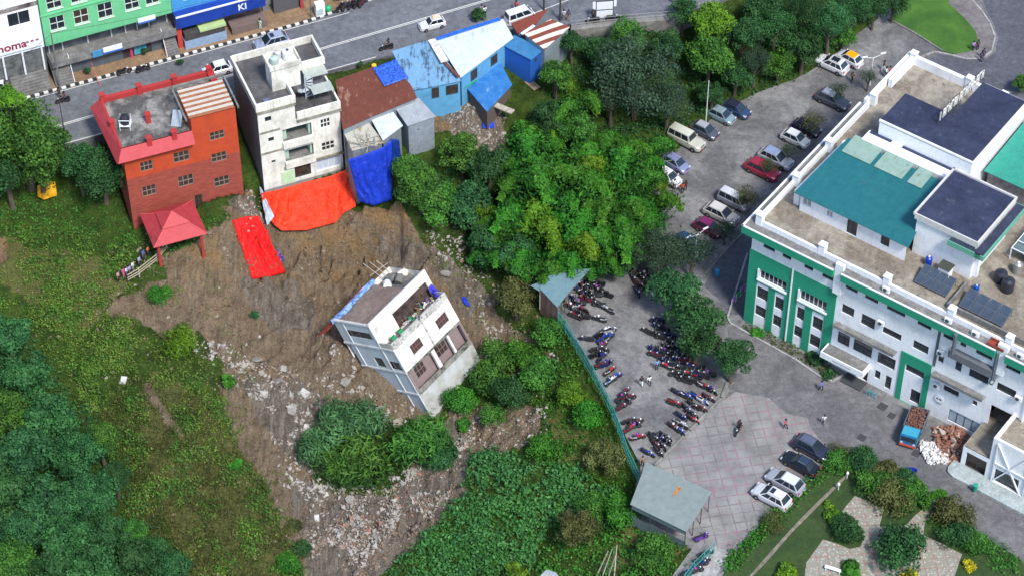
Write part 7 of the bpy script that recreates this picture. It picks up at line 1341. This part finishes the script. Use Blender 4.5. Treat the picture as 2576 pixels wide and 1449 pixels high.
# ------------------------------------------------------------ motorbikes
def bikem():
    D = {}
    D['_tyre'] = me_of(lambda mb: mb.lathe([(.22,-.045),(.29,-.05),(.31,0),(.29,.05),(.22,.045)], n=14)); D['_rim'] = me_of(lambda mb: mb.lathe([(.03,-.05),(.2,-.02),(.2,.02),(.03,.05)], n=8))
    D['frame'] = me_of(lambda mb: (mb.box(-.3,.25,-.13,.13,.22,.55), mb.tube((.32,0,.75),(.62,0,.3),.035), mb.tube((-.1,.16,.3),(-.85,.18,.42),.05,.06,8), mb.tube((-.3,0,.4),(-.62,0,.3),.05)), smooth=False)
    D['tank'] = me_of(lambda mb: mb.add([(-.12,-.1,.6),(.38,-.12,.66),(.38,.12,.66),(-.12,.1,.6),(-.1,-.1,.8),(.3,-.14,.93),(.3,.14,.93),(-.1,.1,.8)], [(3,2,1,0),(4,5,6,7),(0,1,5,4),(1,2,6,5),(2,3,7,6),(3,0,4,7)]), bev=.04)
    D['tail'] = me_of(lambda mb: mb.add([(-.85,-.08,.68),(-.2,-.13,.5),(-.2,.13,.5),(-.85,.08,.68),(-.9,-.07,.8),(-.15,-.13,.74),(-.15,.13,.74),(-.9,.07,.8)], [(3,2,1,0),(4,5,6,7),(0,1,5,4),(1,2,6,5),(2,3,7,6),(3,0,4,7)]), bev=.03)
    D['seat'] = me_of(lambda mb: mb.add([(-.82,-.1,.8),(-.1,-.13,.75),(-.1,.13,.75),(-.82,.1,.8),(-.8,-.09,.89),(-.1,-.11,.83),(-.1,.11,.83),(-.8,.09,.89)], [(3,2,1,0),(4,5,6,7),(0,1,5,4),(1,2,6,5),(2,3,7,6),(3,0,4,7)]), bev=.03)
    D['handlebar'] = me_of(lambda mb: (mb.tube((.3,-.36,1.02),(.36,0,.96),.02), mb.tube((.3,.36,1.02),(.36,0,.96),.02), mb.tube((.34,-.28,1.0),(.36,-.34,1.16),.012), mb.tube((.34,.28,1.0),(.36,.34,1.16),.012)))
    D['mirror'] = me_of(lambda mb: mb.box(.33,.36,-.4,-.3,1.13,1.2))
    D['headlight'] = me_of(lambda mb: mb.lathe([(.09,0),(.1,.1),(.05,.14)], n=10)); D['mudguard'] = me_of(lambda mb: mb.box(.42,.85,-.06,.06,.6,.64), bev=.015); D['_mud2'] = me_of(lambda mb: mb.box(-.98,-.7,-.07,.07,.62,.66), bev=.015)
    D['_mir2'] = me_of(lambda mb: mb.box(.33,.36,.3,.4,1.13,1.2))
    D['fairing'] = me_of(lambda mb: mb.add([(.25,-.2,.25),(.5,-.16,.3),(.5,.16,.3),(.25,.2,.25),(.3,-.2,.95),(.48,-.14,.98),(.48,.14,.98),(.3,.2,.95)], [(3,2,1,0),(4,5,6,7),(0,1,5,4),(1,2,6,5),(2,3,7,6),(3,0,4,7)]), bev=.05)
    D['footboard'] = me_of(lambda mb: (mb.box(-.1,.3,-.18,.18,.24,.32), mb.box(-.85,-.05,-.18,.18,.34,.72)), bev=.05); D['helmet'] = me_of(lambda mb: mb.lathe([(.05,-.1),(.13,-.08),(.15,.02),(.12,.11),(.04,.15)], n=12))
    return D
BM = bikem(); BC = {'black':(.012,.012,.016),'dark grey':(.05,.055,.065),'red':(.45,.015,.02),'blue':(.015,.06,.40),'white':(.70,.71,.73),'dark blue':(.012,.02,.12),'maroon':(.15,.015,.03),'silver':(.35,.36,.38),'purple':(.12,.04,.3),'pale blue':(.15,.35,.6)}
SEAT = plain((.02,.02,.022), .6, name='seat_vinyl')
def bike(label, p, rz, col, group, scooter=False, accent=None, lean=.12, name='motorbike', helmet=None):
    t = thing(name, label, 'scooter' if scooter else 'motorbike', p, rz, group); t.rotation_euler = (lean*R0.choice((-1,1)),0,rz); c = carpaint(BC[col]); a = carpaint(BC[accent]) if accent else c; k = .82 if scooter else 1
    for x in (.66,-.64): w = link('wheel', BM['_tyre'], t, TYRE); w.location = (x*k,0,.31*k); w.rotation_euler = (math.pi/2,0,0); w.scale = (k,k,1.2 if scooter else 1); link('rim', BM['_rim'], w, RIM)
    if scooter: link('footboard', BM['footboard'], t, c); link('fairing', BM['fairing'], t, a)
    else: link('frame', BM['frame'], t, DTR); link('fuel_tank', BM['tank'], t, c); link('tail', BM['tail'], t, a)
    link('seat', BM['seat'], t, SEAT); link('handlebar', BM['handlebar'], t, RIM); link('mirror', BM['mirror'], t, RIM); link('mudguard', BM['mudguard'], t, c); link('mudguard', BM['_mud2'], t, c); link('mirror', BM['_mir2'], t, RIM)
    h = link('headlight', BM['headlight'], t, LAMP); h.location = (.44,0,.84); h.rotation_euler = (0,math.pi/2,0)
    return t
def helmet(label, p, c):
    t = thing('helmet', label, 'helmet', p); h = link('shell', BM['helmet'], t, plain(c, .25, name='helmet_shell')); h.location = (0,0,.1)
    mb = MB(); mb.lathe([(.151,0),(.152,.06)], n=12); link('visor', me_of(lambda m: m.box(.09,.165,-.08,.08,.06,.15), bev=.02), t, CGL)
CL = [ # cluster: zoom, description, heading deg (world), spread, points
 ('n1','pack by the tin shed',150,35,[(640,300),(575,345),(610,395),(545,415),(655,425),(475,455),(585,455),(425,505),(520,500),(640,485),(470,560),(560,540),(690,510),(620,560),(765,555),(350,630),(430,660),(500,610),(330,710),(400,765),(475,745)]),
 ('n1','line left of the yard',160,25,[(370,830),(480,840),(620,655),(680,695),(790,745),(680,865),(520,1110)]),
 ('n1','group halfway down the fence',35,18,[(820,1010),(745,1010),(700,1060),(735,1115),(815,1105),(720,1205),(655,1240),(645,1320),(720,1290)]),
 ('n2','group at the fence bend',35,15,[(20,90),(30,225),(75,205),(125,280),(185,345),(145,400)]),
 ('n2','lower fence group',30,15,[(290,520),(270,590),(330,595),(310,660),(245,700),(350,850),(425,865),(350,940),(405,915),(445,1040)]),
 ('n1','dark pack under the trees',-60,40,[(950,110),(960,185),(1095,345),(1150,300),(1200,350),(1255,310),(1300,375),(1340,330),(1175,440),(1245,445),(1150,520),(1370,420)]),
 ('n1','upper crowd by the trees',150,20,[(1290,1020),(1410,890),(1425,955),(1465,990),(1400,1065),(1480,1105),(1545,1085),(1580,1160),(1650,1175),(1540,1195),(1700,1235),(1640,1260)]),
 ('n1','middle crowd by the trees',150,20,[(1360,1250),(1430,1260),(1500,1275),(1375,1320),(1455,1340),(1570,1270),(1590,1340),(1680,1330),(1770,1355),(1530,1400),(1640,1400),(1720,1410)]),
 ('n2','lower crowd by the trees',165,20,[(780,210),(850,195),(925,170),(1000,170),(950,240),(1055,225),(1120,250),(890,320),(960,340),(1030,320),(1100,335),(1180,330),(1245,320),(980,390),(1080,385)]),
 ('n2','bright group at the kerb',-38,12,[(1200,465),(1285,500),(905,530),(990,575),(855,655),(1120,570),(1195,625),(1255,585),(1080,670),(1155,715),(1010,710),(1060,770)]),
 ('n2','group at the stand foot',-45,14,[(950,800),(1075,830),(860,920),(905,960),(935,895),(620,1050),(690,1040),(750,1030),(640,1120),(710,1130),(760,1080),(560,1215),(690,1210)]),
 ('r44','few by the short fence',20,12,[(830,1080),(865,1225),(830,1290),(820,1335),(770,1395),(700,1420)])]
SPEC = {(2,0):('silver',None),(2,1):('white',None),(2,3):('blue',None),(2,4):('blue','silver'),(3,3):('red','white'),(3,4):('blue','white'),(3,5):('white','pale blue'),(4,9):('red','white'),(4,7):('red',None),(1,5):('black','white'),(1,0):('maroon',None),(1,4):('silver',None),(0,0):('red','black'),
 (8,0):('red','white'),(8,9):('red',None),(9,0):('red','white'),(9,2):('dark blue',None),(9,3):('blue','white'),(9,4):('red',None),(9,5):('blue','red'),(9,6):('white','blue'),(9,7):('maroon','red'),(9,8):('black',None),(10,1):('red','maroon'),(10,3):('blue','white'),(10,4):('white',None),(10,11):('blue',None),(11,0):('purple',None),(6,2):('dark blue',None),(0,15):('dark blue',None),(0,18):('red','white')}
placed = []
for ci, (zo, desc, hd, sp_, pts) in enumerate(CL):
    P = [(i, *W(*dz(zo, *p), .5)) for i, p in enumerate(pts)]
    for i, x, y in P:
        for _ in range(3):
            for qx, qy in placed:
                d = math.hypot(x-qx, y-qy)
                if d < .72: k = (.72-d)/max(d,.05)*.6; x += (x-qx)*k; y += (y-qy)*k
        placed.append((x, y)); col, acc = SPEC.get((ci, i), (R0.choice(['black','black','black','dark grey','dark grey','dark blue','maroon']), None))
        nm = f'{col}{" and "+acc if acc else ""} {{}}, {ORD[i]} from the top in the {desc}'
        s = R0.random() < .3; bike(nm.format('scooter' if s else 'motorbike'), (x, y, .0), math.radians(hd+R0.uniform(-sp_, sp_)), col, 'two wheelers parked in the motorbike stand', s, acc)
        if R0.random() < .12: hc = R0.choice([((.7,.7,.7),'white'),((.3,.05,.4),'purple'),((.02,.02,.3),'blue')]); helmet(f'{hc[1]} helmet on the {ORD[i]} machine of the {desc}', (x-.1, y, .86), hc[0])
RZ8 = SF[2]
for i, (zo, x, y, col, hd, nm) in enumerate((('r12',1290,70,'black',60,'first'),('r12',1340,60,'dark grey',60,'second'),('r12',1400,45,'black',60,'third'),('r12',1455,35,'black',60,'fourth'),('r12',1510,25,'maroon',60,'fifth'))):
    bike(f'{nm} motorbike from the left in the row at the striped kerb near the top', (*W(*dz(zo,x,y),8.5),8.0), math.radians(hd), col, 'motorbikes at the striped kerb')
for lb, zo, x, y, col, hd in (('dark motorbike at the kerb behind the red parapet, left one','r11',1230,715,'black',25),('dark motorbike at the kerb behind the red parapet, right one','r11',1420,690,'black',25),('motorbike parked on the steps side of the white shop','r11',430,700,'maroon',80),('motorbike beside the billboard at the road edge','r13',1690,200,'black',190),('motorbike right of the billboard on the footway','r13',1890,175,'dark grey',10)):
    bike(lb, (*W(*dz(zo,x,y),8.5),8.05), math.radians(hd), col, None)
# ------------------------------------------------------------ people
def skin_mesh(verts, edges, radii, sub=1):
    me = bpy.data.meshes.new('s'); me.from_pydata(verts, edges, []); o = bpy.data.objects.new('s', me); COL.objects.link(o)
    o.modifiers.new('k', 'SKIN'); 
    for i, r in enumerate(radii):
        d = me.skin_vertices[0].data[i]; d.radius = r if isinstance(r, tuple) else (r, r); d.use_root = (i == 0)
    if sub: s = o.modifiers.new('u', 'SUBSURF'); s.levels = sub; s.render_levels = sub
    dg = bpy.context.evaluated_depsgraph_get(); m2 = bpy.data.meshes.new_from_object(o.evaluated_get(dg)); bpy.data.objects.remove(o)
    m2.polygons.foreach_set('use_smooth', [True]*len(m2.polygons)); return m2
def pose_joints(kind):
    J = dict(pel=(0,0,.95), wai=(0,0,1.1), che=(.01,0,1.32), nek=(.01,0,1.47), hd0=(.02,0,1.55), hd1=(.03,0,1.64), hd2=(.02,0,1.71))
    for s, n in ((-1,'r'),(1,'l')):
        J[n+'sh'] = (0,s*.19,1.41); J[n+'hi'] = (0,s*.1,.9)
        if kind == 'stand': J[n+'el'] = (-.02,s*.26,1.13); J[n+'wr'] = (.06,s*.27,.88); J[n+'kn'] = (.02,s*.11,.5); J[n+'an'] = (0,s*.11,.09); J[n+'to'] = (.14,s*.13,.04)
        if kind == 'walk': J[n+'el'] = (-.1*s,s*.25,1.15); J[n+'wr'] = (.14*s*-1+.1,s*.25,.93); J[n+'kn'] = (.16*s,s*.1,.5); J[n+'an'] = (.22*s-.1,s*.1,.1); J[n+'to'] = (.22*s+.04,s*.11,.045)
        if kind == 'point': J[n+'el'] = (.12,s*.27,1.22); J[n+'wr'] = (.3,s*.2,1.32) if s > 0 else (.1,s*.3,.95); J[n+'kn'] = (.02,s*.14,.5); J[n+'an'] = (0,s*.16,.09); J[n+'to'] = (.14,s*.19,.04)
        if kind == 'ride': J[n+'el'] = (.22,s*.28,1.15); J[n+'wr'] = (.5,s*.3,1.12); J[n+'hi'] = (0,s*.11,.9); J[n+'kn'] = (.36,s*.18,.72); J[n+'an'] = (.16,s*.18,.36); J[n+'to'] = (.3,s*.18,.3)
    return J
_pm = {}
def person_meshes(kind):
    if kind in _pm: return _pm[kind]
    J = pose_joints(kind); V, E, R_ = [], [], []
    def nd(p, r, par=None):
        V.append(p); R_.append(r)
        if par is not None: E.append((par, len(V)-1))
        return len(V)-1
    a = nd(J['pel'], (.14,.1)); w = nd(J['wai'], (.125,.09), a); c = nd(J['che'], (.15,.1), w); k = nd(J['nek'], .055, c); h0 = nd(J['hd0'], .075, k); h1 = nd(J['hd1'], .095, h0); nd(J['hd2'], .07, h1)
    nd((J['hd1'][0]+.11, 0, J['hd1'][2]-.02), .015, h1)
    for s, n in ((-1,'r'),(1,'l')):
        nd((J['hd1'][0], s*.1, J['hd1'][2]-.02), .015, h1)
        sh = nd(J[n+'sh'], .06, c); el = nd(J[n+'el'], .042, sh); wr = nd(J[n+'wr'], .028, el); d = (Vector(J[n+'wr'])-Vector(J[n+'el'])).normalized(); pm = nd(tuple(Vector(J[n+'wr'])+d*.07), .034, wr)
        side = d.cross(Vector((0,s,0))).normalized() if abs(d.y) < .9 else Vector((1,0,0))
        for i in range(4): b = Vector(V[pm])+side*(.027*(i-1.5))+d*.03; f = nd(tuple(b), .010, pm); f2 = nd(tuple(b+d*(.035-.004*abs(i-1.5))), .009, f); nd(tuple(b+d*.055+Vector((0,-s*.015,0))), .008, f2)
        th = nd(tuple(Vector(J[n+'wr'])+d*.04+side*.05), .011, wr); nd(tuple(Vector(J[n+'wr'])+d*.075+side*.06), .009, th)
        hi = nd(J[n+'hi'], .085, a); kn = nd(J[n+'kn'], .055, hi); an = nd(J[n+'an'], .038, kn); nd(J[n+'to'], .035, an)
    body = skin_mesh(V, E, R_)
    sv = [J['wai'],J['che'],(J['nek'][0],0,J['nek'][2]-.03),J['pel']]; se = [(0,1),(1,2),(0,3)]; sr = [(.15,.12),(.175,.125),.075,(.155,.125)]
    for n in 'rl': b = len(sv); sv += [J[n+'sh'], J[n+'el']]; se += [(1,b),(b,b+1)]; sr += [.078,.056]
    shirt = skin_mesh(sv, se, sr)
    tv = [J['pel'], (J['pel'][0],0,J['pel'][2]+.07)]; te = [(0,1)]; tr = [(.16,.125),(.155,.12)]
    for n in 'rl': b = len(tv); tv += [J[n+'hi'], J[n+'kn'], J[n+'an']]; te += [(0,b),(b,b+1),(b+1,b+2)]; tr += [.1,.072,.055]
    tro = skin_mesh(tv, te, tr)
    h = J['hd1']; hair = skin_mesh([(h[0]-.02,0,h[2]+.05),(h[0]-.045,0,h[2]-.02),(h[0]+.02,0,h[2]+.085)], [(0,1),(0,2)], [.105,.09,.07])
    sh = skin_mesh([J['ran'],J['rto'],J['lan'],J['lto']], [(0,1),(2,3)], [.05,.048,.05,.048], 1)
    _pm[kind] = dict(body=body, shirt=shirt, trousers=tro, hair=hair, shoes=sh); return _pm[kind]
SKINS = [plain((.30,.17,.11), .6, var=.05, name='skin'), plain((.22,.12,.08), .6, var=.05, name='skin_tan')]
def cloth(c): return plain(c, .8, var=.15, s=6, name='cloth')
HAIR = plain((.015,.012,.012), .6, name='black_hair')
def person(label, p, rz, kind, top, bot, s=1., hair=None, group=None):
    D = person_meshes(kind); t = thing('person', label, 'person', p, rz, group); t.scale = (s,s,s); link('body', D['body'], t, R0.choice(SKINS))
    link('shirt', D['shirt'], t, cloth(top)); link('trousers', D['trousers'], t, cloth(bot)); link('hair', D['hair'], t, plain(hair, .4, name='cap') if hair else HAIR); link('shoes', D['shoes'], t, cloth((.03,.03,.03)))
wt, bk, nv, rd_, bl, pk, gy_, tan = (.7,.72,.75), (.015,.015,.02), (.02,.03,.08), (.5,.03,.06), (.05,.15,.5), (.55,.15,.3), (.2,.2,.22), (.35,.22,.13)
PE = [('person in black walking beside the white cars at the top',gz(2143,208,0),.9,'walk',bk,bk),('person in a dark top walking near the car park lamp',gz(2222,180,0),-.3,'walk',(.06,.02,.03),wt),('person in white shirt just behind the red dressed one',gz(2228,196,0),-.3,'stand',wt,bk),('person in a long red dress by the hospital parapet',gz(2237,193,0),-.3,'stand',rd_,rd_),
 ('person in lilac top at the tip of the lawn',gz(2447,130,0),2,'stand',(.35,.25,.6),bk),('person in black beside the lilac dressed one',gz(2458,128,0),2,'stand',bk,bk),('person in dark blue standing at the curved kerb',gz(2472,150,0),1,'stand',nv,nv),('second person in dark blue at the curved kerb, nearer',gz(2467,157,0),1,'stand',(.03,.03,.12),nv),
 ('person in red jacket standing over a motorbike in the car park',gz(1716,487,0),-1.4,'stand',(.5,.06,.04),bk),('person in dark jacket beside the red jacketed one',gz(1724,480,0),-1.4,'stand',bk,bk),('person in white shirt by the white hatchback',gz(1696,478,0),-1.2,'stand',wt,bk),
 ('person in white and dark trousers at the top of the motorbike stand',gz(1641,755,0),-1.6,'stand',wt,bk),('person in black jacket and white trousers walking in the stand',gz(1613,972,0),-1.5,'walk',bk,wt),('person in white top and black trousers walking in the stand',gz(1633,970,0),-1.5,'walk',wt,bk),
 ('person in light blue shirt by the red and white motorbike',gz(1652,930,0),-1.6,'stand',(.15,.35,.7),bk),('person in tan top walking past the garden shed',gz(1616,1172,0),-1.6,'walk',tan,bk),('person in blue shirt walking near the corner flower bed',gz(2065,983,0),-.8,'walk',(.12,.16,.55),nv),
 ('person in red shirt crossing the forecourt',gz(1975,1078,0),2.6,'walk',(.5,.07,.07),nv),('person in white shirt carrying a pale bundle on the forecourt',gz(2072,1068,0),-2,'walk',wt,gy_),('person in pale green standing on the brown pavement',gz(655,76,8.12),1,'stand',(.5,.65,.5),(.5,.65,.5)),
 ('person in pale shirt on the footway by the dark pole',gz(1418,52,8.12),1.4,'stand',(.5,.55,.65),gy_),('person in navy shirt and tan trousers by the dark pole',gz(1430,54,8.12),1.4,'stand',nv,(.3,.22,.12)),('person in bright red behind the white van',gz(1299,30,8),1,'stand',(.65,.03,.08),bk),('person in dark clothes on the road behind the palm pot',gz(1212,40,8),2,'stand',gy_,bk),
 ('person in white seated in the same spot behind the palm pot',gz(1220,42,8),2,'stand',wt,bk),('person in dark jacket at the billboard motorbike',gz(1492,52,8.12),2,'stand',bk,bk),('person at the railing near the top centre right',gz(1700,30,8.12),2,'stand',gy_,gy_),('person in dark clothes far behind at the top edge',gz(1688,6,8),1,'stand',bk,nv),
 ('person in dark blue near the maroon motorbike at the steps',gz(108,190,8.1),1,'stand',(.15,.03,.05),nv),('person in black at the left street pole',gz(150,248,8.1),1,'stand',bk,bk),
 ('person in orange vest at the upper end of the barrier',(*W(374,642,.5),.35),-.3,'stand',(.75,.2,.02),nv),('person in blue jacket next to the orange vest',(*W(362,652,.5),.35),-.3,'stand',(.05,.12,.4),nv),('person in pale blue shirt behind the barrier',(*W(352,668,.4),.25),-.3,'stand',(.3,.4,.6),nv),
 ('person in white shirt in the middle of the barrier group',(*W(336,682,.3),.2),-.3,'stand',wt,gy_),('person in blue and white shirt in the barrier group',(*W(328,690,.3),.15),-.3,'stand',(.3,.35,.55),nv),('person in white next to the pink dressed onlooker',(*W(320,694,.3),.1),-.3,'stand',(.6,.6,.65),nv),('person in bright pink near the lower barrier end',(*W(312,698,.2),.1),-.3,'stand',(.6,.08,.3),(.5,.1,.3)),
 ('person in pale pink and black at the bottom barrier end',(*W(299,706,.2),.05),-.3,'stand',(.55,.3,.3),bk),('person in white shirt half hidden under the bamboo edge',gz(1657,470,0),-1,'stand',wt,gy_),('person in pale clothes beside the one under the bamboo',gz(1645,462,0),-1,'stand',(.55,.4,.4),gy_)]
for lb, p, rz, kd, a, b_ in PE: person(lb, p, rz, kd, a, b_, R0.uniform(.94,1.04))
def rider(lb, blb, p, rz, col, top, bot, z=0):
    t = bike(blb, (p[0], p[1], z), rz, col, None, lean=0, name='ridden_motorbike'); person(lb, (p[0]-.32*math.cos(rz), p[1]-.32*math.sin(rz), z), rz, 'ride', top, bot, 1., (.02,.02,.025))
rider('rider in black on the motorbike crossing the paved court','black motorbike being ridden across the pink lined court',W(1857,1082,.3),math.radians(-115),'black',bk,bk)
rider('rider in black on the main road','dark motorbike being ridden along the main road',W(972,122,8.3),math.radians(200),'black',bk,bk,8.0)
rider('rider in dark red at the left street corner','motorbike stopped at the left street corner with its rider',W(158,255,8.3),math.radians(200),'black',(.1,.03,.04),nv,8.0)
# palm pot on the road edge and young street plants
for u, v, R, z, m_, lb in ((1205,52,1.1,8,'dark','spiky dark palm growing behind the white tin roof'),(365,140,.55,8.1,'dark','young street tree in front of the open shop'),(222,190,.5,8.1,'dark','dark palm like plant on the brown pavement'),(510,108,.5,8.1,'green','low plant in front of the blue kiosk'),(632,70,.5,8.1,'dark','thin sapling on the pavement left of the pale green person'),(686,25,.5,8.1,'dark','sapling by the brown steps'),(850,5,.6,8.1,'dark','sapling by the white cabinet at the top edge'),(455,168,.5,8.0,'dark','plant at the kerb near the red parapet corner'),(908,172,.35,8,'dark','small potted plant at the brown roof edge')):
    tree(u, v, R, .7, 'bush', m_, lb, None, 1, rk=1, cat='plant', name='street_plant', trunk=False, loc=(*W(u, v, z), z))
t = thing('yellow_sack', 'yellow sack left at the road edge above the brown roof', 'sack', gz(941,170,8)); mb = MB(); mb.lathe([(.2,0),(.35,.15),(.3,.4),(.1,.5)], n=10); mb.build('sack_body', [plain((.7,.5,.03), .6, name='yellow_sack')], t, smooth=True)
